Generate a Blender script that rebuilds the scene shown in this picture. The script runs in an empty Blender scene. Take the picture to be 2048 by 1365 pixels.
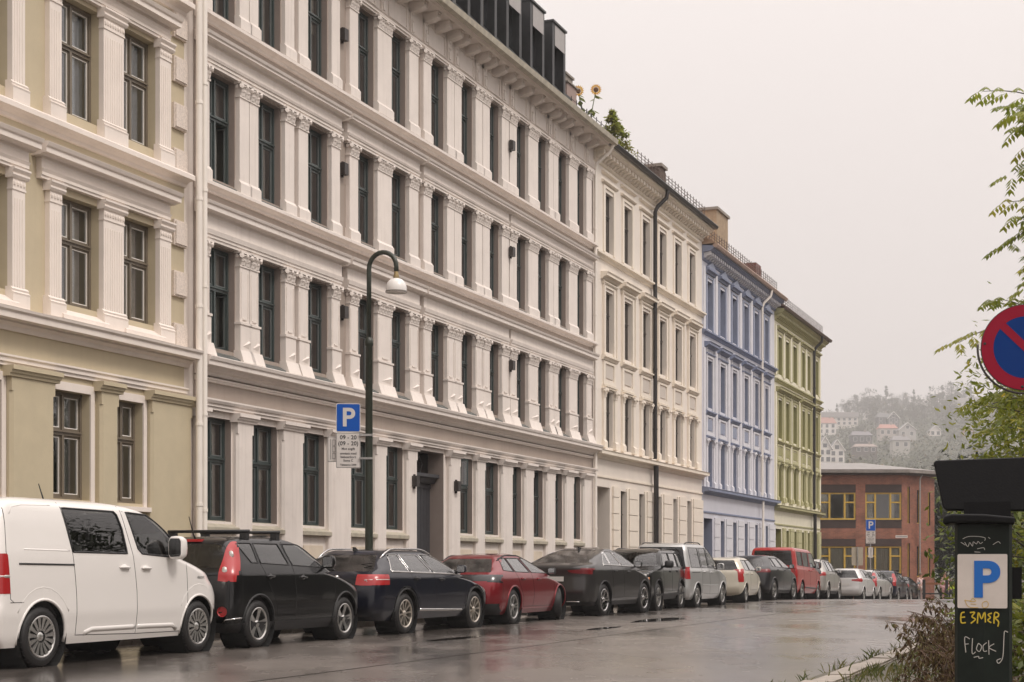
import bpy, bmesh, math, random
from math import sin, cos, pi, radians as R
from mathutils import Vector, Matrix, noise
from mathutils.bvhtree import BVHTree

S = bpy.context.scene
C = S.collection
EYE = 1.13                      # lens height above the near carriageway

# ------------------------------------------------------------ camera
cd = bpy.data.cameras.new('camera'); cam = bpy.data.objects.new('camera', cd); C.objects.link(cam)
cd.sensor_width = 36.0; cd.lens = 54.0
cd.shift_y = (1135 - 682.5) / 2048.0
cd.clip_start = 0.1; cd.clip_end = 4000
cam.location = (0, 0, EYE); cam.rotation_euler = (R(90), 0, 0)
S.camera = cam

# ------------------------------------------------------------ overcast sky, soft sun, exposure
SUN_EL, SUN_AZ = R(50), R(128)   # azimuth measured clockwise from +Y
W = bpy.data.worlds.new('World'); S.world = W; W.use_nodes = True
nt = W.node_tree; nt.nodes.clear()
def wn(t, **k):
    n = nt.nodes.new(t)
    for a, b in k.items(): setattr(n, a, b)
    return n
out = wn('ShaderNodeOutputWorld'); bg = wn('ShaderNodeBackground')
sky = wn('ShaderNodeTexSky', sky_type='NISHITA', sun_disc=False, sun_elevation=SUN_EL, sun_rotation=SUN_AZ)
sky.dust_density = 6.0; sky.air_density = 1.0
skb = wn('ShaderNodeMix', data_type='RGBA', blend_type='MULTIPLY'); skb.inputs[0].default_value = 1
skb.inputs[7].default_value = (.07, .065, .06, 1)
tc = wn('ShaderNodeTexCoord'); sep = wn('ShaderNodeSeparateXYZ')
# CIE overcast sky: the zenith about three times as bright as the horizon
ramp = wn('ShaderNodeMapRange'); ramp.inputs[1].default_value = 0; ramp.inputs[2].default_value = 1
ramp.inputs[3].default_value = 0.89; ramp.inputs[4].default_value = 2.9
nz = wn('ShaderNodeTexNoise'); nz.inputs['Scale'].default_value = 2.2; nz.inputs['Detail'].default_value = 5
nzr = wn('ShaderNodeMapRange'); nzr.inputs[3].default_value = .97; nzr.inputs[4].default_value = 1.03
mul = wn('ShaderNodeMath', operation='MULTIPLY')
tint = wn('ShaderNodeMix', data_type='RGBA', blend_type='MULTIPLY'); tint.inputs[0].default_value = 1
tint.inputs[7].default_value = (1.0, .918, .885, 1)
mx = wn('ShaderNodeMix', data_type='RGBA', blend_type='MIX'); mx.inputs[0].default_value = .93
L = nt.links.new
L(tc.outputs['Generated'], sep.inputs[0]); pw = wn('ShaderNodeMath', operation='POWER', use_clamp=True); pw.inputs[1].default_value = 2.4; mxz = wn('ShaderNodeMath', operation='MAXIMUM'); mxz.inputs[1].default_value = 0; L(sep.outputs[2], mxz.inputs[0]); L(mxz.outputs[0], pw.inputs[0]); L(pw.outputs[0], ramp.inputs[0])
L(tc.outputs['Generated'], nz.inputs[0]); L(nz.outputs[0], nzr.inputs[0])
L(ramp.outputs[0], mul.inputs[0]); L(nzr.outputs[0], mul.inputs[1])
L(mul.outputs[0], tint.inputs[6]); L(sky.outputs[0], skb.inputs[6])
L(skb.outputs[2], mx.inputs[6]); L(tint.outputs[2], mx.inputs[7])
L(mx.outputs[2], bg.inputs[0]); bg.inputs[1].default_value = 1.0; L(bg.outputs[0], out.inputs[0])

sl = bpy.data.lights.new('sun', 'SUN'); sl.energy = 1.5; sl.angle = R(14); sl.color = (1, .94, .87)
sun = bpy.data.objects.new('sun', sl); C.objects.link(sun)
sd = Vector((sin(SUN_AZ) * cos(SUN_EL), cos(SUN_AZ) * cos(SUN_EL), sin(SUN_EL)))
sun.rotation_euler = sd.to_track_quat('Z', 'Y').to_euler(); sun.location = sd * 60
S.view_settings.view_transform = 'Standard'; S.view_settings.look = 'None'
S.view_settings.exposure = 0.04; S.view_settings.gamma = 1.0
S.render.engine = 'CYCLES'
cy = S.cycles
cy.use_denoising = True; cy.max_bounces = 8; cy.diffuse_bounces = 3; cy.glossy_bounces = 4
cy.transparent_max_bounces = 16; cy.transmission_bounces = 4; cy.volume_bounces = 0
cy.caustics_reflective = False; cy.caustics_refractive = False; cy.sample_clamp_indirect = 6.0

# ------------------------------------------------------------ materials
MATS = {}
def nodes_of(name):
    m = bpy.data.materials.new(name); m.use_nodes = True
    n = m.node_tree; b = n.nodes['Principled BSDF']
    return m, n, b
def mat(name, col, rough=.6, metal=0, spec=.5, var=.0, vscale=3.0, bump=0, bscale=40, coat=0, emit=None, dirt=0, streak=0, objvar=0, wet=0, chips=0, cr=.04):
    """procedural paint / plaster / metal: base colour with broad tone variation, fine relief, streaks of grime"""
    if name in MATS: return MATS[name]
    m, n, b = nodes_of(name)
    N = n.nodes.new; LK = n.links.new
    b.inputs['Base Color'].default_value = (*col, 1); b.inputs['Roughness'].default_value = rough
    b.inputs['Metallic'].default_value = metal; b.inputs['Specular IOR Level'].default_value = spec
    if coat: b.inputs['Coat Weight'].default_value = coat; b.inputs['Coat Roughness'].default_value = cr
    if emit: b.inputs['Emission Color'].default_value = (*emit[0], 1); b.inputs['Emission Strength'].default_value = emit[1]
    t = None
    if var or bump or dirt or streak or wet or objvar or chips:
        t = N('ShaderNodeNewGeometry')
    cur = None
    if var or objvar:
        z = N('ShaderNodeTexNoise'); z.inputs['Scale'].default_value = vscale; z.inputs['Detail'].default_value = 6; z.inputs['Roughness'].default_value = .6
        LK(t.outputs['Position'], z.inputs['Vector'])
        r = N('ShaderNodeMapRange'); r.inputs[1].default_value = .3; r.inputs[2].default_value = .7
        r.inputs[3].default_value = 1 - var; r.inputs[4].default_value = 1 + var
        LK(z.outputs[0], r.inputs[0]); v = r.outputs[0]
        if objvar:
            oi = N('ShaderNodeObjectInfo'); rr = N('ShaderNodeMapRange'); rr.inputs[3].default_value = 1 - objvar; rr.inputs[4].default_value = 1 + objvar
            LK(oi.outputs['Random'], rr.inputs[0]); q = N('ShaderNodeMath'); q.operation = 'MULTIPLY'; LK(v, q.inputs[0]); LK(rr.outputs[0], q.inputs[1]); v = q.outputs[0]
        mm = N('ShaderNodeMix'); mm.data_type = 'RGBA'; mm.blend_type = 'MULTIPLY'; mm.inputs[0].default_value = 1
        mm.inputs[6].default_value = (*col, 1); LK(v, mm.inputs[7]); cur = mm.outputs[2]
    def over(cur, fac, c2):
        mm = N('ShaderNodeMix'); mm.data_type = 'RGBA'
        if cur: LK(cur, mm.inputs[6])
        else: mm.inputs[6].default_value = (*col, 1)
        LK(fac, mm.inputs[0]); mm.inputs[7].default_value = (*c2, 1); return mm.outputs[2]
    if dirt:      # blotches of grime with a shape of their own
        z = N('ShaderNodeTexNoise'); z.inputs['Scale'].default_value = 1.7; z.inputs['Detail'].default_value = 9; z.inputs['Roughness'].default_value = .72
        LK(t.outputs['Position'], z.inputs['Vector']); r = N('ShaderNodeMapRange'); r.inputs[1].default_value = .56; r.inputs[2].default_value = .8; r.inputs[4].default_value = dirt
        LK(z.outputs[0], r.inputs[0]); cur = over(cur, r.outputs[0], (col[0] * .42, col[1] * .38, col[2] * .34))
    if streak:    # rain streaks: noise stretched along z
        mp = N('ShaderNodeMapping'); mp.inputs['Scale'].default_value = (7, 7, .35); LK(t.outputs['Position'], mp.inputs['Vector'])
        z = N('ShaderNodeTexNoise'); z.inputs['Scale'].default_value = 1.3; z.inputs['Detail'].default_value = 7; z.inputs['Roughness'].default_value = .65
        LK(mp.outputs[0], z.inputs['Vector']); r = N('ShaderNodeMapRange'); r.inputs[1].default_value = .52; r.inputs[2].default_value = .82; r.inputs[4].default_value = streak
        LK(z.outputs[0], r.inputs[0]); cur = over(cur, r.outputs[0], (col[0] * .5, col[1] * .46, col[2] * .42))
    if chips:     # flaked paint and soot spots
        z = N('ShaderNodeTexNoise'); z.inputs['Scale'].default_value = 9; z.inputs['Detail'].default_value = 8; z.inputs['Roughness'].default_value = .78
        LK(t.outputs['Position'], z.inputs['Vector']); r = N('ShaderNodeMapRange'); r.inputs[1].default_value = .66; r.inputs[2].default_value = .72; r.inputs[4].default_value = chips
        LK(z.outputs[0], r.inputs[0]); cur = over(cur, r.outputs[0], (col[0] * .45, col[1] * .42, col[2] * .40))
    if cur: LK(cur, b.inputs['Base Color'])
    if wet:       # rain drops standing on the surface
        vo = N('ShaderNodeTexVoronoi'); vo.inputs['Scale'].default_value = 75; LK(t.outputs['Position'], vo.inputs['Vector'])
        r = N('ShaderNodeMapRange'); r.inputs[1].default_value = .12; r.inputs[2].default_value = .32; r.inputs[3].default_value = 1; r.inputs[4].default_value = 0; LK(vo.outputs['Distance'], r.inputs[0])
        bp = N('ShaderNodeBump'); bp.inputs['Strength'].default_value = wet; bp.inputs['Distance'].default_value = .004; LK(r.outputs[0], bp.inputs['Height'])
        LK(bp.outputs[0], b.inputs['Coat Normal' if coat else 'Normal'])
    if bump:
        z = N('ShaderNodeTexNoise'); z.inputs['Scale'].default_value = bscale; z.inputs['Detail'].default_value = 5
        LK(t.outputs['Position'], z.inputs['Vector']); bp = N('ShaderNodeBump'); bp.inputs['Strength'].default_value = bump; bp.inputs['Distance'].default_value = .01
        LK(z.outputs[0], bp.inputs['Height']); LK(bp.outputs[0], b.inputs['Normal'])
    MATS[name] = m; return m

def glass(name, tint=(.9, .93, .92), refl=1.6, rough=.0, wavy=.0, drops=0):
    if name in MATS: return MATS[name]
    m = bpy.data.materials.new(name); m.use_nodes = True; n = m.node_tree; n.nodes.clear(); N = n.nodes.new; LK = n.links.new
    o = N('ShaderNodeOutputMaterial'); mx = N('ShaderNodeMixShader'); tr = N('ShaderNodeBsdfTransparent'); gl = N('ShaderNodeBsdfGlossy')
    tr.inputs[0].default_value = (*tint, 1); gl.inputs['Roughness'].default_value = rough
    lw = N('ShaderNodeFresnel'); lw.inputs[0].default_value = 1.5; q = N('ShaderNodeMath'); q.operation = 'MULTIPLY'; q.use_clamp = True
    q.inputs[1].default_value = refl; LK(lw.outputs[0], q.inputs[0]); LK(q.outputs[0], mx.inputs[0]); LK(tr.outputs[0], mx.inputs[1]); LK(gl.outputs[0], mx.inputs[2])
    if wavy or drops:
        g = N('ShaderNodeNewGeometry'); z = N('ShaderNodeTexNoise'); z.inputs['Scale'].default_value = 2.6 if wavy else 90; z.inputs['Detail'].default_value = 2
        LK(g.outputs['Position'], z.inputs['Vector']); bp = N('ShaderNodeBump'); bp.inputs['Strength'].default_value = wavy or drops; bp.inputs['Distance'].default_value = .02 if wavy else .004
        LK(z.outputs[0], bp.inputs['Height']); LK(bp.outputs[0], gl.inputs['Normal'])
    LK(mx.outputs[0], o.inputs[0]); MATS[name] = m; return m

def leaf(name, cols, rough=.45, trans=.35):
    """leaf colour picked per leaf from a small palette through a random per-face attribute"""
    if name in MATS: return MATS[name]
    m, n, b = nodes_of(name); N = n.nodes.new; LK = n.links.new
    a = N('ShaderNodeAttribute'); a.attribute_name = 'tone'; cr = N('ShaderNodeValToRGB')
    el = cr.color_ramp.elements
    while len(el) < len(cols): el.new(.5)
    for i, c in enumerate(cols): el[i].position = i / max(1, len(cols) - 1); el[i].color = (*c, 1)
    LK(a.outputs['Fac'], cr.inputs[0]); LK(cr.outputs[0], b.inputs['Base Color']); b.inputs['Roughness'].default_value = rough
    tl = N('ShaderNodeBsdfTranslucent'); LK(cr.outputs[0], tl.inputs[0]); mx = N('ShaderNodeMixShader'); mx.inputs[0].default_value = trans
    o = n.nodes['Material Output']; LK(b.outputs[0], mx.inputs[1]); LK(tl.outputs[0], mx.inputs[2]); LK(mx.outputs[0], o.inputs[0])
    MATS[name] = m; return m

# ------------------------------------------------------------ mesh builder
class MB:
    def __init__(s): s.v = []; s.f = []; s.m = []; s.tone = []
    def add(s, vs, fs, mi=0, M=None, tone=None):
        o = len(s.v)
        s.v += [tuple(M @ Vector(p)) for p in vs] if M is not None else [tuple(p) for p in vs]
        s.f += [tuple(i + o for i in f) for f in fs]; s.m += [mi] * len(fs); s.tone += [tone if tone is not None else .5] * len(fs)
        return s
    def box(s, x0, x1, y0, y1, z0, z1, mi=0, M=None):
        if x0 > x1: x0, x1 = x1, x0
        if y0 > y1: y0, y1 = y1, y0
        if z0 > z1: z0, z1 = z1, z0
        v = [(x0, y0, z0), (x1, y0, z0), (x1, y1, z0), (x0, y1, z0), (x0, y0, z1), (x1, y0, z1), (x1, y1, z1), (x0, y1, z1)]
        return s.add(v, [(3, 2, 1, 0), (4, 5, 6, 7), (0, 1, 5, 4), (1, 2, 6, 5), (2, 3, 7, 6), (3, 0, 4, 7)], mi, M)
    def prof(s, x0, x1, pts, mi=0, M=None, x0b=None):
        """closed outline pts [(p,z)] (p = outward) run along x from x0 to x1"""
        n = len(pts); v = [(x0, -p, z) for p, z in pts] + [(x1, -p, z) for p, z in pts]
        f = [(i, i + n, (i + 1) % n + n, (i + 1) % n) for i in range(n)] + [tuple(range(n)), tuple(range(2 * n - 1, n - 1, -1))]
        return s.add(v, f, mi, M)
    def prism(s, poly, y0, y1, mi=0, M=None):
        """outline poly [(x,z)] extruded from y0 to y1"""
        n = len(poly); v = [(x, y0, z) for x, z in poly] + [(x, y1, z) for x, z in poly]
        return s.add(v, [(i, (i + 1) % n, (i + 1) % n + n, i + n) for i in range(n)] + [tuple(range(n - 1, -1, -1)), tuple(range(n, 2 * n))], mi, M)
    def slab(s, poly, z0, z1, mi=0, M=None):
        n = len(poly); v = [(x, y, z0) for x, y in poly] + [(x, y, z1) for x, y in poly]
        return s.add(v, [(i, (i + 1) % n, (i + 1) % n + n, i + n) for i in range(n)] + [tuple(range(n - 1, -1, -1)), tuple(range(n, 2 * n))], mi, M)
    def lathe(s, prof, n=16, mi=0, M=None, axis='z', arc=1.0):
        v = []; f = []; k = n if arc == 1 else n + 1
        for r, h in prof:
            for j in range(k):
                a = 2 * pi * arc * j / n
                c = (r * cos(a), r * sin(a), h)
                v.append(c if axis == 'z' else ((c[0], h, c[1]) if axis == 'y' else (h, c[0], c[1])))
        for i in range(len(prof) - 1):
            for j in range(n):
                a, b = i * k + j, i * k + (j + 1) % k
                f.append((a, b, b + k, a + k))
        return s.add(v, f, mi, M)
    def tube(s, pts, r, n=8, mi=0, M=None, caps=True, tone=None):
        pts = [Vector(p) for p in pts]; rr = r if isinstance(r, (list, tuple)) else [r] * len(pts)
        v = []; f = []; up = None
        for i, p in enumerate(pts):
            d = (pts[min(i + 1, len(pts) - 1)] - pts[max(i - 1, 0)])
            d = d.normalized() if d.length > 1e-9 else Vector((0, 0, 1))
            if up is None: up = Vector((0, 0, 1)) if abs(d.z) < .9 else Vector((1, 0, 0))
            a = d.cross(up)
            if a.length < 1e-4: a = d.cross(Vector((0, 1, .3)))
            a.normalize(); b = a.cross(d); up = b
            for j in range(n):
                t = 2 * pi * j / n; v.append(tuple(p + (a * cos(t) + b * sin(t)) * rr[i]))
        for i in range(len(pts) - 1):
            for j in range(n):
                x, y = i * n + j, i * n + (j + 1) % n; f.append((x, y, y + n, x + n))
        if caps: f += [tuple(range(n - 1, -1, -1)), tuple(range((len(pts) - 1) * n, len(pts) * n))]
        return s.add(v, f, mi, M, tone)
    def quad(s, a, b, c, d, mi=0, tone=None): return s.add([a, b, c, d], [(0, 1, 2, 3)], mi, None, tone)
    def mesh(s, name, smooth=False):
        me = bpy.data.meshes.new(name); me.from_pydata(s.v, [], s.f); me.polygons.foreach_set('material_index', s.m)
        if smooth: me.polygons.foreach_set('use_smooth', [True] * len(s.f))
        if any(t != .5 for t in s.tone):
            at = me.attributes.new('tone', 'FLOAT', 'FACE'); at.data.foreach_set('value', s.tone)
        me.update(); return me
    def build(s, name, mats, parent=None, smooth=False, fix=True, **k):
        me = s.mesh(name, smooth)
        if fix:
            b = bmesh.new(); b.from_mesh(me); bmesh.ops.recalc_face_normals(b, faces=b.faces); b.to_mesh(me); b.free()
        return put(name, me, mats, parent, **k)
def put(name, me, mats=None, parent=None, loc=None, rot=None, scale=None):
    if mats is not None and not len(me.materials):
        for m in (mats if isinstance(mats, (list, tuple)) else [mats]): me.materials.append(m)
    o = bpy.data.objects.new(name, me); C.objects.link(o)
    if parent: o.parent = parent
    if loc: o.location = loc
    if rot: o.rotation_euler = rot
    if scale: o.scale = scale
    return o
def empty(name, loc=(0, 0, 0), rz=0, parent=None):
    o = bpy.data.objects.new(name, None); C.objects.link(o); o.location = loc; o.rotation_euler = (0, 0, rz); o.empty_display_size = .2
    if parent: o.parent = parent
    return o
def tag(o, label, cat, group=None):
    o['label'] = label; o['category'] = cat
    if group: o['group'] = group
    return o
def struct(o, kind='structure'): o['kind'] = kind; return o
def smooth_by_angle(o, deg=35):
    me = o.data; me.polygons.foreach_set('use_smooth', [True] * len(me.polygons))
    b = bmesh.new(); b.from_mesh(me)
    for e in b.edges:
        if len(e.link_faces) == 2 and e.calc_face_angle(0) > R(deg): e.smooth = False
    b.to_mesh(me); b.free(); return o
FONT_CACHE = {}
def text_mesh(body, size, mat_, parent, M, name='lettering', align='CENTER', bold=0.0, depth=.002, sx=1.0):
    cu = bpy.data.curves.new('t', 'FONT'); cu.body = body; cu.size = size; cu.align_x = align; cu.align_y = 'CENTER'; cu.extrude = depth; cu.offset = bold; cu.space_character = 1.03
    o = bpy.data.objects.new('t', cu); C.objects.link(o)
    dg = bpy.context.evaluated_depsgraph_get(); me = bpy.data.meshes.new_from_object(o.evaluated_get(dg))
    bpy.data.objects.remove(o); bpy.data.curves.remove(cu)
    me.transform(Matrix.Diagonal((sx, 1, 1, 1))); me.transform(M); me.name = name
    if len(me.materials): me.materials.clear()
    return put(name, me, mat_, parent)

# ------------------------------------------------------------ the street's own axes
TH = math.atan(1241 / 3072.)           # the street runs off 22 degrees to the right of the lens axis
DIR = Vector((sin(TH), cos(TH), 0)); NRM = Vector((cos(TH), -sin(TH), 0))   # along the street, and out of the facades
ORG = Vector((-5.862, 29.330, 0))      # a point on the facade line
RZ = pi / 2 - TH
def ground_z(y):
    """carriageway: level at first, over a low brow 52 m ahead, then falling away"""
    if y < 51: return 0.0
    if y < 59: return -(y - 51) ** 2 * .0016
    return -.1024 - (y - 59) * .0256
def st(t, p, z=0.0):
    """street coordinates (t metres along the facade line, p metres out from it) to world"""
    q = ORG + DIR * t + NRM * p
    return Vector((q.x, q.y, z))

# ============================================================ SETTING: road, pavement, kerbs
def road_material():
    m, n, b = nodes_of('wet asphalt'); N = n.nodes.new; LK = n.links.new
    g = N('ShaderNodeNewGeometry')
    def noise_(sc, det, rough=.6, scale=None):
        z = N('ShaderNodeTexNoise'); z.inputs['Scale'].default_value = sc; z.inputs['Detail'].default_value = det; z.inputs['Roughness'].default_value = rough
        if scale:
            mp = N('ShaderNodeMapping'); mp.inputs['Rotation'].default_value = (0, 0, TH); mp.inputs['Scale'].default_value = scale
            LK(g.outputs['Position'], mp.inputs[0]); LK(mp.outputs[0], z.inputs['Vector'])
        else: LK(g.outputs['Position'], z.inputs['Vector'])
        return z.outputs[0]
    def mr(i, a, b_, c, d):
        r = N('ShaderNodeMapRange'); r.inputs[1].default_value = a; r.inputs[2].default_value = b_; r.inputs[3].default_value = c; r.inputs[4].default_value = d
        LK(i, r.inputs[0]); return r.outputs[0]
    col = N('ShaderNodeValToRGB'); e = col.color_ramp.elements
    e[0].position = .3; e[0].color = (.082, .070, .062, 1); e[1].position = .72; e[1].color = (.175, .152, .135, 1)
    big = noise_(.55, 8, .68); LK(big, col.inputs[0]); LK(col.outputs[0], b.inputs['Base Color'])
    film = noise_(.33, 7, .62, (1.0, .45, 1))               # standing water film, drawn out along the wheel tracks
    LK(mr(film, .40, .60, .42, .18), b.inputs['Roughness'])
    b.inputs['Specular IOR Level'].default_value = .5; b.inputs['IOR'].default_value = 1.36
    LK(mr(film, .36, .60, .45, 1.0), b.inputs['Coat Weight']); b.inputs['Coat IOR'].default_value = 1.36; LK(mr(film, .40, .62, .30, .13), b.inputs['Coat Roughness'])
    grit = noise_(160, 3, .7); rip = noise_(2.3, 5, .6)
    h = N('ShaderNodeMath'); h.operation = 'MULTIPLY'; LK(grit, h.inputs[0]); LK(mr(film, .42, .60, 1.0, .08), h.inputs[1])
    b1 = N('ShaderNodeBump'); b1.inputs['Strength'].default_value = .40; b1.inputs['Distance'].default_value = .006; LK(h.outputs[0], b1.inputs['Height'])
    b2 = N('ShaderNodeBump'); b2.inputs['Strength'].default_value = .10; b2.inputs['Distance'].default_value = .012; LK(rip, b2.inputs['Height']); LK(b1.outputs[0], b2.inputs['Normal'])
    LK(b2.outputs[0], b.inputs['Normal'])
    b3 = N('ShaderNodeBump'); b3.inputs['Strength'].default_value = .12; b3.inputs['Distance'].default_value = .006; LK(h.outputs[0], b3.inputs['Height']); b4 = N('ShaderNodeBump'); b4.inputs['Strength'].default_value = .08; b4.inputs['Distance'].default_value = .012; LK(rip, b4.inputs['Height']); LK(b3.outputs[0], b4.inputs['Normal']); LK(b4.outputs[0], b.inputs['Coat Normal'])
    return m
ASPHALT = road_material()
def sheet(name, p0, p1, t0, t1, z, m, dt=2.0, np_=2):
    """strip between two offsets from the facade line, following the fall of the street"""
    mb = MB(); ts = []; t = t0
    while t < t1: ts.append(t); t += dt
    ts.append(t1); ps = [p0 + (p1 - p0) * i / np_ for i in range(np_ + 1)]
    for t in ts:
        for p in ps:
            q = st(t, p); mb.v.append((q.x, q.y, ground_z(q.y) + z))
    k = len(ps)
    for i in range(len(ts) - 1):
        for j in range(np_): mb.f.append((i * k + j, i * k + j + 1, (i + 1) * k + j + 1, (i + 1) * k + j))
    mb.m = [0] * len(mb.f); mb.tone = [.5] * len(mb.f)
    return struct(mb.build(name, m, smooth=True))
EARTH = mat('wet earth', (.055, .045, .032), .7, var=.35, vscale=.8, bump=.4, bscale=9)
gmb = MB()
ys = [-60, 0, 30, 51, 53, 55, 57, 59, 75, 95, 130, 200, 330, 1900]; xs = [-900, -60, 0, 60, 900]
for y in ys:
    for x in xs: gmb.v.append((x, y, (ground_z(y) if y < 110 else ground_z(110)) - .06))
for i in range(len(ys) - 1):
    for j in range(len(xs) - 1): gmb.f.append((i * 5 + j, i * 5 + j + 1, (i + 1) * 5 + j + 1, (i + 1) * 5 + j))
gmb.m = [0] * len(gmb.f); gmb.tone = [.5] * len(gmb.f)
struct(gmb.build('ground', EARTH, smooth=True))
sheet('road', 2.95, 13.55, -60, 90, 0.0, ASPHALT, np_=4)
WATER = mat('standing rain water', (.030, .026, .023), .02, spec=.6)
rp = random.Random(31)
for cx, cy, a, w in ((3.15, 32.9, 1.5, .36), (1.7, 28.4, .8, .16), (-.9, 24.3, .9, .14)):
    pts = []
    for i in range(28):
        q = 2 * pi * i / 28; k = 1 + .35 * noise.noise(Vector((cos(q) * 1.4 + cx, sin(q) * 1.4, cy))) + rp.uniform(-.05, .05); v = DIR * (a * k * cos(q)) + NRM * (w * k * sin(q)); pts.append((cx + v.x, cy + v.y, .004))
    struct(MB().add(pts, [tuple(range(28))]).build('puddle', WATER, fix=False))
sm = MB(); P_ = [st(-14 + i * 1.5, 8.4 + .10 * noise.noise(Vector((i * .4, 0, 7)))) for i in range(34)]
for i, q in enumerate(P_): sm.v += [(q.x - NRM.x * .02, q.y - NRM.y * .02, .003), (q.x + NRM.x * .02, q.y + NRM.y * .02, .003)]
sm.f = [(2 * i, 2 * i + 1, 2 * i + 3, 2 * i + 2) for i in range(33)]; sm.m = [0] * 33; sm.tone = [.5] * 33
struct(sm.build('road_seam', mat('tar seam', (.018, .016, .015), .25)))
PAVE = mat('wet pavement', (.10, .088, .078), .35, var=.25, vscale=1.2, bump=.3, bscale=30)
pav = sheet('pavement', -.3, 2.75, -30, 90, .115, PAVE)
GRANITE = mat('granite kerb', (.25, .215, .18), .5, var=.25, vscale=6, bump=.5, bscale=25, dirt=.6, objvar=.15)
kb = MB(); kb.slab([(0, 0), (1.13, 0), (1.13, .2), (0, .2)], -.25, 0)
kme = kb.mesh('kerb_stone'); kme.materials.append(GRANITE)
bb = bmesh.new(); bb.from_mesh(kme); bmesh.ops.recalc_face_normals(bb, faces=bb.faces); bmesh.ops.bevel(bb, geom=bb.edges[:], offset=.018, segments=2, affect='EDGES'); bb.to_mesh(kme); bb.free()
random.seed(3)
for i in range(80):
    t = -19 + i * 1.15; q = st(t, 2.75)
    put('kerb_stone', kme, None, pav, (q.x, q.y, ground_z(q.y) + .12 + random.uniform(-.006, .006)), (0, 0, RZ + random.uniform(-.006, .006) ), (1, -1, 1))
# moss and weeds in the gutter of the parked side
random.seed(11)
mg = MB()
for i in range(2600):
    t = random.uniform(-14, 30); 
    if noise.noise(Vector((t * .55, 3.1, 0))) < .02: continue
    p = 2.72 + random.gauss(0.0, .10); q = st(t, p); z = ground_z(q.y) + .10; h = random.uniform(.03, .11); a = random.uniform(0, pi); w = .012
    dx, dy = cos(a) * w, sin(a) * w; lx, ly = random.gauss(0, .03), random.gauss(0, .03)
    mg.add([(q.x - dx, q.y - dy, z), (q.x + dx, q.y + dy, z), (q.x + lx, q.y + ly, z + h)], [(0, 1, 2)], tone=random.random())
GRASS = leaf('grass blades', [(.05, .07, .015), (.12, .14, .03), (.20, .17, .06)])
struct(mg.build('gutter_weeds', GRASS, fix=False), 'stuff')

# ============================================================ FACADES
TRIM_G = mat('off-white stucco', (.77, .70, .645), .62, var=.05, vscale=1.5, bump=.12, bscale=60, streak=.32, dirt=.24, chips=.45)
TAUPE = mat('taupe stucco', (.36, .298, .255), .7, var=.07, vscale=1.2, bump=.2, bscale=70, streak=.25, dirt=.22, chips=.4)
JAMB = mat('taupe jamb paint', (.30, .245, .215), .6, var=.06, bump=.1)
TEAL = mat('dark teal window paint', (.046, .062, .060), .28, var=.12, vscale=9)
WHITE_IN = mat('white inner sash paint', (.78, .74, .66), .45)
FLASH = mat('weathered sill sheet metal', (.13, .145, .14), .38, metal=.35, var=.25, vscale=5)
ROOM = mat('room plaster', (.44, .39, .32), .9)
CURT = mat('pale curtain', (.72, .67, .58), .9, var=.12, vscale=14)
SHEER = mat('sheer curtain with painted sky blue', (.60, .66, .74), .8, var=.08, vscale=10)  # white sheers; the sky's pale blue reflection is put into their colour
CURT2 = mat('grey curtain', (.52, .50, .46), .9, var=.12, vscale=14)
CURT3 = mat('ochre curtain', (.45, .33, .15), .9, var=.12, vscale=14)
PANE = glass('old window glass', (.88, .90, .88), 3.6, 0, wavy=.10)
ZINC = mat('dark zinc sheet', (.030, .031, .033), .42, metal=.3, var=.3, vscale=2.5, streak=.5)
GUTTER_G = mat('weathered pale gutter', (.42, .38, .30), .55, var=.2, vscale=5, dirt=.6)
TILE = mat('old roof tiles', (.16, .10, .075), .55, var=.3, vscale=4, bump=.5, bscale=12)
PIPE_W = mat('white downpipe', (.84, .78, .71), .5, var=.04)
PIPE_B = mat('black downpipe', (.018, .015, .014), .4)
LAMPBOX = mat('dark wall lamp metal', (.035, .028, .026), .45)

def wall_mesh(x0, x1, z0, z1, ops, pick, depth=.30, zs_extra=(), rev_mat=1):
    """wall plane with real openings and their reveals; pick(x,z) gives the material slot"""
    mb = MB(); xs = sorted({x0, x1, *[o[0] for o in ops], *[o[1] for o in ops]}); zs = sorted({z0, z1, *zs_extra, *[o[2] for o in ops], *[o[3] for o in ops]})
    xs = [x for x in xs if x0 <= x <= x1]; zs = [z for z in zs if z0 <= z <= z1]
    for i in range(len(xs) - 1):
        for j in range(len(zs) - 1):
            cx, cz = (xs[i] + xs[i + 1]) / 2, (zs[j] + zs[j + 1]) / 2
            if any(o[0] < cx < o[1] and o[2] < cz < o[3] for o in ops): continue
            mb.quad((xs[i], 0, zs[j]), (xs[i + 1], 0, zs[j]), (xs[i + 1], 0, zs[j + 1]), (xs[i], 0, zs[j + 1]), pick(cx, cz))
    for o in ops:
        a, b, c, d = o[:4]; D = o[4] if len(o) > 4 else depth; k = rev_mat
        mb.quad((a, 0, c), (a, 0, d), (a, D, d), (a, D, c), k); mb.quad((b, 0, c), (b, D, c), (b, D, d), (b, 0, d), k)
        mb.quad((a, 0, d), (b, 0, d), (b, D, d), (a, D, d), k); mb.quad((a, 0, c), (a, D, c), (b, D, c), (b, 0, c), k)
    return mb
def shell(mb, x0, x1, z0, z1, depth=9.0, mi=0):
    """gables, back wall and floors behind a facade"""
    mb.quad((x0, 0, z0), (x0, 0, z1), (x0, depth, z1), (x0, depth, z0), mi); mb.quad((x1, 0, z0), (x1, depth, z0), (x1, depth, z1), (x1, 0, z1), mi)
    mb.quad((x0, depth, z0), (x0, depth, z1), (x1, depth, z1), (x1, depth, z0), mi); mb.quad((x0, 0, z1), (x1, 0, z1), (x1, depth, z1), (x0, depth, z1), mi)

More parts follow.
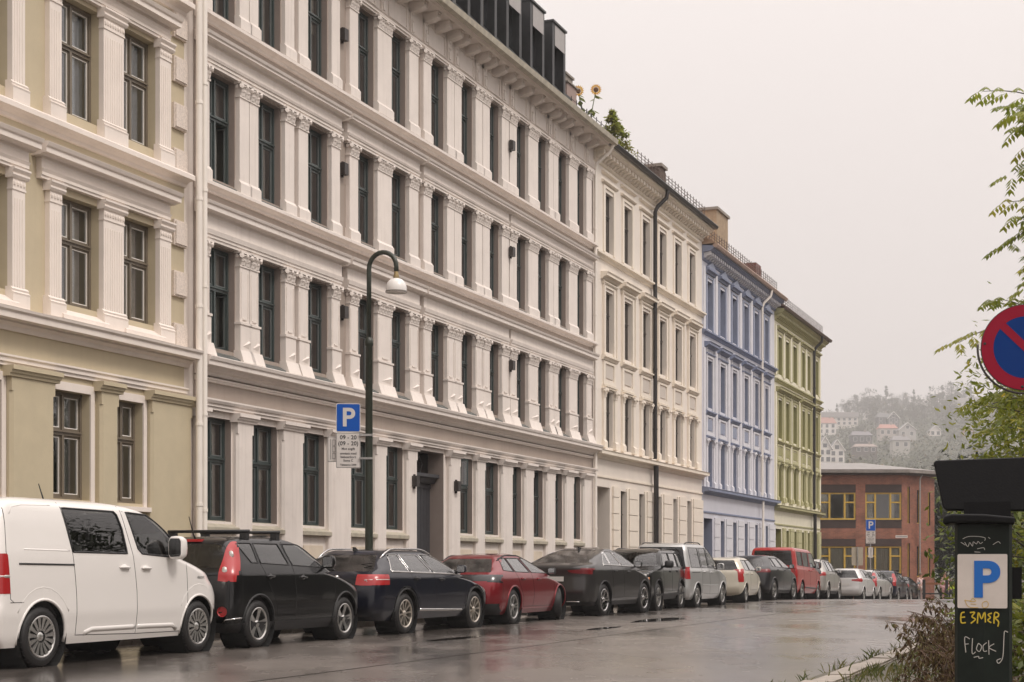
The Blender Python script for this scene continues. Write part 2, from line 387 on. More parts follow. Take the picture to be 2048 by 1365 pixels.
WIN = {}
def window_meshes(w, h, key, fm, split=.62, fr=.052, sash=.032, mull=.055):
    """cross-framed casement: outer frame with mullion and transom, four sashes, four panes"""
    k = (round(w, 2), round(h, 2), key)
    if k in WIN: return WIN[k]
    f = MB(); d0, d1 = 0, .10
    f.box(0, fr, d0, d1, 0, h); f.box(w - fr, w, d0, d1, 0, h); f.box(fr, w - fr, d0, d1, 0, fr); f.box(fr, w - fr, d0, d1, h - fr, h)
    zt = h * split
    f.box(fr, w - fr, d0 - .012, d1, zt - .04, zt + .04); f.box(fr, w - fr, d0 - .045, d0 - .012, zt + .01, zt + .04)
    f.box(w / 2 - mull / 2, w / 2 + mull / 2, d0 - .012, d1, fr, zt - .04); f.box(w / 2 - mull / 2, w / 2 + mull / 2, d0 - .012, d1, zt + .04, h - fr)
    cells = [(fr, w / 2 - mull / 2, fr, zt - .04), (w / 2 + mull / 2, w - fr, fr, zt - .04), (fr, w / 2 - mull / 2, zt + .04, h - fr), (w / 2 + mull / 2, w - fr, zt + .04, h - fr)]
    sashes, panes = [], []
    for a, b, c, d in cells:
        q = MB(); W_, H_ = b - a, d - c; s = sash; y0, y1 = .02, .07
        q.box(0, s, y0, y1, 0, H_); q.box(W_ - s, W_, y0, y1, 0, H_); q.box(s, W_ - s, y0, y1, 0, s + .012); q.box(s, W_ - s, y0, y1, H_ - s, H_)
        g = .016
        q.box(s, s + g, y0 + .004, y1 - .005, s + .012, H_ - s, 1); q.box(W_ - s - g, W_ - s, y0 + .004, y1 - .005, s + .012, H_ - s, 1); q.box(s + g, W_ - s - g, y0 + .004, y1 - .005, s + .012, s + .012 + g, 1); q.box(s + g, W_ - s - g, y0 + .004, y1 - .005, H_ - s - g, H_ - s, 1)
        me = q.mesh('sash'); me.materials.append(fm[0]); me.materials.append(fm[1]); sashes.append((me, a, c))
        p = MB().add([(s, .045, s + .012), (W_ - s, .045, s + .012), (W_ - s, .045, H_ - s), (s, .045, H_ - s)], [(0, 1, 2, 3)]).mesh('pane'); p.materials.append(PANE); panes.append((p, a, c))
    me = f.mesh('window'); me.materials.append(fm[0])
    WIN[k] = (me, sashes, panes); return WIN[k]
CURTAIN = {}
def curtain_mesh(w, h, seed):
    k = (round(w, 2), round(h, 2), seed)
    if k not in CURTAIN:
        mb = MB(); n = max(6, int(w / .035)); rnd = random.Random(seed)
        ph = rnd.random() * 6
        for i in range(n + 1):
            x = w * i / n; y = .025 * sin(i * 1.9 + ph) + .012 * sin(i * .7 + ph)
            mb.v += [(x, y, 0), (x, y, h)]
        mb.f = [(2 * i, 2 * i + 2, 2 * i + 3, 2 * i + 1) for i in range(n)]; mb.m = [0] * n; mb.tone = [.5] * n
        CURTAIN[k] = mb.mesh('curtain', True)
    return CURTAIN[k]
def put_window(parent, x0, x1, z0, z1, y, key, fm, rnd, split=.62, open_=None, sill=None, curtain=True, sheer=False):
    w, h = x1 - x0, z1 - z0
    me, sashes, panes = window_meshes(w, h, key, fm, split)
    o = put('window', me, None, parent, (x0, y, z0))
    for i, (s, a, c) in enumerate(sashes):
        if open_ and i in open_:
            ang = open_[i]; hinge = sashes[i][1] if i % 2 == 0 else sashes[i][1] + (panes[i][0].vertices[1].co.x + .032)
            piv = Matrix.Translation((hinge, .02, c)) @ Matrix.Rotation(ang, 4, 'Z') @ Matrix.Translation((a - hinge, -.02, 0))
            so = put('open_sash', s, None, o); so.matrix_local = piv
            po = put('pane', panes[i][0], None, o); po.matrix_local = piv
        else:
            put('sash', s, None, o, (a, 0, c)); put('pane', panes[i][0], None, o, (a, 0, c))
    if sill: sill(o, w)
    if sheer:
        c = put('curtain', curtain_mesh(round(w - .14, 1) + .02, round(h - .1, 1), 7), None, o, (.06, .15, .05)); c.data = c.data.copy(); c.data.materials.clear(); c.data.materials.append(SHEER)
    elif curtain:
        r = rnd.random(); cm = CURT if r < .5 else (CURT2 if r < .86 else CURT3)
        if r < .80:
            for side in (0, 1):
                cw = rnd.uniform(.14, .42) * w; m_ = curtain_mesh(round(cw, 1) + .05, round(h - .05, 1), rnd.randint(0, 3))
                c = bpy.data.objects.new('curtain', m_.copy() if not m_.materials else m_); 
                if not c.data.materials: c.data.materials.append(cm)
                C.objects.link(c); c.parent = o; c.location = ((.05 if side == 0 else w - cw - .1), .22, .03)
        elif r < .93:
            bl = MB().box(.05, w - .05, .16, .165, h * rnd.uniform(.35, .75), h - .04); bl.build('blind', CURT, o)
    return o
def rooms(parent, ops, y, mat_=None):
    """one dark room behind every opening"""
    mb = MB()
    for a, b, c, d, *_ in ops:
        x0, x1, z0, z1, y1 = a - .35, b + .35, c - .5, d + .25, y + 2.6
        v = [(x0, y, z0), (x1, y, z0), (x1, y1, z0), (x0, y1, z0), (x0, y, z1), (x1, y, z1), (x1, y1, z1), (x0, y1, z1)]
        mb.add(v, [(0, 1, 2, 3), (7, 6, 5, 4), (1, 2, 6, 5), (2, 3, 7, 6), (3, 0, 4, 7)])
        for A, B, Cc, D in ((x0, a, z0, z1), (b, x1, z0, z1), (a, b, z0, c), (a, b, d, z1)):
            mb.quad((A, y, Cc), (B, y, Cc), (B, y, D), (A, y, D))
    return mb.build('interior', mat_ or ROOM, parent, fix=False)

def cap_corinthian(w, h=.30, p=.12):
    """leafy capital: bell, two rows of leaves, corner volutes, abacus"""
    mb = MB(); n = max(2, int(round(w / .16)))
    mb.box(-w / 2 - .02, w / 2 + .02, -p - .02, 0, 0, .035)                       # astragal
    mb.prof(-w / 2, w / 2, [(0, .03), (p, .03), (p + .05, h - .05), (0, h - .05)])
    for row, (zb, hh, out_) in enumerate(((.035, .11, .045), (.11, .12, .06))):
        for i in range(n + row):
            cx = -w / 2 + w * (i + .5) / (n + row); ww = w / (n + row) * .46
            b0 = p + .012 + .05 * zb / h
            v = [(cx - ww, -b0, zb), (cx + ww, -b0, zb), (cx - ww * .95, -b0 - .02, zb + hh * .6), (cx + ww * .95, -b0 - .02, zb + hh * .6),
                 (cx - ww * .5, -b0 - out_, zb + hh), (cx + ww * .5, -b0 - out_, zb + hh), (cx, -b0 - out_ - .012, zb + hh * .82), (cx, -b0 - .028, zb + hh * .5), (cx, -b0 - .016, zb)]
            mb.add(v, [(0, 8, 7, 2), (8, 1, 3, 7), (2, 7, 6, 4), (7, 3, 5, 6), (4, 6, 5)])
    for sx in (-1, 1):
        mb.lathe([(.0, -.035), (.05, -.03), (.055, 0), (.05, .03), (.0, .035)], 8, M=Matrix.Translation((sx * (w / 2 + .012), -p - .05, h - .085)) @ Matrix.Rotation(sx * .7, 4, 'Z') @ Matrix.Rotation(pi / 2, 4, 'X'))
        mb.lathe([(.0, -.035), (.04, -.03), (.045, 0), (.04, .03), (.0, .035)], 8, M=Matrix.Translation((sx * (w / 2 + .005), -.05, h - .085)) @ Matrix.Rotation(pi / 2, 4, 'Y'))
    mb.lathe([(.0, -.02), (.035, -.01), (.035, .02), (.0, .03)], 8, M=Matrix.Translation((0, -p - .065, h - .07)) @ Matrix.Rotation(pi / 2, 4, 'X'))
    mb.box(-w / 2 - .055, w / 2 + .055, -p - .075, 0, h - .04, h)
    return mb
CAPS = {}
def pilaster(parent, x0, x1, z0, z1, m, kind, p=.10):
    """one pilaster: shaft with base and leafy or moulded capital as its own pieces"""
    w = x1 - x0; cx = (x0 + x1) / 2; k = (round(w, 2), kind, round(z1 - z0, 2), m.name)
    if k not in CAPS:
        s = MB(); c = None; H = z1 - z0
        if kind in ('cor', 'cor_ped'):
            hc = .30
            s.box(-w / 2, w / 2, -p, 0, .2, H - hc)
            if kind == 'cor':
                s.prof(-w / 2 - .035, w / 2 + .035, [(0, 0), (p + .05, 0), (p + .05, .20), (p + .02, .235), (p, .27), (0, .27)])
            else:
                z3 = H * .36
                s.box(-w / 2 - .04, w / 2 + .04, -p - .045, 0, z3 - .03, z3 + .015); s.box(-w / 2 - .02, w / 2 + .02, -p - .02, 0, z3 - .06, z3 - .03)
                s.box(-w / 2 - .018, w / 2 + .018, -p - .03, 0, .25, z3 - .06)
                s.prof(-w / 2 - .06, w / 2 + .06, [(0, 0), (p + .14, 0), (p + .08, .17), (p + .055, .25), (0, .25)])
                s.add([(-w * .32, -p - .03, .33), (w * .34, -p - .03, .30), (w * .34, -p - .075, .43), (w * .34, -p - .03, .47)], [(0, 1, 2), (0, 2, 3), (1, 3, 2)])
                s.box(-w / 2 + .04, -w / 2 + .055, -p - .012, 0, z3 + .1, H - hc - .1); s.box(w / 2 - .055, w / 2 - .04, -p - .012, 0, z3 + .1, H - hc - .1)
                s.box(-w * .2, w * .2, -p - .02, 0, z3 + .07, z3 + .10)
            c = cap_corinthian(w, hc, p)
        elif kind == 'ionic':      # moulded capital with egg-and-dart band, shallow flutes
            hc = .34
            s.box(-w / 2, w / 2, -p, 0, .2, H - hc)
            nf = max(3, int(w / .065))
            for i in range(nf):
                fx = -w / 2 + .03 + (w - .06) * (i + .5) / nf
                s.box(fx - .012, fx + .012, -p - .008, 0, .33, H - hc - .13)
            s.prof(-w / 2 - .05, w / 2 + .05, [(0, 0), (p + .06, 0), (p + .06, .20), (p + .07, .23), (p + .03, .26), (p + .04, .29), (p, .33), (0, .33)])
            c = MB(); c.box(-w / 2 - .012, w / 2 + .012, -p - .015, 0, 0, .03)
            c.box(-w / 2, w / 2, -p - .01, 0, .03, .18)
            for i in range(nf):
                fx = -w / 2 + w * (i + .5) / nf; c.lathe([(0, -.05), (.022, -.03), (.026, .0), (.02, .03), (0, .045)], 6, M=Matrix.Translation((fx, -p - .012, .105)))
            c.prof(-w / 2 - .05, w / 2 + .05, [(0, .18), (p + .03, .18), (p + .06, .22), (p + .06, .25), (p + .035, .25), (p + .085, .31), (p + .085, .34), (0, .34)])
        elif kind == 'plain':      # broad ground-storey pier: chamfered shaft, three-step capital
            hc = .17; ch = .05
            s.slab([(-w / 2, 0), (-w / 2, -p + ch), (-w / 2 + ch, -p), (w / 2 - ch, -p), (w / 2, -p + ch), (w / 2, 0)], .25, H - hc - .22)
            s.box(-w / 2, w / 2, -p, 0, 0, .25); s.box(-w / 2, w / 2, -p, 0, H - hc - .22, H - hc)
            c = MB(); c.prof(-w / 2 - .085, w / 2 + .085, [(0, 0), (p + .03, 0), (p + .04, .05), (p + .065, .05), (p + .08, .10), (p + .11, .10), (p + .11, .17), (0, .17)])
        CAPS[k] = (s.mesh('shaft'), c.mesh('capital'), hc)
        for me in CAPS[k][:2]:
            me.materials.append(m); b = bmesh.new(); b.from_mesh(me); bmesh.ops.recalc_face_normals(b, faces=b.faces); b.to_mesh(me); b.free()
    sh, ca, hc = CAPS[k]
    o = put('pilaster', sh, None, parent, (cx, 0, z0)); put('capital', ca, None, o, (0, 0, z1 - z0 - hc)); return o
def run(parent, name, x0, x1, pts, m):
    return MB().prof(x0, x1, pts).build(name, m, parent)
def pipe(parent, pts, r, m, bands=(), name='downpipe'):
    o = MB().tube(pts, r, 12, caps=False).build(name, m, parent, smooth=True)
    for z in bands:
        x, y = pts[-1][0], pts[-1][1]
        MB().lathe([(r + .001, -.03), (r + .012, -.03), (r + .012, .03), (r + .001, .03)], 10).build('pipe_band', m, o, loc=(x, y, z))
    return o
def bld(name, t0, label, z=0):
    q = st(t0, 0); o = empty(name, (q.x, q.y, z), RZ); tag(o, label, 'apartment house', 'row of old apartment houses along the street'); return o

def snow_rail(parent, x0, x1, p, z, m):
    o = MB(); n = int((x1 - x0) / .42)
    for k in range(4): o.tube([(x0, p, z + .06 + k * .12), (x1, p, z + .06 + k * .12)], .011, 5)
    for i in range(n + 1):
        x = x0 + (x1 - x0) * i / n; o.tube([(x, p, z - .02), (x, p, z + .5)], .014, 5)
        if i % 3 == 0: o.tube([(x, p, z + .4), (x, p + .4, z + .15)], .012, 5)
    return o.build('snow_guard_rail', m, parent)
RAIL = mat('rusty roof rail', (.10, .065, .05), .5)
# ------------------------------------------------------------ house 2: the long off-white and taupe house
def house_grey():
    b = bld('apartment_house', 0, 'long off-white and taupe stucco apartment house with dark green windows and dark dormers'); rnd = random.Random(5)
    X0, X1 = -.36, 22.75
    pil = [(-.25, 0.0), (1.07, 1.42), (1.44, 1.77), (2.82, 3.2), (3.38, 3.78), (4.82, 5.2), (5.66, 6.07), (7.04, 7.77), (8.73, 9.24), (9.54, 9.99), (10.96, 11.4), (11.42, 11.87), (12.8, 13.27), (13.31, 13.78), (14.65, 15.17), (15.24, 15.77), (16.68, 17.47), (18.36, 18.77), (18.79, 19.2), (20.15, 20.94), (21.81, 22.33)]
    col = [(0, 1.07), (1.77, 2.82), (3.78, 4.82), (6.07, 7.04), (7.77, 8.73), (9.99, 10.96), (11.87, 12.8), (13.78, 14.65), (15.77, 16.68), (17.47, 18.36), (19.2, 20.15), (20.94, 21.81)]
    rows = [(5.36, 7.33, 1), (8.62, 10.66, 2), (11.84, 13.98, 3)]
    gcol = [(-.17, .94), (1.56, 2.69), (3.58, 4.70), (5.74, 6.91), (7.5, 8.59), None, (11.79, 12.83), (13.45, 14.63), (15.45, 16.38), (17.1, 18.14), (18.92, 19.82), (20.59, 21.51)]
    gpil = [(-.40, -.19), (.96, 1.54), (2.71, 3.56), (4.72, 5.72), (6.93, 7.48), (8.61, 9.14), (11.12, 11.77), (12.85, 13.43), (14.65, 15.43), (16.4, 17.08), (18.16, 18.9), (19.84, 20.57), (21.53, 22.16)]
    ops = []
    for a, c in col:
        for z0, z1, _ in rows: ops.append((a + .03, c - .03, z0, z1))
    for g in gcol:
        if g: ops.append((g[0] + .03, g[1] - .03, 2.02, 4.02))
    door = (9.2, 10.95, .2, 4.05, .46)
    ops.append(door)
    def pick(x, z):
        if z < 4.15: return 2
        return 0
    mb = wall_mesh(X0, X1, -3, 15.0, ops, pick, .15, (4.15, 14.05)); shell(mb, X0, X1, -3, 15.05)
    mb.build('wall', [TAUPE, JAMB, TRIM_G], b, fix=False)
    rooms(b, [o for o in ops if o is not door], .26)
    fm = (TEAL, mat('grey inner sash line', (.16, .17, .17), .5))
    def sillmetal(o, w): 
        MB().prof(-.10, w + .10, [(-.13, .0), (.16, -.16), (.16, -.185), (-.13, -.03)]).build('sill', FLASH, o, loc=(0, -.14, 0))
    def sillthin(o, w):
        MB().prof(-.02, w + .02, [(-.13, .0), (.06, -.06), (.06, -.085), (-.13, -.03)]).build('sill', FLASH, o, loc=(0, -.14, 0))
    def sillstone(o, w):
        MB().prof(-.10, w + .10, [(-.13, .02), (.14, -.12), (.14, -.20), (-.13, -.2)]).build('sill', GUTTER_G, o, loc=(0, -.14, 0))
    for i, (a, c) in enumerate(col):
        for z0, z1, r in rows:
            op = None
            if i == 0 and r == 1: op = {1: -1.25}
            if i == 0 and r == 2: op = {1: -1.2}
            if i == 10 and r == 2: op = {1: -1.35}
            put_window(b, a + .03, c - .03, z0, z1, .14, 'grey', fm, rnd, .60, op, sillmetal if r == 1 else sillthin)
    for i, g in enumerate(gcol):
        if not g: continue
        op = {3: -1.3} if i in (8, 9, 10) else ({2: -1.2} if i == 6 else None)
        put_window(b, g[0] + .03, g[1] - .03, 2.02, 4.02, .14, 'grey', fm, rnd, .60, op, sillstone)
    for a, c in pil:
        pilaster(b, a, c, 5.16, 7.36, TRIM_G, 'cor_ped', .10); pilaster(b, a, c, 8.50, 10.70, TRIM_G, 'cor', .10); pilaster(b, a, c, 11.74, 14.02, TRIM_G, 'cor', .10)
    for a, c in gpil: pilaster(b, a, c, 1.05, 4.15, TRIM_G, 'plain', .13)
    # belt courses
    run(b, 'ground_architrave', X0, X1, [(0, 4.15), (.10, 4.15), (.10, 4.21), (.13, 4.21), (.13, 4.27), (.16, 4.27), (.19, 4.32), (.19, 4.35), (0, 4.37)], TRIM_G)
    run(b, 'frieze_moulding', X0, X1, [(0, 4.68), (.05, 4.69), (.05, 4.72), (.08, 4.73), (.08, 4.76), (0, 4.78)], TRIM_G)
    run(b, 'main_cornice', X0, X1, [(0, 4.80), (.06, 4.80), (.10, 4.86), (.16, 4.88), (.22, 4.94), (.33, 4.955), (.33, 5.03), (.36, 5.05), (.38, 5.11), (.36, 5.125), (0, 5.17)], TRIM_G)
    for zt in (8.49, 11.72):
        run(b, 'sill_course', X0, X1, [(0, zt - .18), (.05, zt - .17), (.06, zt - .12), (.13, zt - .09), (.20, zt - .08), (.20, zt - .02), (.17, zt), (0, zt + .03)], TRIM_G)
    grp = [(-.34, 5.32), (5.46, 9.34), (9.46, 15.19), (15.22, 22.45)]
    for zl, zh in ((7.36, 8.06), (10.70, 11.26)):
        for a, c in grp:
            H = zh - zl; f0 = zl + H * .30; f1 = zl + H * .68
            run(b, 'entablature', a + .06, c - .06, [(0, zl), (.11, zl), (.11, zl + .06), (.13, zl + .06), (.13, zl + .12), (.15, zl + .12), (.17, f0), (.12, f0 + .01), (.12, f1), (.16, f1 + .015), (0, f1 + .02)], TRIM_G)
            run(b, 'window_hood', a - .02, c + .02, [(0, f1 + .022), (.17, f1 + .022), (.19, f1 + .05), (.29, f1 + .06), (.29, zh - .08), (.32, zh - .06), (.34, zh - .01), (.32, zh), (0, zh + .03)], TRIM_G)
    # top storey: architrave, panelled frieze, brackets, deep eaves
    run(b, 'top_architrave', X0, X1, [(0, 14.02), (.09, 14.02), (.09, 14.07), (.12, 14.07), (.12, 14.12), (.15, 14.14), (0, 14.16)], TRIM_G)
    fz = MB().box(X0, X1, -.02, .0, 14.16, 14.96); fz.build('frieze', TRIM_G, b)
    scr = MB(); scr.box(-.10, .10, -.075, -.02, 14.20, 14.80)
    scr.lathe([(0, -.03), (.055, -.02), (.06, .01), (0, .04)], 8, M=Matrix.Translation((0, -.09, 14.70)) @ Matrix.Rotation(pi / 2, 4, 'X'))
    scr.lathe([(0, -.03), (.035, -.02), (.04, .01), (0, .03)], 8, M=Matrix.Translation((0, -.085, 14.52)) @ Matrix.Rotation(pi / 2, 4, 'X'))
    scr.prism([(-.05, 14.24), (.05, 14.24), (.07, 14.42), (0, 14.48), (-.07, 14.42)], -.105, -.07)
    sme = scr.mesh('frieze_scroll'); sme.materials.append(TRIM_G)
    br = MB(); br.prof(-.10, .10, [(0, 14.70), (.05, 14.70), (.30, 14.74), (.42, 14.80), (.42, 14.95), (0, 14.95)]); br.box(-.115, .115, -.45, 0, 14.915, 14.95)
    bme = br.mesh('eaves_bracket'); bme.materials.append(TRIM_G)
    pan = MB(); pan.box(0, 1, -.045, -.02, 14.24, 14.27); pan.box(0, 1, -.045, -.02, 14.74, 14.77); pan.box(0, .03, -.045, -.02, 14.27, 14.74); pan.box(.97, 1, -.045, -.02, 14.27, 14.74)
    pme = pan.mesh('frieze_panel'); pme.materials.append(TRIM_G)
    cps = [(a + c) / 2 for a, c in pil]
    for x in cps: put('frieze_scroll', sme, None, b, (x, 0, 0)); put('eaves_bracket', bme, None, b, (x, 0, 0))
    for a, c in col:
        put('eaves_bracket', bme, None, b, ((a + c) / 2, 0, 0)); put('frieze_panel', pme, None, b, (a - .02, 0, 0), None, (c - a + .04, 1, 1))
    run(b, 'eaves', X0, X1, [(0, 14.952), (.52, 14.952), (.58, 14.99), (.66, 15.0), (.66, 15.06), (0, 15.1)], TRIM_G)
    gut = run(b, 'gutter', X0, X1 + .1, [(.60, 15.07), (.66, 14.93), (.74, 14.90), (.82, 14.94), (.85, 15.08), (.83, 15.10), (.66, 15.11)], GUTTER_G)
    # mansard, dormers, terrace
    roof = run(b, 'roof', X0, 20.3, [(.6, 15.11), (.55, 15.2), (-1.6, 17.7), (-8.9, 18.2), (-9, 15.06), (0, 15.065)], ZINC)
    run(roof, 'terrace_roof', 20.3, X1, [(.6, 15.11), (.55, 15.2), (-.9, 15.95), (-8.9, 16.0), (-9, 15.06), (0, 15.065)], ZINC); snow_rail(roof, 19.6, X1 + .2, -.38, 15.16, LAMPBOX)
    roof.data.materials.clear(); roof.data.materials.append(ZINC)
    for k in range(10):
        xr = 20.11 - k * 1.86; xl = xr - 1.16
        d = MB()
        d.box(xl, xl + .17, .0, 2.5, 15.1, 17.8); d.box(xr - .17, xr, .0, 2.5, 15.1, 17.8); d.box(xl + .17, xr - .17, .0, 2.5, 17.3, 17.8); d.box(xl + .17, xr - .17, .0, 2.5, 15.1, 15.4)
        d.box(xl - .03, xr + .03, -.05, 2.6, 17.8, 17.86)
        o = d.build('dormer', ZINC, roof)
        MB().box(xl + .19, xr - .10, -.012, -.003, 17.12, 17.74).build('dormer_fascia', mat('pale grey sheet', (.36, .34, .33), .5, var=.1), o)
        MB().box(xl + .17, xr - .17, .24, .25, 15.4, 17.3).build('dormer_pane', mat('dark pane', (.02, .022, .024), .05), o)
        MB().box(xl + .48, xl + .56, .16, .24, 15.4, 17.3).build('dormer_mullion', mat('dormer post', (.22, .20, .18), .5), o)
    MB().box(20.4, 21.7, .35, .5, 15.3, 16.25).build('roof_parapet', ZINC, b)
    ch = empty('chimney', (0, 0, 0), 0, b)
    MB().box(21.5, 22.4, .45, 2.6, 15, 16.75).build('stack', mat('pinkish chimney render', (.34, .25, .22), .7, var=.1, bump=.2, streak=.3), ch)
    MB().box(21.45, 22.45, .40, 2.65, 16.75, 16.8).box(21.6, 22.3, .55, 2.5, 16.8, 17.05).box(21.55, 22.35, .50, 2.55, 17.05, 17.12).build('chimney_cap', mat('grey coping', (.25, .22, .19), .7), ch)
    # door, wall lamps, downpipe
    DW = mat('dark slate door paint', (.045, .046, .052), .4, var=.2, vscale=8)
    dr = MB()
    for k in range(9): dr.box(9.25 + k * .188, 9.25 + k * .188 + .176, .38, .44, .2, 3.15)
    dr.box(9.2, 10.95, .36, .45, 3.15, 3.27); dr.prof(9.21, 10.94, [(-.40, 3.27), (-.26, 3.27), (-.18, 3.40), (-.11, 3.42), (-.11, 3.50), (-.42, 3.52)])
    do = dr.build('door', DW, b); MB().box(9.25, 10.9, .42, .43, 3.5, 4.05).build('fanlight', mat('black fanlight glass', (.006, .006, .007), .08), do)
    MB().tube([(9.75, .41, 3.52), (9.70, .37, 3.7), (9.82, .35, 3.85), (9.95, .37, 3.7), (10.05, .41, 3.55)], .014, 6).tube([(10.2, .41, 3.52), (10.1, .37, 3.75), (10.25, .35, 3.95), (10.45, .37, 3.75), (10.4, .41, 3.55)], .014, 6).build('fanlight_grille', LAMPBOX, do)
    lb = MB().box(-.09, .09, -.13, 0, 0, .26); lb.box(-.02, .02, -.05, 0, -.05, .3); lme = lb.mesh('wall_lamp'); lme.materials.append(LAMPBOX)
    for x in (5.43, 15.205):
        for z in (6.7, 9.9, 12.9): put('wall_lamp', lme, None, b, (x, -.02 if x < 6 else -.12, z))
    for x in (8.9, 11.4): put('wall_lamp', lme, None, b, (x, -.13, 3.1))
    pipe(b, [(-.45, -.55, 14.95), (-.45, -.30, 14.5), (-.45, -.28, 14.3), (-.45, -.28, .3)], .058, PIPE_W, (12.4, 10.2, 8.2, 6.4, 4.0, 2.2))
    pipe(b, [(22.72, -.72, 14.92), (22.72, -.60, 14.7), (22.66, -.16, 14.35), (22.66, -.12, 14.1), (22.66, -.12, .3)], .055, PIPE_W, (12.2, 9.4, 7.0, 4.4, 2.4))
    # plinth panels under the ground windows
    for g in gcol:
        if g: MB().box(g[0] + .14, g[1] - .14, -.03, 0, 1.2, 1.6).build('plinth_panel', mat('cream plinth', (.70, .60, .48), .6, var=.08, streak=.2), b)
    run(b, 'plinth', X0, X1, [(0, -3), (.10, -3), (.10, .98), (.06, 1.02), (0, 1.04)], TRIM_G)
    return b
house_grey()

# ------------------------------------------------------------ house 1: the olive-yellow house at the left edge
def house_olive():
    b = bld('apartment_house', 0, 'olive-yellow stucco apartment house with white pilasters behind the white van'); rnd = random.Random(8)
    OL = mat('olive stucco', (.545, .465, .325), .7, var=.06, vscale=1.1, bump=.2, bscale=70, streak=.14, dirt=.10)
    OLT = mat('olive pier paint', (.53, .455, .315), .65, var=.05, bump=.15)
    TR = mat('warm white stucco', (.80, .72, .655), .62, var=.05, vscale=1.5, bump=.14, bscale=60, streak=.12, dirt=.14)
    BR = mat('taupe window paint', (.165, .135, .100), .4, var=.08); SW = mat('white sash line', (.78, .75, .70), .5)
    X0, X1 = -14.0, -.70
    base = [(-4.66, -4.36), (-3.25, -2.68), (-1.61, -1.26)]; off = -5.0 * 2 - .01
    pil = base + [(-10.0 - .07 - c, -10.0 - .07 - a) for a, c in base]
    pil = base + [(-9.92 - c, -9.92 - a) for a, c in base]      # the mirrored bay to the left
    col = [(-4.36, -3.25), (-2.68, -1.61), (-6.67, -5.56), (-8.31, -7.24)]
    rows = [(5.50, 7.30, 1), (8.68, 10.62, 2), (11.85, 13.9, 3)]
    gcol = [(-4.52, -3.50), (-2.84, -2.0), (-6.5, -5.72), (-8.2, -7.2)]
    ops = [(a, c, z0, z1) for a, c in col for z0, z1, _ in rows] + [(a, c, 2.26, 4.06) for a, c in gcol]
    mb = wall_mesh(X0, X1, -3, 15.2, ops, lambda x, z: 0, .17); shell(mb, X0, X1, -3, 15.2)
    mb.build('wall', [OL, OLT], b, fix=False); rooms(b, ops, .28)
    fm = (BR, SW)
    def sl(o, w): MB().prof(-.06, w + .06, [(-.15, .0), (.20, -.22), (.20, -.29), (-.15, -.03)]).build('sill', TR, o, loc=(0, -.16, 0))
    for a, c in col:
        for z0, z1, r in rows: put_window(b, a + .0, c - .0, z0, z1, .16, 'olive', fm, rnd, .60, None, sl if r == 1 else None, True, r == 2)
    for a, c in gcol:
        o = put_window(b, a, c, 2.26, 4.06, .16, 'olive', fm, rnd, .62, None, None)
        s = MB(); s.box(a - .0, c + .10, -.03, 0, 4.06, 4.20); s.box(c, c + .10, -.03, 0, 2.2, 4.06); s.box(a - .06, c + .14, -.1, 0, 2.12, 2.2); s.build('window_surround', TR, b)
    for a, c in pil:
        pilaster(b, a, c, 5.22, 7.42, TR, 'ionic', .10); pilaster(b, a, c, 8.46, 10.70, TR, 'ionic', .10)
        pilaster(b, a, c, 11.66, 13.9, TR, 'ionic', .10)
    for a, c in [(-5.61, -4.56), (-3.34, -2.86), (-1.88, -.62), (-7.1, -6.6), (-9.4, -8.3)]: pilaster(b, a, c, -.2, 4.30, OLT, 'plain', .13)
    run(b, 'ground_architrave', X0, X1, [(0, 4.30), (.05, 4.30), (.05, 4.36), (.08, 4.36), (.08, 4.42), (.11, 4.44), (.11, 4.47), (0, 4.49)], TR)
    run(b, 'main_cornice', X0, X1 + .1, [(0, 4.86), (.05, 4.86), (.08, 4.93), (.15, 4.97), (.15, 5.0), (.33, 5.0), (.33, 5.09), (.37, 5.12), (.38, 5.16), (0, 5.24)], TR)
    for zt in (8.43, 11.62):
        run(b, 'sill_course', X0, X1, [(0, zt - .23), (.05, zt - .22), (.07, zt - .16), (.14, zt - .12), (.25, zt - .11), (.25, zt - .03), (.22, zt), (0, zt + .04)], TR)
    for zl, zh in ((7.42, 7.96), (10.70, 11.16)):
        for a, c in ((-4.99, -1.22), (-8.70, -5.10)):
            H = zh - zl; f0 = zl + .15; f1 = zh - .22
            run(b, 'entablature', a + .12, c - .08, [(0, zl), (.10, zl), (.10, zl + .05), (.12, zl + .05), (.12, zl + .10), (.15, f0), (.11, f0 + .01), (.11, f1), (.15, f1 + .01), (0, f1 + .015)], TR)
            run(b, 'window_hood', a, c, [(0, f1 + .018), (.18, f1 + .018), (.20, f1 + .04), (.30, f1 + .05), (.30, zh - .09), (.33, zh - .07), (.36, zh - .01), (.34, zh), (0, zh + .03)], TR)
    RUST = mat('vermiculated block', (.72, .63, .56), .75, var=.15, vscale=25, bump=1.0, bscale=55)
    q = MB(); q.box(0, .42, -.06, 0, 0, .47); q.box(.03, .39, -.085, -.05, .03, .44); qm = q.mesh('quoin_block'); qm.materials.append(RUST)
    for z in (5.25, 6.22, 7.16, 8.48, 9.32, 10.18, 11.0): put('quoin_block', qm, None, b, (-1.10, 0, z - .08))
    MB().box(-.70, -.36, .02, .3, -3, 15).build('party_wall_strip', TR, b)
    run(b, 'eaves', X0, X1, [(0, 14.9), (.5, 14.95), (.7, 15.0), (.7, 15.15), (0, 15.2)], TR)
    run(b, 'roof', X0, X1, [(.7, 15.15), (-3.5, 18), (-9, 15.2)], TILE)
    pipe(b, [(-.62, -.4, 14.95), (-.62, -.28, 14.5), (-.62, -.28, .3)], .062, PIPE_W, (12.3, 9.8, 8.0, 6.0, 3.8, 2.3))
    return b
house_olive()

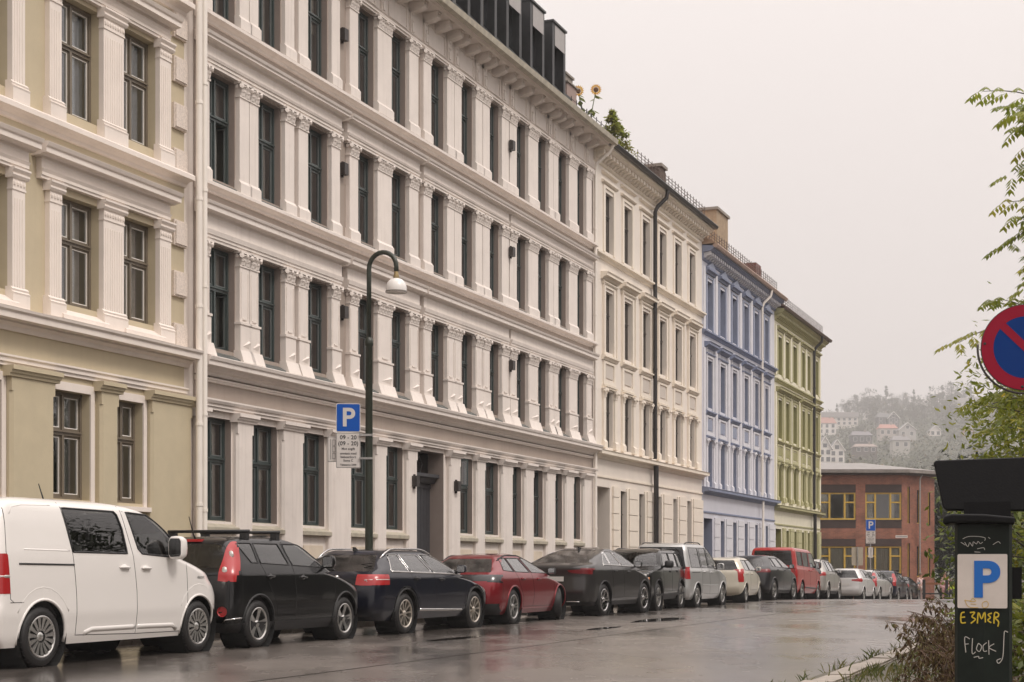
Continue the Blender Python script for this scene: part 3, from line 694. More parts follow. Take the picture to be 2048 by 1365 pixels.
# ------------------------------------------------------------ houses 3, 4, 5
def house_plain(name, X0, X1, label, wallm, trim, light, frame, fm, cols, gcols, door, Z, zeave, caps, pipe_x, pipe_m, seed, reveal, roofm, gut_m, arch=False):
    b = bld('apartment_house', 0, label); rnd = random.Random(seed)
    (w1b, w1t), (w2b, w2t), (w3b, w3t) = Z['w1'], Z['w2'], Z['w3']
    ops = [(a, c, zb, zt) for a, c in cols for zb, zt in (Z['w1'], Z['w2'], Z['w3'])] + [(a, c, Z['gb'], Z['gt']) for a, c in gcols]
    dops = [(*door, -.5, Z['gt'] + .05, .9)]
    mb = wall_mesh(X0, X1, -4, zeave - .15, ops + dops, lambda x, z: 0, reveal); shell(mb, X0, X1, -4, zeave - .12)
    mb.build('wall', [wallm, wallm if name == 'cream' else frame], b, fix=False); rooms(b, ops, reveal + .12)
    for a, c in cols:
        for zb, zt in (Z['w1'], Z['w2'], Z['w3']): put_window(b, a, c, zb, zt, reveal, name, fm, rnd, .62, None, None, rnd.random() < .5)
    for a, c in gcols: put_window(b, a, c, Z['gb'], Z['gt'], reveal, name, fm, rnd, .62, None, None, False)
    dd = MB(); dd.box(door[0], door[1], .80, .86, -.5, Z['gt'] - .75); dd.box(door[0], door[1], .72, .88, Z['gt'] - .75, Z['gt'] - .60); dd.box((door[0] + door[1]) / 2 - .04, (door[0] + door[1]) / 2 + .04, .78, .8, -.5, Z['gt'] - .75)
    do = dd.build('door', mat(name + ' door', (.05, .045, .045), .4), b); MB().box(door[0], door[1], .82, .83, Z['gt'] - .6, Z['gt'] + .05).build('fanlight', mat('black fanlight glass', (.006, .006, .007), .08), do)
    W_ = [c - a for a, c in cols]
    for (a, c) in cols:
        e = .22
        # first floor: small leafy capitals on half pilasters, panel above
        for x in (a - .16, c + .16): pilaster(b, x - .12, x + .12, w1b - .05, w1t + .06, light, 'cor', .07)
        zl = Z['led']; zs = Z['s2']
        run(b, 'lintel', a - .30, c + .30, [(0, w1t + .06), (.06, w1t + .06), (.06, w1t + .11), (.10, w1t + .13), (.10, w1t + .17), (0, w1t + .18)], trim)
        MB().box(a - e, a - e + .2, -.05, 0, w1t + .2, zs - .18).box(c + e - .2, c + e, -.05, 0, w1t + .2, zs - .18).box(a - e + .2, c + e - .2, -.05, 0, zs - .26, zs - .18).box(a - e + .2, c + e - .2, -.05, 0, w1t + .2, w1t + .34).build('apron_frame', light, b)
        MB().box(a + .06, c - .06, -.03, 0, w1t + .42, zs - .33).build('apron_panel', frame, b)
        run(b, 'window_sill', a - .34, c + .34, [(0, zs - .16), (.06, zs - .15), (.10, zs - .08), (.15, zs - .06), (.15, zs - .01), (0, zs + .03)], trim)
        # second floor: framed window with hood
        s = MB(); zh = Z['hood']
        for x in (a - .20, c): s.box(x, x + .20, -.05, 0, zs + .03, w2t + .10)
        for x in (a - .27, c + .22): s.box(x, x + .05, -.09, 0, zs + .03, zh - .22)
        s.box(a - .20, c + .20, -.05, 0, w2t + .10, w2t + .2); s.build('window_surround', light, b)
        run(b, 'lintel', a - .30, c + .30, [(0, w2t + .2), (.08, w2t + .2), (.11, w2t + .24), (.11, w2t + .27), (0, w2t + .28)], trim)
        run(b, 'window_hood', a - .42, c + .42, [(0, zh - .22), (.08, zh - .2), (.12, zh - .14), (.24, zh - .12), (.24, zh - .04), (.28, zh), (0, zh + .03)], trim)
        # third floor
        s = MB()
        for x in (a - .20, c): s.box(x, x + .20, -.04, 0, w3b - .05, w3t + .12)
        s.box(a - .2, c + .2, -.04, 0, w3t + .12, w3t + .2); s.build('window_surround', light if name != 'blue' else frame, b)
        if name == 'cream':
            for z in (w3t + .30, w3t + .60): run(b, 'top_panel', a - .34, c + .34, [(0, z - .05), (.07, z - .04), (.11, z), (.11, z + .03), (0, z + .06)], trim)
        else:
            z = w3t + .28; run(b, 'window_hood', a - .34, c + .34, [(0, z), (.07, z), (.10, z + .08), (.20, z + .1), (.20, z + .18), (0, z + .22)], trim)
            if name == 'blue': MB().prism([(a - .34, z + .2), (c + .34, z + .2), ((a + c) / 2, z + .52)], -.14, 0).build('pediment', frame, b)
    for x in [cols[0][0] - .5] + [(cols[i][1] + cols[i + 1][0]) / 2 for i in range(5)] + [cols[5][1] + .5]:
        if caps: MB().box(x - .16, x + .16, -.055, 0, w1b - .05, Z['hood'] - .25).box(x - .16, x + .16, -.05, 0, w3b - .1, w3t + .5).build('lesene', wallm if name == 'green' else light, b)
    # courses
    ml, mbm = Z['mc']
    run(b, 'main_cornice', X0, X1 + .12, [(0, mbm), (.05, mbm), (.09, mbm + .09), (.16, mbm + .12), (.30, ml - .13), (.30, ml - .04), (.33, ml), (0, ml + .05)], trim)
    run(b, 'groove_moulding', X0, X1, [(0, Z['gr'] - .04), (.045, Z['gr'] - .03), (.045, Z['gr'] + .03), (0, Z['gr'] + .04)], trim)
    run(b, 'sill_course', X0, X1 + .1, [(0, Z['s3'] - .17), (.05, Z['s3'] - .16), (.10, Z['s3'] - .08), (.18, Z['s3'] - .06), (.18, Z['s3']), (0, Z['s3'] + .03)], trim)
    # ground storey: rusticated blocks between the openings
    blk = light; edges = [X0, door[0] - .12] + [door[1] + .2]
    spans = []
    openings = sorted([door] + list(gcols)); prev = X0
    for a, c in openings:
        if a - prev > .35: spans.append((prev + (.22 if prev > X0 else 0.02), a - .22))
        prev = c
    spans.append((prev + .22, X1 - .02))
    for a, c in spans:
        if c - a < .15: continue
        z = -.4; hgt = .56; top = Z['gt'] + .12
        while z < top - .1:
            z2 = min(z + hgt, top)
            MB().box(a, c, -.07, 0, z + .012, z2 - .012).build('rustic_block', blk, b); z = z2
    for a, c in gcols:
        MB().box(a - .2, a, -.035, 0, Z['gb'], Z['gt'] + .1).box(c, c + .2, -.035, 0, Z['gb'], Z['gt'] + .1).build('window_surround', light, b)
    # cornice with dentils
    zc = zeave
    run(b, 'eaves', X0, X1 + .15, [(0, zc - .62), (.05, zc - .6), (.08, zc - .55), (.05, zc - .5), (.05, zc - .30), (.36, zc - .26), (.42, zc - .2), (.48, zc - .18), (.48, zc - .06), (0, zc)], trim)
    de = MB(); de.prof(-.085, .085, [(.05, -.52), (.12, -.50), (.20, -.42), (.34, -.40), (.34, -.27), (.05, -.27)]); dm = de.mesh('dentil'); dm.materials.append(light)
    n = int((X1 - X0) / .34)
    for i in range(n): put('dentil', dm, None, b, (X0 + (i + .5) * (X1 - X0) / n, 0, zc))
    run(b, 'gutter', X0, X1 + .2, [(.44, zc - .05), (.50, zc - .12), (.60, zc - .12), (.66, zc - .02), (.64, zc + .02), (.5, zc + .02)], gut_m)
    rf = run(b, 'roof', X0, X1 + .2, [(.58, zc + .03), (.5, zc + .10), (-3.8, zc + 2.5), (-8.9, zc - .1)], roofm)
    snow_rail(rf, X0 + (4.5 if name == 'cream' else .3), X1, -.12, zc + .34, RAIL)
    x = pipe_x
    pipe(b, [(x + .28, -.56, zc - .12), (x + .26, -.52, zc - .40), (x + .04, -.24, zc - .75), (x, -.16, zc - .95), (x, -.16, ml + .1)], .075 if pipe_m is PIPE_B else .06, pipe_m, (11, 8.4, 6.2))
    pipe(b, [(x, -.20, ml - .16), (x, -.20, -1)], .095 if pipe_m is PIPE_B else .06, pipe_m)
    return b, rf
CRW = mat('cream stucco', (.77, .70, .625), .65, var=.04, vscale=1.2, bump=.12, bscale=70, streak=.10)
CRT = mat('creamy trim', (.80, .72, .61), .6, var=.05, bump=.1, streak=.14); CRL = mat('pale cream frame', (.80, .72, .62), .6, var=.04, bump=.1, streak=.08)
CRP = mat('greige panel', (.58, .52, .46), .65)
BRN = mat('dark brown window paint', (.035, .026, .022), .35); BRL = mat('brown sash line', (.25, .22, .19), .5)
cr, rfc = house_plain('cream', 22.78, 36.5, 'cream-white stucco apartment house with black downpipe, next to the blue house', CRW, CRT, CRL, CRP, (BRN, BRL),
    [(23.95, 24.83), (26.0, 26.93), (28.17, 29.08), (30.3, 31.2), (32.4, 33.32), (34.5, 35.37)], [(25.6, 26.3), (27.75, 28.45), (29.95, 30.58), (32.15, 32.75), (34.15, 34.8)], (23.15, 24.5),
    dict(w1=(5.18, 7.07), w2=(8.38, 10.42), w3=(11.75, 13.74), gb=1.6, gt=3.77, s2=8.23, led=7.3, hood=10.97, mc=(5.01, 4.74), gr=4.16, s3=11.57), 15.13, False, 29.3, PIPE_B, 21, .14, TILE, PIPE_B)
BLW = mat('pale blue-grey stucco', (.60, .60, .655), .65, var=.05, vscale=1.2, bump=.12, streak=.12); BLT = mat('blue trim', (.205, .235, .335), .6, var=.08, bump=.1, streak=.15)
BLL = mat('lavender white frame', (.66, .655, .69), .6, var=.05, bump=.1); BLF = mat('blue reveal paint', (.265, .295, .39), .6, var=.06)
BLN = mat('blue-grey window paint', (.20, .215, .28), .4); GUT_C = mat('salmon copper gutter', (.42, .30, .24), .5, var=.2, vscale=4)
bl, rfb = house_plain('blue', 36.52, 50.28, 'pale blue stucco apartment house with a buff chimney', BLW, BLT, BLL, BLF, (BLN, BLL),
    [(37.3, 38.15), (39.4, 40.33), (41.6, 42.45), (43.8, 44.65), (45.9, 46.72), (48.05, 48.82)], [(39.5, 40.2), (41.7, 42.4), (43.9, 44.55), (46.0, 46.6), (48.2, 48.8)], (36.8, 38.2),
    dict(w1=(4.5, 6.43), w2=(7.8, 9.78), w3=(11.08, 13.08), gb=.9, gt=3.12, s2=7.64, led=6.7, hood=10.47, mc=(4.42, 4.15), gr=3.43, s3=10.93), 14.4, True, 46.9, PIPE_W, 22, .19, mat('buff roof tiles', (.33, .22, .15), .6, var=.25, vscale=4), GUT_C)
GRW = mat('pale yellow-green stucco', (.74, .70, .56), .65, var=.05, bump=.12, streak=.10); GRT = mat('olive green trim', (.38, .36, .19), .6, var=.08, bump=.1, streak=.12)
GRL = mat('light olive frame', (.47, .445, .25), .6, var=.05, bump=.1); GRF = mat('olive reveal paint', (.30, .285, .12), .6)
g2, rfg = house_plain('green', 50.3, 62.3, 'yellow-green stucco apartment house at the far end of the row', GRW, GRT, GRL, GRF, (GRF, GRL),
    [(51.05, 52.0), (52.85, 53.75), (54.7, 55.68), (57.0, 57.83), (58.5, 59.3), (60.85, 61.6)], [(53.0, 53.65), (55.0, 55.6), (57.0, 57.6), (58.6, 59.15), (60.9, 61.4)], (50.6, 51.9),
    dict(w1=(4.45, 6.3), w2=(7.6, 9.53), w3=(10.8, 12.68), gb=.7, gt=3.0, s2=7.46, led=6.5, hood=10.1, mc=(4.21, 3.95), gr=3.27, s3=10.5), 13.98, True, 59.75, PIPE_B, 23, .22, TILE, RAIL)
# chimneys
def chimney(parent, x0, x1, y0, y1, z0, z1, m):
    o = MB().box(x0, x1, y0, y1, z0, z1).build('chimney', m, parent); MB().box(x0 - .08, x1 + .08, y0 - .08, y1 + .08, z1, z1 + .12).build('chimney_cap', mat('grey coping', (.25, .22, .19), .7), o); return o
BUFF = mat('buff chimney brick', (.34, .25, .165), .75, var=.2, vscale=6, bump=.4, bscale=20, streak=.3)
chimney(rfb, 42.8, 44.9, 1.0, 2.2, 14.4, 17.3, BUFF)
chimney(rfc, 33.2, 33.9, .8, 1.6, 15.2, 16.9, mat('soot dark chimney', (.12, .085, .07), .8, var=.3))
MB().box(48.9, 50.0, .6, 1.8, 14.4, 16.0).build('roof_hatch', mat('red brown sheet', (.13, .04, .03), .5), rfb)

# ============================================================ PARKED CARS
TYRE = mat('wet tyre rubber', (.014, .013, .013), .55, bump=.3, bscale=60)
WELL = mat('wheel housing', (.008, .008, .008), .9)
PLAST = mat('black car plastic', (.016, .016, .017), .5, bump=.15, bscale=200)
ALLOY = mat('silver alloy', (.55, .54, .52), .28, metal=.9, var=.1, vscale=20)
ALLOY_W = mat('champagne alloy', (.58, .53, .46), .3, metal=.85, var=.1, vscale=20)
ALLOY_D = mat('dark alloy', (.05, .05, .052), .35, metal=.7)
CHROME = mat('chrome strip', (.66, .65, .64), .15, metal=1)
SEAM = mat('panel gap', (.006, .006, .006), .8)
RED_L = mat('red lamp glass', (.36, .012, .014), .30, coat=.5, cr=.16)
RED_D = mat('deep red lamp glass', (.16, .006, .01), .30, coat=.5, cr=.16)
CLEAR_L = mat('clear lamp glass', (.55, .53, .50), .3, metal=.4, coat=.5, cr=.15)
DARK_L = mat('smoked lamp glass', (.012, .01, .012), .25, coat=.6, cr=.12)
ORANGE_L = mat('amber lamp glass', (.55, .17, .02), .1, coat=1.0)
SEATM = mat('grey seat cloth', (.05, .05, .052), .9)
CABIN = mat('cabin plastic', (.035, .034, .034), .8)
PLATE = mat('plate white', (.62, .60, .57), .5)
GL_CLEAR = glass('car glass clear', (.86, .93, .88), 2.0, .0)
GL_TINT = glass('car glass tinted', (.24, .245, .24), 2.2, .0)
GL_MID = glass('car glass', (.60, .64, .62), 2.2, .03)
GL_REAR = glass('car rear glass', (.30, .305, .30), 1.7, .16)
def paint(name, col, metal=.35, rough=.32): return mat(name, col, rough, metal=metal, spec=.10, coat=.8, wet=.05, cr=.03)

def pchip(pts):
    xs = [p[0] for p in pts]; ys = [p[1] for p in pts]; n = len(xs)
    h = [xs[i + 1] - xs[i] for i in range(n - 1)]; d = [(ys[i + 1] - ys[i]) / h[i] for i in range(n - 1)]
    m = [d[0]] + [0 if d[i - 1] * d[i] <= 0 else 3 * (h[i - 1] + h[i]) / ((2 * h[i] + h[i - 1]) / d[i - 1] + (h[i] + 2 * h[i - 1]) / d[i]) for i in range(1, n - 1)] + [d[-1]]
    def ev(x):
        if x <= xs[0]: return ys[0]
        if x >= xs[-1]: return ys[-1]
        i = 0
        while x > xs[i + 1]: i += 1
        t = (x - xs[i]) / h[i]
        return ys[i] * (2 * t ** 3 - 3 * t * t + 1) + h[i] * m[i] * (t ** 3 - 2 * t * t + t) + ys[i + 1] * (3 * t * t - 2 * t ** 3) + h[i] * m[i + 1] * (t ** 3 - t * t)
    return ev
def inpoly(x, y, P):
    r = False; n = len(P); j = n - 1
    for i in range(n):
        a, b = P[i], P[j]
        if (a[1] > y) != (b[1] > y) and x < (b[0] - a[0]) * (y - a[1]) / (b[1] - a[1]) + a[0]: r = not r
        j = i
    return r
def nearest(x, y, P):
    best = (1e9, x, y); n = len(P)
    for i in range(n):
        ax, ay = P[i]; bx, by = P[(i + 1) % n]; dx, dy = bx - ax, by - ay; l = dx * dx + dy * dy
        t = max(0, min(1, ((x - ax) * dx + (y - ay) * dy) / l)) if l else 0
        px, py = ax + dx * t, ay + dy * t; q = (px - x) ** 2 + (py - y) ** 2
        if q < best[0]: best = (q, px, py)
    return best

class Car:
    """body lofted from horizontal contours; glass, lamps and trim are cut out of the same surface"""
    def __init__(s, name, label, P, L, W, H, front, rear, width, ax, r, fine=True, bow=(.10, .05), rc=(.30, .20), taper=(.05, .03)):
        s.name, s.L, s.W, s.H, s.ax, s.r, s.paint = name, L, W, H, ax, r, P
        s.root = empty(name); tag(s.root, label, 'car' if 'van' not in name else 'van', 'cars parked along the kerb')
        s.F, s.Rr, s.Wd = pchip(front), pchip(rear), pchip([(z, w * W / 2) for z, w in width])
        zs = sorted({*[p[0] for p in front], *[p[0] for p in rear], *[p[0] for p in width]}); out = [zs[0]]
        mx, mz = (.09, .04) if fine else (.16, .07)
        for a, b in zip(zs, zs[1:]):
            n = max(1, math.ceil((b - a) / mz), math.ceil(abs(s.F(b) - s.F(a)) / mx), math.ceil(abs(s.Rr(b) - s.Rr(a)) / mx), math.ceil(abs(s.Wd(b) - s.Wd(a)) / .06))
            out += [a + (b - a) * i / n for i in range(1, n + 1)]
        s.zs = out; ns = 64 if fine else 36; ne, nc = (6, 7) if fine else (4, 5)
        s.bow, s.rc, s.taper = bow, rc, taper
        s.loop = lambda z, iw=0, il=0: s._loop(z, ns, ne, nc, iw, il)
        s.V = []; s.faces = []
        for z in s.zs: lp = s.loop(z); s.V += lp
        k = len(lp); n = len(s.zs)
        for i in range(n - 1):
            for j in range(k): s.faces.append((i * k + j, (i + 1) * k + j, (i + 1) * k + (j + 1) % k, i * k + (j + 1) % k))
        s.faces.append(tuple(range(k))); s.faces.append(tuple(range(n * k - 1, (n - 1) * k - 1, -1)))
        s.V = [Vector(v) for v in s.V]
        s.bvh = BVHTree.FromPolygons(s.V, s.faces)
        s.reg = ['body'] * len(s.faces); s.reg[-2] = 'underbody'
        s.cen = [sum((s.V[i] for i in f), Vector()) / len(f) for f in s.faces]
        s.nor = []
        for f in s.faces:
            a = s.V[f[2]] - s.V[f[0]]; b = s.V[f[3]] - s.V[f[1]]; nn = a.cross(b)
            if nn.length > 1e-12: nn.normalize()
            s.nor.append(-nn)
        # make sure normals point outward
        mid = Vector((L / 2, 0, H * .45))
        if sum((c - mid).dot(nn) for c, nn in zip(s.cen, s.nor)) < 0: s.nor = [-q for q in s.nor]
        s.defs = {}; s.polys = []
    def _loop(s, z, ns, ne, nc, iw, il):
        w = s.Wd(z) - iw; xf = s.F(z) - il; xr = s.Rr(z) + il; ln = xf - xr
        g = .38 if z > s.H * .66 else 1.0; rf = min(s.rc[0] * g, w * .6, ln * .25); rr = min(s.rc[1], w * .5, ln * .25); bf = min(s.bow[0] * (.6 if g < 1 else 1), ln * .1); br = min(s.bow[1], ln * .1)
        h = []
        q0 = 1 - rf / w * .9
        for i in range(ne): q = q0 * i / ne; h.append((xf - bf * q * q, w * q))
        for i in range(nc):
            a = pi / 2 * i / nc; q = q0 + (1 - q0) * sin(a); h.append((xf - bf * q * q - rf * (1 - cos(a)), w * q))
        xa = xf - bf - rf; q1 = 1 - rr / w * .9; xb = xr + br + rr
        for i in range(ns + 1): h.append((xa + (xb - xa) * i / ns, w))
        for i in range(nc - 1, -1, -1):
            a = pi / 2 * i / nc; q = q1 + (1 - q1) * sin(a); h.append((xr + br * q * q + rr * (1 - cos(a)), w * q))
        for i in range(ne - 1, -1, -1): q = q1 * i / ne; h.append((xr + br * q * q, w * q))
        c = s.L / 2
        def tp(x): d = (x - c) / c; return 1 - (s.taper[0] if d > 0 else s.taper[1]) * abs(d) ** 2.5
        R_ = [(x, -y * tp(x), z) for x, y in h]; Lf = [(x, y * tp(x), z) for x, y in h[1:-1]][::-1]
        return R_ + Lf
    def topz(s, x, pf=.16, pr=.14, cap=.125):
        z = s.H - cap
        while z > .5 and not (s.F(z) - pf > x and s.Rr(z) + pr < x): z -= .008
        return z
    def region(s, key, view, poly, m, push=0.0, cut=False, thr=.55, zmin=None):
        s.defs[key] = (m, push, cut, view); s.polys.append((key, view, poly))
        for i, c in enumerate(s.cen):
            if s.reg[i] not in ('body',) or len(s.faces[i]) > 4: continue
            n = s.nor[i]
            if view == 'side':
                if abs(n.y) < thr: continue
                ok = inpoly(c.x, c.z, poly)
            elif view == 'rear':
                if n.x > -.10 or abs(n.y) > .93 or c.x > s.L * .5: continue
                ok = inpoly(abs(c.y), c.z, poly)
            else:
                if n.x < .10 or abs(n.y) > .93 or c.x < s.L * .35: continue
                ok = inpoly(abs(c.y), c.z, poly)
            if ok: s.reg[i] = key
    def on_side(s, x, z, side=-1, off=0.0):
        for k in range(40):
            h = s.bvh.ray_cast(Vector((x + (s.L / 2 - x) * .012 * k, side * 3, z - .01 * k)), Vector((0, -side, 0)))
            if h[0] and abs(h[0].y) > s.W * .2: return h[0] + Vector((0, side * off, 0))
        return Vector((x, side * s.W / 2, z))
    def on_rear(s, y, z, off=0.0):
        h = s.bvh.ray_cast(Vector((-2, y, z)), Vector((1, 0, 0))); return (h[0] + Vector((-off, 0, 0))) if h[0] else Vector((0, y, z))
    def on_front(s, y, z, off=0.0):
        h = s.bvh.ray_cast(Vector((s.L + 2, y, z)), Vector((-1, 0, 0))); return (h[0] + Vector((off, 0, 0))) if h[0] else Vector((s.L, y, z))
    def finish(s):
        V = [v.copy() for v in s.V]
        vr = [set() for _ in V]
        for f, r in zip(s.faces, s.reg):
            for i in f: vr[i].add(r)
        for key, view, poly in s.polys:
            for i, rs in enumerate(vr):
                if key not in rs or len({q.split('.')[0] if q.startswith(('taillight', 'light_band')) else q for q in rs}) < 2: continue
                v = V[i]; a = (v.x if view == 'side' else abs(v.y)); q, px, pz = nearest(a, v.z, poly)
                if q > .085 ** 2: continue
                if view == 'side':
                    sg = -1 if v.y < 0 else 1; h = s.bvh.ray_cast(Vector((px, sg * 3, pz)), Vector((0, -sg, 0)))
                elif view == 'rear':
                    sg = -1 if v.y < 0 else 1; h = s.bvh.ray_cast(Vector((-2, sg * px, pz)), Vector((1, 0, 0)))
                else:
                    sg = -1 if v.y < 0 else 1; h = s.bvh.ray_cast(Vector((s.L + 2, sg * px, pz)), Vector((-1, 0, 0)))
                if h[0] is not None and (h[0] - v).length < .13: V[i] = h[0]
        groups = {}
        for f, r, c in zip(s.faces, s.reg, s.cen):
            if r in s.defs and s.defs[r][2]: continue
            sd = '' if r in ('body', 'underbody') or (r in s.defs and r.split('.')[0] in ('windscreen', 'rear_window', 'lower_trim', 'light_band', 'tailgate_panel', 'grille', 'roof_panel', 'bumper_trim')) else ('R' if c.y < 0 else 'L')
            if r.startswith('taillight'): r = 'taillight.0'
            if r.startswith('light_band'): r = 'light_band'
            groups.setdefault((r, sd), []).append(f)
        s.body = None
        for (r, sd), fs in sorted(groups.items(), key=lambda k: k[0] != ('body', '')):
            if r not in s.defs and r + '.0' in s.defs: s.defs[r] = s.defs[r + '.0']
            ids = sorted({i for f in fs for i in f}); mp = {a: b for b, a in enumerate(ids)}
            me = bpy.data.meshes.new(r); m = s.paint if r == 'body' else (PLAST if r == 'underbody' else s.defs[r][0])
            me.from_pydata([V[i] for i in ids], [], [tuple(mp[i] for i in f) for f in fs]); me.polygons.foreach_set('use_smooth', [True] * len(fs))
            b = bmesh.new(); b.from_mesh(me); bmesh.ops.recalc_face_normals(b, faces=b.faces)
            def ref(p): return Vector((min(max(p.x, s.L * .3), s.L * .7), 0, min(p.z, s.H * .6)))
            if sum((f.calc_center_median() - ref(f.calc_center_median())).dot(f.normal) * f.calc_area() for f in b.faces) < 0: bmesh.ops.reverse_faces(b, faces=b.faces)
            if r in s.defs and s.defs[r][1]:
                p = s.defs[r][1]; b.normal_update()
                for v in b.verts: v.co += v.normal * p
            for e in b.edges:
                if len(e.link_faces) == 2 and e.calc_face_angle(0) > R(50): e.smooth = False
            b.to_mesh(me); b.free()
            o = put(r.split('.')[0], me, m, s.root)
            if r == 'body': s.body = o
    # ---- pieces laid on the surface
    def strip(s, name, pts, r, m, side=-1, closed=False, step=.06, off=0.0, parent=None, view='side'):
        P = []; q = pts + ([pts[0]] if closed else [])
        for (a, b), (c, d) in zip(q, q[1:]):
            n = max(1, int(math.hypot(c - a, d - b) / step))
            for i in range(n): P.append((a + (c - a) * i / n, b + (d - b) * i / n))
        P.append(q[-1])
        f = (lambda x, z: s.on_side(x, z, side, off)) if view == 'side' else ((lambda y, z: s.on_rear(y, z, off)) if view == 'rear' else (lambda y, z: s.on_front(y, z, off)))
        return MB().tube([f(*p) for p in P], r, 6).build(name, m, parent or s.root, smooth=True)
    def both(s, fn, *a, **k):
        for sd in (-1, 1): fn(*a, side=sd, **k)
    def panes(s, belt, panes, m_front=GL_CLEAR, m_rear=GL_TINT, trim=PLAST, tr=.009, cap=.125, pf=.16, pr=.14, belt_trim=None, gap=.0, drop=0):
        """panes: (x_back_bottom, x_back_top, x_front_bottom, x_front_top); belt: function of x"""
        allp = []
        for k, (b0, t0, b1, t1) in enumerate(panes):
            n = 7; bot = [(b0 + (b1 - b0) * i / n, belt(b0 + (b1 - b0) * i / n)) for i in range(n + 1)]
            top = [(t0 + (t1 - t0) * i / n, max(belt(t0 + (t1 - t0) * i / n) + .015, s.topz(t0 + (t1 - t0) * i / n, pf, pr, cap))) for i in range(n + 1)]
            poly = bot + top[::-1]
            s.region('side_window.%d' % k, 'side', poly, m_front if k == len(panes) - 1 else m_rear, -.004)
            allp.append(poly)
        s.winpolys = allp
        s.after = getattr(s, 'after', [])
        def tr_():
            for poly in allp:
                for sd in (-1, 1): s.strip('window_seal', poly, tr, trim, sd, True, off=.0)
            if belt_trim:
                x0 = panes[0][0]; x1 = panes[-1][2]
                for sd in (-1, 1): s.strip('belt_strip', [(x0 + (x1 - x0) * i / 14, belt(x0 + (x1 - x0) * i / 14) - .012) for i in range(15)], .014, belt_trim, sd, off=.004)
        s.after.append(tr_)
    def glassfront(s, z0, z1, inset=.11, m=GL_CLEAR):
        poly = [(-.1, z0)] + [(s.Wd(z0 + (z1 - z0) * i / 8) - inset, z0 + (z1 - z0) * i / 8) for i in range(9)] + [(-.1, z1)]
        s.region('windscreen', 'front', poly, m, -.003)
        s.after = getattr(s, 'after', [])
    def glassrear(s, z0, z1, inset=.13, m=GL_REAR, inset_top=None):
        it = inset if inset_top is None else inset_top
        poly = [(-.1, z0)] + [(s.Wd(z0 + (z1 - z0) * i / 8) - (inset + (it - inset) * i / 8), z0 + (z1 - z0) * i / 8) for i in range(9)] + [(-.1, z1)]
        s.region('rear_window', 'rear', poly, m, -.003)
    def arches(s, rad=.0, lip=None, lipr=.018, flare=0):
        for k, x in enumerate(s.ax):
            rr = s.r + .055 + rad; n = 20
            poly = [(x + rr * cos(pi * i / n), s.r + rr * sin(pi * i / n)) for i in range(n + 1)] + [(x - rr, -.5), (x + rr, -.5)]
            s.region('arch.%d' % k, 'side', poly, WELL, cut=True, thr=.3)
            arc = poly[:n + 1]
            arc = [p for p in arc if p[1] > s.zs[0] + .02]
            arc = [(arc[0][0], s.zs[0] + .03)] + arc + [(arc[-1][0], s.zs[0] + .03)]
            s.after = getattr(s, 'after', [])
            s.after.append(lambda arc=arc: [s.strip('arch_lip', arc, lipr, lip or s.paint, sd, off=-.004) for sd in (-1, 1)])
            if flare:
                out_ = [(x + (rr + flare) * cos(pi * i / n), s.r + (rr + flare) * sin(pi * i / n)) for i in range(n + 1)]
                out_ = [p for p in out_ if p[1] > s.zs[0]]; inn = [(x + rr * cos(pi * i / n), s.r + rr * sin(pi * i / n)) for i in range(n + 1)]; inn = [p for p in inn if p[1] > s.zs[0]]
                s.region('arch_flare.%d' % k, 'side', [(out_[0][0], -.5)] + out_ + [(out_[-1][0], -.5)], lip or PLAST, .012, thr=.3)
            for sd in (-1, 1):
                w = MB(); yo = sd * (s.W / 2 - .02); yi = sd * (s.W / 2 - .42)
                pr = [(rr + .01, yo), (rr + .01, yi), (0.02, yi)]
                w.lathe(pr, 24, axis='y'); o = w.build('wheel_housing', WELL, s.root, loc=(x, 0, s.r)); 
    def wheels(s, style, steer=0.0, m=ALLOY, back=ALLOY_D, tw=.21):
        me = wheel_mesh(s.r, tw, style, m, back)
        for k, x in enumerate(s.ax):
            for sd in (-1, 1):
                o = put('wheel', me[0], None, s.root, (x, sd * (s.W / 2 - tw / 2 - .025), s.r), (0, 0, (0 if sd < 0 else pi) + (steer if k == 1 else 0)))
                put('rim', me[1], None, o); put('brake_disc', me[2], None, o)
    def seats(s, floor=.32, rows=(0,), belt=.95):
        def seat(x, y, w=.5):
            q = MB(); z = floor
            def rb(x0, x1, y0, y1, z0, z1, sh=0):
                q.add([(x0, y0, z0), (x1, y0, z0), (x1, y1, z0), (x0, y1, z0), (x0 - sh, y0 + .03, z1), (x1 - sh - .03, y0 + .03, z1), (x1 - sh - .03, y1 - .03, z1), (x0 - sh, y1 - .03, z1)], [(3, 2, 1, 0), (4, 5, 6, 7), (0, 1, 5, 4), (1, 2, 6, 5), (2, 3, 7, 6), (3, 0, 4, 7)])
            rb(x, x + .5, y - w / 2, y + w / 2, z, z + .2); rb(x - .12, x + .06, y - w / 2, y + w / 2, z + .1, z + .72, .14); rb(x - .25, x - .12, y - .13, y + .13, z + .74, z + .92, .02)
            o = q.build('seat', SEATM, s.root); md = o.modifiers.new('b', 'BEVEL'); md.width = .03; md.segments = 2
        for x in rows:
            for y in (-.36, .36): seat(x, y)
        mb = MB(); k = None
        lp0 = s.loop(floor, .10, .45); lp1 = s.loop(belt - .03, .07, .35); n = len(lp0)
        mb.add(lp0 + lp1, [(i, (i + 1) % n, (i + 1) % n + n, i + n) for i in range(n)] + [tuple(range(n))]); mb.build('cabin_tub', CABIN, s.root, smooth=True)
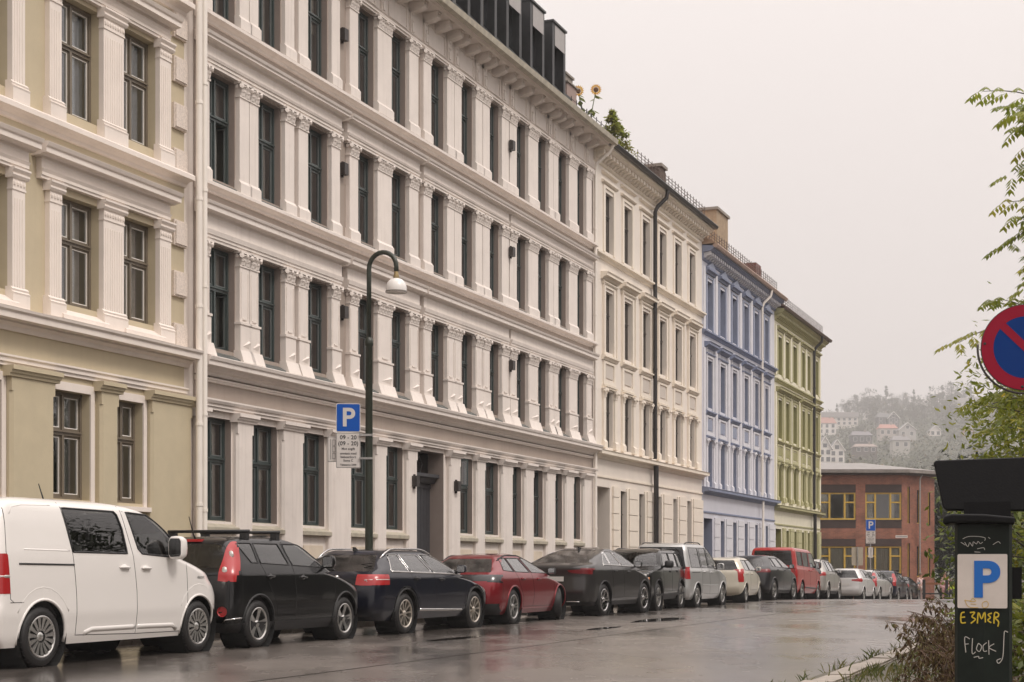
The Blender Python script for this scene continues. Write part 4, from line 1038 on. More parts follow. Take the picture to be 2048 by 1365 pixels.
    def handle(s, x, z, m=None, ln=.2):
        for sd in (-1, 1):
            p = s.on_side(x, z, sd); d = sd
            q = MB().tube([(x - ln / 2, p.y - d * .01, z), (x - ln / 2 + .03, p.y + d * .028, z + .002), (x + ln / 2 - .03, p.y + d * .028, z - .002), (x + ln / 2, p.y - d * .01, z - .004)], .016, 8)
            q.lathe([(0, 0), (.045, .002), (.05, .006), (.0, .008)], 12, axis='y', M=Matrix.Translation((x, p.y - (.0 if d > 0 else .006), z)) @ Matrix.Diagonal((1.3, 1, .8, 1)))
            q.build('door_handle', m or s.paint, s.root, smooth=True)
    def mirror(s, x, z, m=None, sz=(.16, .20, .16), out_=.13):
        for sd in (-1, 1):
            p = s.on_side(x, z, sd); q = MB(); V = []; N_ = 16
            for dx, k in ((-.5, .90), (-.42, 1.0), (-.1, 1.0), (.2, .88), (.42, .62), (.5, .3)):
                for i in range(N_):
                    a = 2 * pi * i / N_; ca, sa = cos(a), sin(a); e = .55
                    V.append((x + .02 + dx * sz[0], p.y + sd * out_ + math.copysign(abs(ca) ** e, ca) * sz[1] * .5 * k, z + .05 + math.copysign(abs(sa) ** e, sa) * sz[2] * .5 * k))
            q.add(V, [(r_ * N_ + i, r_ * N_ + (i + 1) % N_, (r_ + 1) * N_ + (i + 1) % N_, (r_ + 1) * N_ + i) for r_ in range(5) for i in range(N_)] + [tuple(range(N_)), tuple(range(6 * N_ - 1, 5 * N_ - 1, -1))])
            o = q.build('mirror', m or s.paint, s.root, smooth=True)
            MB().tube([(x + .03, p.y - sd * .01, z - .01), (x + .02, p.y + sd * out_ * .8, z + .0)], .03, 8).build('mirror_arm', PLAST, o, smooth=True)
            MB().add([(x + .018 - sz[0] * .5, p.y + sd * out_ + ky * sz[1] * .40, z + .05 + kz * sz[2] * .40) for ky, kz in ((-1, -.7), (-.7, -1), (.7, -1), (1, -.7), (1, .7), (.7, 1), (-.7, 1), (-1, .7))], [tuple(range(8))]).build('mirror_glass', mat('mirror silver', (.5, .5, .5), .05, metal=1), o)
    def seam(s, pts, r=.0045):
        for sd in (-1, 1): s.strip('panel_gap', pts, r, SEAM, sd, step=.05, off=-.001)
    def rails(s, x0, x1, y, m=PLAST, h=.05, r=.016):
        for sd in (-1, 1):
            P = []
            for i in range(13):
                t = i / 12; x = x0 + (x1 - x0) * t; hh = s.bvh.ray_cast(Vector((x, sd * y, 5)), Vector((0, 0, -1))); z = hh[0].z if hh[0] else s.H
                P.append((x, sd * y, z + h * min(1, 6 * t, 6 * (1 - t)) ** .5 - .005))
            MB().tube(P, r, 8).build('roof_rail', m, s.root, smooth=True)
    def antenna(s, x, y=0, h=.3, lean=-.12):
        hh = s.bvh.ray_cast(Vector((x, y, 5)), Vector((0, 0, -1))); z = hh[0].z if hh[0] else s.H
        MB().tube([(x, y, z - .01), (x + lean * .3, y, z + .05), (x + lean, y, z + h)], [.018, .010, .006], 6).build('antenna', PLAST, s.root)
    def fin(s, x):
        hh = s.bvh.ray_cast(Vector((x, 0, 5)), Vector((0, 0, -1))); z = hh[0].z if hh[0] else s.H
        MB().prism([(x + .1, z - .01), (x - .08, z - .01), (x - .1, z + .06), (x - .05, z + .06)], -.015, .015).build('antenna_fin', PLAST, s.root)
    def plate(s, z, y=0, front=False):
        p = s.on_front(y, z, .012) if front else s.on_rear(y, z, .012)
        MB().box(p.x - .008, p.x + .004, -.26, .26, z - .055, z + .055).build('number_plate', PLATE, s.root)
    def wiper(s, y0, z0, y1, z1, r=.012):
        s.strip('wiper', [(y0, z0), (y1, z1)], r, PLAST, view='rear', off=.012)
    def place(s, X, Z, head, yoff=0, face_back=False, pitch=0.0, wheel_right=None):
        """X, Z: ground point under the outer side of the rear right tyre; head: degrees to the right of +Y"""
        s.finish()
        for fn in getattr(s, 'after', []): fn()
        a = R(90 - head)
        ref = Vector((s.ax[0], -(s.W / 2 - .03), 0))
        if face_back: a += pi; ref = Vector((s.ax[1], (s.W / 2 - .03), 0))
        M = Matrix.Rotation(a, 4, 'Z')
        p = Vector((X, Z, 0)) - (M @ ref)
        c = p + M @ Vector((s.L / 2, 0, 0)); z0 = ground_z((p + M @ Vector((s.ax[0], 0, 0))).y); z1 = ground_z((p + M @ Vector((s.ax[1], 0, 0))).y)
        pit = -math.atan2(z1 - z0, s.ax[1] - s.ax[0])
        s.root.location = (p.x, p.y, z0 + s.ax[0] * math.sin(pit)); s.root.rotation_euler = (0, pit, a)

WHEELS = {}
def wheel_mesh(r, tw, style, m, back):
    key = (round(r, 3), tw, style, m.name)
    if key in WHEELS: return WHEELS[key]
    h = tw / 2; rr = r * .70
    t = MB(); t.lathe([(rr - .01, h - .02), (rr + .012, h - .002), (r * .80, h), (r * .93, h - .012), (r * .985, h - .035), (r, h - .07), (r, -h + .07), (r * .985, -h + .035), (r * .93, -h + .01), (rr, -h)], 40, axis='y', M=Matrix.Diagonal((1, -1, 1, 1)))
    for i in range(40):   # tread grooves at the shoulder
        a = 2 * pi * i / 40; t.box(-.004, .004, -h + .03, -h + .075, r * .99, r + .002, M=Matrix.Rotation(a, 4, 'Y'))
    tm = t.mesh('wheel', True); tm.materials.append(TYRE)
    q = MB(); n, kind = style
    q.lathe([(rr, h - .005), (rr - .012, h), (rr - .028, h - .012), (rr - .03, h - .05), (rr - .035, -h)], 36, 0, axis='y', M=Matrix.Diagonal((1, -1, 1, 1)))
    def spoke(a, r0, r1, w0, w1, y0=.035, y1=.012, th=.03, mi=0):
        v = []
        for rad, w, y in ((r0, w0, y0), ((r0 + r1) / 2, (w0 + w1) / 2 * .85, (y0 + y1) / 2), (r1, w1, y1)):
            v += [(-w, -h + y, rad), (w, -h + y, rad), (w * .8, -h + y + th, rad), (-w * .8, -h + y + th, rad)]
        f = []
        for i in range(2):
            b = i * 4; f += [(b, b + 1, b + 5, b + 4), (b + 1, b + 2, b + 6, b + 5), (b + 2, b + 3, b + 7, b + 6), (b + 3, b, b + 4, b + 7)]
        q.add(v, f, mi, Matrix.Rotation(a, 4, 'Y'))
    for i in range(n):
        a = 2 * pi * i / n + .2
        if kind == 'multi': spoke(a, r * .14, rr - .02, .012, .022)
        elif kind == 'twin':
            for d in (-.13, .13): spoke(a + d * 1.3, r * .14, rr - .02, .016, .014)
        elif kind == 'blade': spoke(a, r * .12, rr - .02, .028, .05, th=.015); spoke(a + .12, r * .35, rr - .02, .008, .016, mi=1)
        elif kind == 'star': spoke(a, r * .10, rr - .02, .045, .026)
        elif kind == 'cover':
            spoke(a, r * .2, rr - .015, .014, .030, y0=.02, y1=.006)
    q.lathe([(0, h - .012), (r * .10, h - .014), (r * .16, h - .03), (r * .17, h - .07)], 20, 0, axis='y', M=Matrix.Diagonal((1, -1, 1, 1)))
    rm = q.mesh('rim', True); rm.materials.append(m); rm.materials.append(back)
    bm_ = bmesh.new(); bm_.from_mesh(rm); bmesh.ops.recalc_face_normals(bm_, faces=bm_.faces)
    for e in bm_.edges:
        if len(e.link_faces) == 2 and e.calc_face_angle(0) > R(35): e.smooth = False
    bm_.to_mesh(rm); bm_.free()
    d = MB(); d.lathe([(0, -h + .085), (rr * .80, -h + .085), (rr * .80, -h + .10), (rr * .98, -h + .13), (rr * .98, h)], 28, axis='y'); dm = d.mesh('brake_disc', True); dm.materials.append(back)
    WHEELS[key] = (tm, rm, dm); return WHEELS[key]

def hatch_profile(L, H, zb=.22, nose=.74, cowl=.98, xc=1.15, xw=1.95, xr=.45, rear_belt=.95, rb=.07, deck=None, bump=.0, roofx=None):
    """front and rear silhouettes: nose, bonnet, windscreen, roof / roof, tailgate, bumper (x runs from the tail forward)"""
    xc_, xw_ = L - xc, L - xw
    f = [(zb, L - .22), (zb + .10, L - .07), (.48, L), (nose - .08, L - .02), (nose, L - .10), (nose + (cowl - nose) * .55, L - .10 - (L - .10 - xc_) * .42), (cowl, xc_), (cowl + (H - .12 - cowl) * .5, xc_ - (xc_ - xw_) * .48), (H - .12, xw_), (H - .045, xw_ - .32), (H, L * .47)]
    if deck: r = [(zb, .20), (zb + .10, .06), (.52, .0), (.70, .02), (deck - .04, .03), (deck, .12), (deck + .05, deck_x(deck, xr)), (H - .12, xr), (H - .045, xr + .30), (H, L * .47 - .25)]
    else: r = [(zb, .18), (zb + .10, .05), (.50, .0), (.66, .015), (rear_belt, rb), (rear_belt + (H - .12 - rear_belt) * .5, rb + (xr - rb) * .48), (H - .12, xr), (H - .045, xr + .22), (H, L * .47 - .25)]
    return f, r
def deck_x(d, xr): return .12 + (xr - .12) * .42
def std_width(zb, belt, H, top=.70, low=.90):
    return [(zb, low), (zb + .10, .955), (.42, .985), (.62, 1.0), (belt - .10, .985), (belt, .955), (belt + (H - .12 - belt) * .5, .955 - (.955 - top) * .46), (H - .12, top), (H - .05, top * .90), (H, top * .45)]

# ------------------------------------------------------------ the row of parked cars, nearest first
def line(z0, z1, x0, x1): return lambda x: z0 + (z1 - z0) * (x - x0) / (x1 - x0)

def white_van():
    L_, W_, H_ = 4.96, 1.92, 1.94
    fr = [(.24, 4.66), (.34, 4.86), (.52, 4.95), (.72, 4.955), (.86, 4.90), (.96, 4.80), (1.05, 4.72), (1.12, 4.54), (1.18, 4.34), (1.23, 4.16), (1.36, 3.98), (1.56, 3.66), (1.74, 3.34), (1.82, 3.14), (1.89, 2.75), (1.925, 2.3), (1.94, 1.7)]
    rr = [(.24, .12), (.34, .03), (.52, .0), (.66, .01), (.75, .05), (1.1, .07), (1.5, .12), (1.74, .19), (1.82, .24), (1.89, .36), (1.925, .6), (1.94, 1.3)]
    wd = [(.24, .93), (.34, .965), (.48, .985), (.62, 1.0), (.95, .995), (1.22, .98), (1.5, .935), (1.74, .885), (1.82, .86), (1.89, .79), (1.925, .67), (1.94, .4)]
    c = Car('white_van', 'white delivery van with tinted rear side window, nearest in the parked row', paint('white van paint', (.76, .73, .70), 0, .3), L_, W_, H_, fr, rr, wd, (.83, 4.105), .345, bow=(.20, .04), rc=(.40, .10), taper=(.04, .015))
    c.region('side_window.0', 'side', [(1.40, 1.31), (2.48, 1.30), (2.44, 1.60), (2.38, 1.77), (2.33, 1.81), (1.31, 1.82)], GL_TINT, -.004)
    c.region('side_window.1', 'side', [(2.72, 1.36), (2.80, 1.30), (3.66, 1.25), (3.58, 1.42), (3.43, 1.58), (3.23, 1.72), (3.02, 1.79), (2.58, 1.81)], GL_CLEAR, -.004)
    c.glassfront(1.24, 1.84, .09); c.glassrear(1.28, 1.80, .16)
    c.region('taillight.0', 'side', [(-.2, .84), (.26, .84), (.24, 1.28), (-.2, 1.28)], RED_L, .004, thr=.3); c.region('taillight.1', 'rear', [(.78, .84), (1.2, .84), (1.2, 1.28), (.80, 1.28)], RED_L, .004)
    c.region('headlight.0', 'side', [(4.52, .92), (5.2, .86), (5.2, 1.02), (4.68, 1.05), (4.38, 1.08)], CLEAR_L, .002, thr=.2)
    c.arches(.02); c.wheels((15, 'cover'), m=ALLOY); c.seats(.55, (2.75,), 1.25)
    c.after += [lambda: [c.strip('window_seal', p, .012, PLAST, sd, True) for sd in (-1, 1) for p in ([(1.40, 1.31), (2.48, 1.30), (2.44, 1.60), (2.38, 1.77), (2.33, 1.81), (1.31, 1.82)], [(2.72, 1.36), (2.80, 1.30), (3.66, 1.25), (3.58, 1.42), (3.43, 1.58), (3.23, 1.72), (3.02, 1.79), (2.58, 1.81)])]]
    def det():
        c.seam([(1.28, 1.88), (1.33, 1.60), (1.39, 1.28), (1.43, .8), (1.44, .34), (2.66, .31)]); c.seam([(2.46, 1.88), (2.52, 1.6), (2.60, 1.28), (2.65, .83), (2.66, .31), (3.74, .30), (3.82, .72), (3.80, 1.22)])
        c.seam([(.30, 1.88), (.22, 1.3), (.26, .82), (.26, .78), (.32, .74)]); c.seam([(.26, .74), (.48, .74)]); c.seam([(3.84, 1.22), (4.4, 1.12), (4.60, 1.04)])
        for sd in (-1, 1):
            c.strip('slide_rail', [(.42, 1.17), (1.40, 1.16)], .011, PLAST, sd, off=.002)
            c.strip('body_crease', [(.36, 1.72), (.42, 1.80), (.6, 1.83), (1.12, 1.84)], .010, c.paint, sd, off=-.006)
            c.strip('body_crease', [(.52, 1.33), (1.34, 1.32)], .014, c.paint, sd, off=-.009)
            c.strip('side_moulding', [(1.60, .36), (1.74, .40), (2.63, .40)], .040, c.paint, sd, off=-.022); c.strip('side_moulding', [(2.69, .40), (3.48, .39), (3.58, .34)], .040, c.paint, sd, off=-.022)
            c.strip('arch_swage', [(.83 + .52 * cos(pi * i / 12), .345 + .56 * sin(pi * i / 12)) for i in range(2, 11)], .030, c.paint, sd, off=-.025); c.strip('arch_swage', [(4.105 + .52 * cos(pi * i / 12), .345 + .56 * sin(pi * i / 12)) for i in range(2, 11)], .030, c.paint, sd, off=-.025)
            c.strip('lamp_divider', [(.0, 1.03), (.25, 1.03)], .022, CLEAR_L, sd, off=-.008)
        c.handle(2.40, 1.13); c.handle(2.86, 1.12); c.mirror(3.40, 1.33, sz=(.20, .22, .30), out_=.15); c.antenna(2.1, 0, .22)
        p = c.on_side(4.16, 1.0, -1, .003)
        tx = text_mesh('electric', .062, SEAM, c.root, Matrix.Translation(p) @ Matrix.Rotation(pi / 2, 4, 'X'), name='badge')
        for v in tx.data.vertices: v.co.y = c.on_side(v.co.x, v.co.z, -1, .004).y
    c.after.append(det); c.place(-5.31, 17.36, 20.3)
white_van()

def black_crossover():
    L_, W_, H_ = 4.14, 1.80, 1.60
    f, r = hatch_profile(L_, H_, .22, .80, 1.06, 1.12, 1.90, .30, 1.02, .05)
    c = Car('hatchback', 'boxy glossy black hatchback with roof bars and tall red lamps behind the white van', paint('black paint', (.004, .004, .0045), .0, .3), L_, W_, H_, f, r, std_width(.22, 1.10, H_, .755), (.72, 3.29), .335, bow=(.16, .04), rc=(.36, .16))
    bel = line(1.20, 1.12, .5, 2.9)
    c.panes(bel, [(.62, .42, .80, .80), (.86, .86, 1.62, 1.52), (1.72, 1.62, 2.86, 2.5)], GL_CLEAR, GL_TINT, PLAST, .010, cap=.13, belt_trim=None)
    c.glassfront(1.08, 1.48); c.glassrear(1.12, 1.46, .17)
    c.region('taillight.0', 'side', [(-.2, .93), (.10, .95), (.24, 1.15), (.22, 1.36), (.12, 1.47), (-.2, 1.49)], RED_L, .004, thr=.25); c.region('taillight.1', 'rear', [(.62, .93), (1, .93), (1, 1.49), (.62, 1.49)], RED_L, .004)
    c.region('lower_trim', 'side', [(-1, 0), (9, 0), (9, .36), (-1, .36)], PLAST, .004, thr=.0)
    c.region('headlight', 'side', [(3.66, .80), (4.4, .72), (4.4, .86), (3.9, .92), (3.52, .95)], CLEAR_L, .002, thr=.15)
    c.arches(.02, PLAST); c.wheels((5, 'blade')); c.seats(.42, (1.0, 1.85), 1.12)
    def det():
        c.seam([(1.66, 1.5), (1.70, 1.12), (1.74, .7), (1.72, .38), (2.86, .37), (2.94, .7), (2.92, 1.08)]); c.seam([(.84, 1.18), (.98, .9), (1.18, .62), (1.22, .38), (1.72, .38)])
        c.seam([(.26, 1.49), (.3, .95), (.28, .6)]); c.handle(1.02, 1.00); c.handle(1.95, .98); c.mirror(2.66, 1.16, m=paint('black paint', (.004,) * 3), sz=(.15, .2, .2), out_=.12); c.antenna(.45, 0, .3, -.16)
        for sd in (-1, 1):
            for x in (.78, 1.62):
                hh = c.bvh.ray_cast(Vector((x, sd * .60, 5)), Vector((0, 0, -1)))[0]; MB().box(x - .05, x + .05, sd * .60 - .05, sd * .60 + .05, hh.z - .03, hh.z + .07).build('bar_foot', PLAST, c.root)
            MB().lathe([(0, 0), (.07, .005), (.08, .02)], 14, axis='x', M=Matrix.Translation(c.on_rear(sd * .72, .52, .0)) @ Matrix.Diagonal((-1, 1, .9, 1))).build('fog_lamp', RED_L, c.root)
            [MB().lathe([(0, -.06), (.03, -.05), (.045, 0), (.03, .05), (0, .06)], 10, M=Matrix.Translation(c.on_rear(sd * .70, zz, -.006)) @ Matrix.Diagonal((.5, 1, 1, 1))).build('lamp_core', CLEAR_L, c.root, smooth=True) for zz in (1.30, 1.08)]
            c.strip('bumper_strip', [(-.02, .40), (.12, .42), (.3, .43)], .012, CHROME, sd); c.strip('side_badge', [(3.06, .98), (3.16, .97)], .028, CHROME, sd, off=-.01)
        for x in (.78, 1.62): MB().tube([(x, -.68, H_ + .045), (x, .68, H_ + .045)], .022, 8).build('roof_bar', PLAST, c.root, smooth=True)
        p = c.on_rear(0, 1.50, .02); MB().box(p.x - .02, p.x + .06, -.2, .2, 1.49, 1.525).build('brake_light', RED_L, c.root); c.plate(.78)
    c.after.append(det); c.place(-3.57, 21.65, 21.8)
black_crossover()

def navy_estate():
    L_, W_, H_ = 4.93, 1.87, 1.46
    f, r = hatch_profile(L_, H_, .24, .72, .98, 1.36, 2.22, .78, .98, .10)
    c = Car('estate_car', 'dark navy estate car with chrome roof rails and silver sill trim', paint('navy paint', (.005, .006, .013), .0, .3), L_, W_, H_, f, r, std_width(.24, 1.02, H_, .70), (1.10, 3.93), .345, bow=(.20, .07), rc=(.40, .22))
    bel = line(1.07, 1.01, .6, 3.5)
    c.panes(bel, [(.66, .92, 1.28, 1.24), (1.35, 1.31, 2.12, 1.96), (2.22, 2.06, 3.44, 2.9)], GL_CLEAR, GL_MID, CHROME, .008, cap=.11, belt_trim=CHROME)
    c.glassfront(1.0, 1.35); c.glassrear(1.06, 1.34, .16)
    c.region('taillight.0', 'side', [(-.3, .83), (.50, .84), (.52, 1.0), (-.3, 1.02)], RED_L, .004, thr=.25); c.region('taillight.1', 'rear', [(.50, .83), (1, .83), (1, 1.01), (.50, 1.01)], RED_L, .004)
    c.region('headlight', 'side', [(4.38, .68), (5.2, .60), (5.2, .78), (4.66, .82), (4.28, .84)], CLEAR_L, .002, thr=.15)
    c.arches(.02, PLAST, flare=.05); c.wheels((10, 'multi'), m=ALLOY_W, tw=.225); c.seats(.30, (1.5, 2.4), 1.0)
    def det():
        c.seam([(2.16, 1.36), (2.2, 1.0), (2.24, .6), (2.22, .40), (3.40, .38), (3.5, .7), (3.48, .98)]); c.seam([(1.32, 1.05), (1.42, .8), (1.58, .58), (1.62, .4), (2.22, .4)])
        c.seam([(.28, 1.30), (.40, 1.0), (.42, .84), (.36, .60)]); c.handle(1.50, .94, PLAST); c.handle(2.46, .92, PLAST); c.mirror(3.14, 1.05, sz=(.14, .18, .145), out_=.13)
        c.rails(.75, 2.75, .60, CHROME, .05, .017); c.fin(1.0); c.wiper(0, 1.09, .46, 1.12); c.plate(.82)
        for sd in (-1, 1):
            c.strip('sill_trim', [(1.62, .40), (2.30, .385), (3.40, .36)], .03, CHROME, sd, off=-.012); c.strip('lamp_divider', [(.02, .925), (.50, .925)], .012, CLEAR_L, sd, off=-.004)
        c.seam([(.30, .64), (.7, .62)])
    c.after.append(det); c.place(-1.80, 26.04, 23.1)
navy_estate()

def red_estate():
    L_, W_, H_ = 4.78, 1.86, 1.415
    f, r = hatch_profile(L_, H_, .20, .68, .94, 1.32, 2.22, .86, .96, .12)
    c = Car('estate_car', 'low crimson red estate car with front wheels turned', paint('crimson paint', (.20, .010, .016), .45, .3), L_, W_, H_, f, r, std_width(.20, .98, H_, .69), (1.04, 3.83), .345, bow=(.22, .10), rc=(.42, .26))
    bel = lambda x: 1.05 - .05 * (x - .6) / 2.8 + .03 * max(0, 1 - (x - .5) / .6)
    c.panes(bel, [(.66, 1.0, 1.18, 1.22), (1.24, 1.27, 2.05, 1.94), (2.14, 2.03, 3.42, 2.8)], GL_CLEAR, GL_MID, PLAST, .009, cap=.10)
    c.glassfront(.97, 1.31); c.glassrear(1.03, 1.30, .17)
    c.region('light_band', 'side', [(-.3, .87), (.42, .82), (.30, .93), (.10, .985), (-.3, .99)], DARK_L, .003, thr=.2); c.region('light_band.1', 'rear', [(-.1, .86), (1, .86), (1, .985), (-.1, .985)], DARK_L, .003)
    c.region('bumper_trim', 'rear', [(-.1, .1), (1, .1), (1, .42), (-.1, .42)], PLAST, .004)
    c.arches(.015); c.wheels((5, 'twin'), steer=.45); c.seats(.28, (1.45, 2.3), .97)
    def det():
        c.seam([(2.09, 1.32), (2.1, .97), (2.16, .6), (2.12, .34), (3.30, .33), (3.42, .6), (3.40, .95)]); c.seam([(1.22, 1.04), (1.38, .75), (1.54, .52), (1.56, .34), (2.12, .34)])
        c.seam([(.36, 1.0), (.42, .82), (.40, .5)]); c.handle(1.52, .90); c.handle(2.44, .89); c.mirror(3.08, 1.0, m=PLAST, sz=(.13, .17, .14), out_=.13); c.rails(.9, 2.5, .58, PLAST, .012, .014)
        c.wiper(0, 1.06, .42, 1.09); c.plate(.70); c.strip('bumper_strip', [(-.6, .47), (.6, .47)], .010, CHROME, view='rear')
        for sd in (-1, 1): c.strip('sill_line', [(1.5, .30), (3.4, .285)], .012, c.paint, sd)
    c.after.append(det); c.place(.04, 30.58, 20.8)
red_estate()

def grey_coupe_suv():
    L_, W_, H_ = 4.65, 1.88, 1.615
    fr, _ = hatch_profile(L_, H_, .24, .84, 1.08, 1.12, 2.02, .9, 1.0, .1)
    rr = [(.24, .2), (.34, .06), (.55, .0), (.75, .02), (.95, .04), (1.10, .03), (1.17, .10), (1.22, .32), (1.32, .62), (1.42, .95), (1.50, 1.32), (1.57, 1.72), (1.60, 2.0), (1.615, 2.18)]
    c = Car('coupe_crossover', 'dark grey coupe crossover with long sloping rear window', paint('graphite paint', (.040, .037, .036), .5, .32), L_, W_, H_, fr, rr, std_width(.24, 1.14, H_, .68), (.95, 3.715), .37, bow=(.20, .10), rc=(.40, .24))
    bel = lambda x: 1.20 - .045 * (x - 1.0) / 2.2
    c.panes(bel, [(.98, 1.42, 1.38, 1.52), (1.44, 1.57, 2.12, 2.0), (2.20, 2.08, 3.28, 2.62)], GL_CLEAR, GL_MID, CHROME, .008, cap=.105, pr=.20, belt_trim=CHROME)
    c.glassfront(1.10, 1.50); c.glassrear(1.23, 1.53, .15)
    c.region('taillight.0', 'side', [(-.3, 1.02), (.30, 1.06), (.42, 1.10), (-.3, 1.125)], RED_D, .004, thr=.2); c.region('taillight.1', 'rear', [(.40, 1.0), (1, .96), (1, 1.11), (.34, 1.06)], RED_L, .004)
    c.arches(.02, PLAST); c.wheels((5, 'twin'), m=CHROME, tw=.235); c.seats(.42, (1.5, 2.3), 1.14)
    c.region('lower_trim', 'side', [(-1, 0), (9, 0), (9, .34), (-1, .34)], PLAST, .003, thr=.0)
    def det():
        c.seam([(2.16, 1.46), (2.18, 1.14), (2.22, .7), (2.2, .42), (3.2, .41), (3.32, .7), (3.28, 1.08)]); c.seam([(1.42, 1.16), (1.46, .85), (1.5, .6), (1.52, .42), (2.2, .42)])
        c.handle(1.62, 1.04, PLAST); c.handle(2.52, 1.02, PLAST); c.mirror(3.0, 1.16, m=PLAST, sz=(.14, .19, .15), out_=.13); c.fin(1.65); c.plate(.86); c.strip('bumper_strip', [(-.62, .34), (.62, .34)], .014, CHROME, view='rear'); c.strip('reflector', [(.35, .48), (.72, .49)], .018, RED_D, view='rear', off=-.006); c.seam([(.02, .98), (.2, .8), (.42, .78)])
    c.after.append(det); c.place(2.16, 35.85, 24.5)
grey_coupe_suv()

def black_jeep():
    L_, W_, H_ = 4.41, 1.76, 1.64
    fr = [(.28, 4.2), (.36, 4.33), (.55, 4.41), (.90, 4.39), (1.0, 4.34), (1.04, 4.10), (1.09, 3.45), (1.13, 3.22), (1.30, 3.06), (1.50, 2.84), (1.56, 2.70), (1.62, 2.4), (1.64, 2.0)]
    rr = [(.28, .15), (.36, .04), (.55, .0), (.70, .02), (1.05, .04), (1.3, .10), (1.5, .17), (1.56, .24), (1.62, .45), (1.64, 1.2)]
    c = Car('off_roader', 'square black off-roader parked facing the camera', paint('black jeep paint', (.005, .005, .005), .0, .3), L_, W_, H_, fr, rr, std_width(.28, 1.12, H_, .80), (.86, 3.49), .355, bow=(.05, .03), rc=(.14, .12))
    c.panes(line(1.14, 1.14, 0, 3), [(.42, .46, 1.12, 1.12), (1.22, 1.22, 1.96, 1.94), (2.06, 2.04, 2.96, 2.72)], GL_CLEAR, GL_MID, PLAST, .011, cap=.13)
    c.glassfront(1.16, 1.52, .10, GL_CLEAR); c.glassrear(1.12, 1.5, .16)
    c.region('grille', 'front', [(-.1, .66), (.44, .66), (.44, .98), (-.1, .98)], PLAST, .002); c.region('headlight', 'front', [(.52, .78), (.74, .78), (.74, .96), (.52, .96)], CLEAR_L, .002)
    c.region('lower_trim', 'side', [(-1, 0), (9, 0), (9, .44), (-1, .44)], PLAST, .006, thr=.0)
    c.arches(.05, PLAST, flare=.05); c.wheels((5, 'star')); c.seats(.45, (1.1, 1.95), 1.1)
    def det():
        c.seam([(2.0, 1.5), (2.02, .5), (2.96, .5), (3.0, 1.1)]); c.seam([(1.16, 1.5), (1.2, .8), (1.36, .5), (2.0, .5)]); c.handle(1.4, 1.02, PLAST); c.handle(2.24, 1.02, PLAST)
        c.mirror(2.84, 1.16, m=PLAST, sz=(.14, .24, .2), out_=.15); c.rails(.4, 2.3, .62, PLAST, .05, .018); c.strip('indicator', [(.76, .84), (.80, .84)], .04, ORANGE_L, view='front', off=-.01); c.strip('indicator', [(-.80, .84), (-.76, .84)], .04, ORANGE_L, view='front', off=-.01); c.plate(.58, front=True)
    c.after.append(det); c.place(3.81, 39.92, 19.0, face_back=True)
black_jeep()

def silver_mpv():
    L_, W_, H_ = 4.42, 1.79, 1.83
    fr = [(.22, 4.2), (.32, 4.34), (.5, 4.42), (.72, 4.40), (.84, 4.3), (.98, 3.85), (1.08, 3.46), (1.12, 3.32), (1.35, 2.95), (1.6, 2.50), (1.70, 2.30), (1.79, 1.95), (1.83, 1.5)]
    rr = [(.22, .12), (.32, .03), (.5, .0), (.7, .02), (1.1, .05), (1.5, .10), (1.70, .16), (1.79, .32), (1.83, .9)]
    c = Car('van_like_estate', 'tall silver van-like estate car with dark tailgate glass', paint('silver paint', (.52, .52, .51), .55, .33), L_, W_, H_, fr, rr, std_width(.22, 1.10, H_, .80), (.86, 3.54), .32, bow=(.16, .04), rc=(.34, .12))
    c.panes(line(1.13, 1.10, .3, 3), [(.36, .36, 1.26, 1.22), (1.36, 1.34, 2.02, 1.98), (2.12, 2.08, 3.12, 2.62)], GL_CLEAR, GL_MID, PLAST, .009, cap=.15)
    c.glassfront(1.14, 1.68); c.glassrear(1.08, 1.70, .10, mat('near black tailgate glass', (.012, .012, .013), .06))
    c.region('taillight.0', 'side', [(-.3, .80), (.16, .80), (.14, 1.14), (-.3, 1.14)], RED_L, .004, thr=.25); c.region('taillight.1', 'rear', [(.72, .8), (1, .8), (1, 1.14), (.74, 1.14)], RED_L, .004)
    c.arches(.015); c.wheels((7, 'star')); c.seats(.42, (1.2, 2.1), 1.08)
    def det():
        c.seam([(1.30, 1.7), (1.32, .4), (2.08, .36), (2.04, 1.7)]); c.seam([(2.08, .36), (3.02, .36), (3.08, 1.05)]); c.handle(1.5, 1.0); c.handle(2.26, .98); c.mirror(2.86, 1.10, sz=(.16, .22, .2), out_=.14); c.rails(.35, 2.0, .62, PLAST, .05); c.plate(.70)
        for sd in (-1, 1): c.strip('side_moulding', [(1.36, .62), (2.9, .60)], .012, c.paint, sd); c.strip('slide_rail', [(.35, .99), (1.1, .99)], .009, SEAM, sd)
        c.plate(.7)
    c.after.append(det); c.place(5.25, 43.48, 23.1)
silver_mpv()

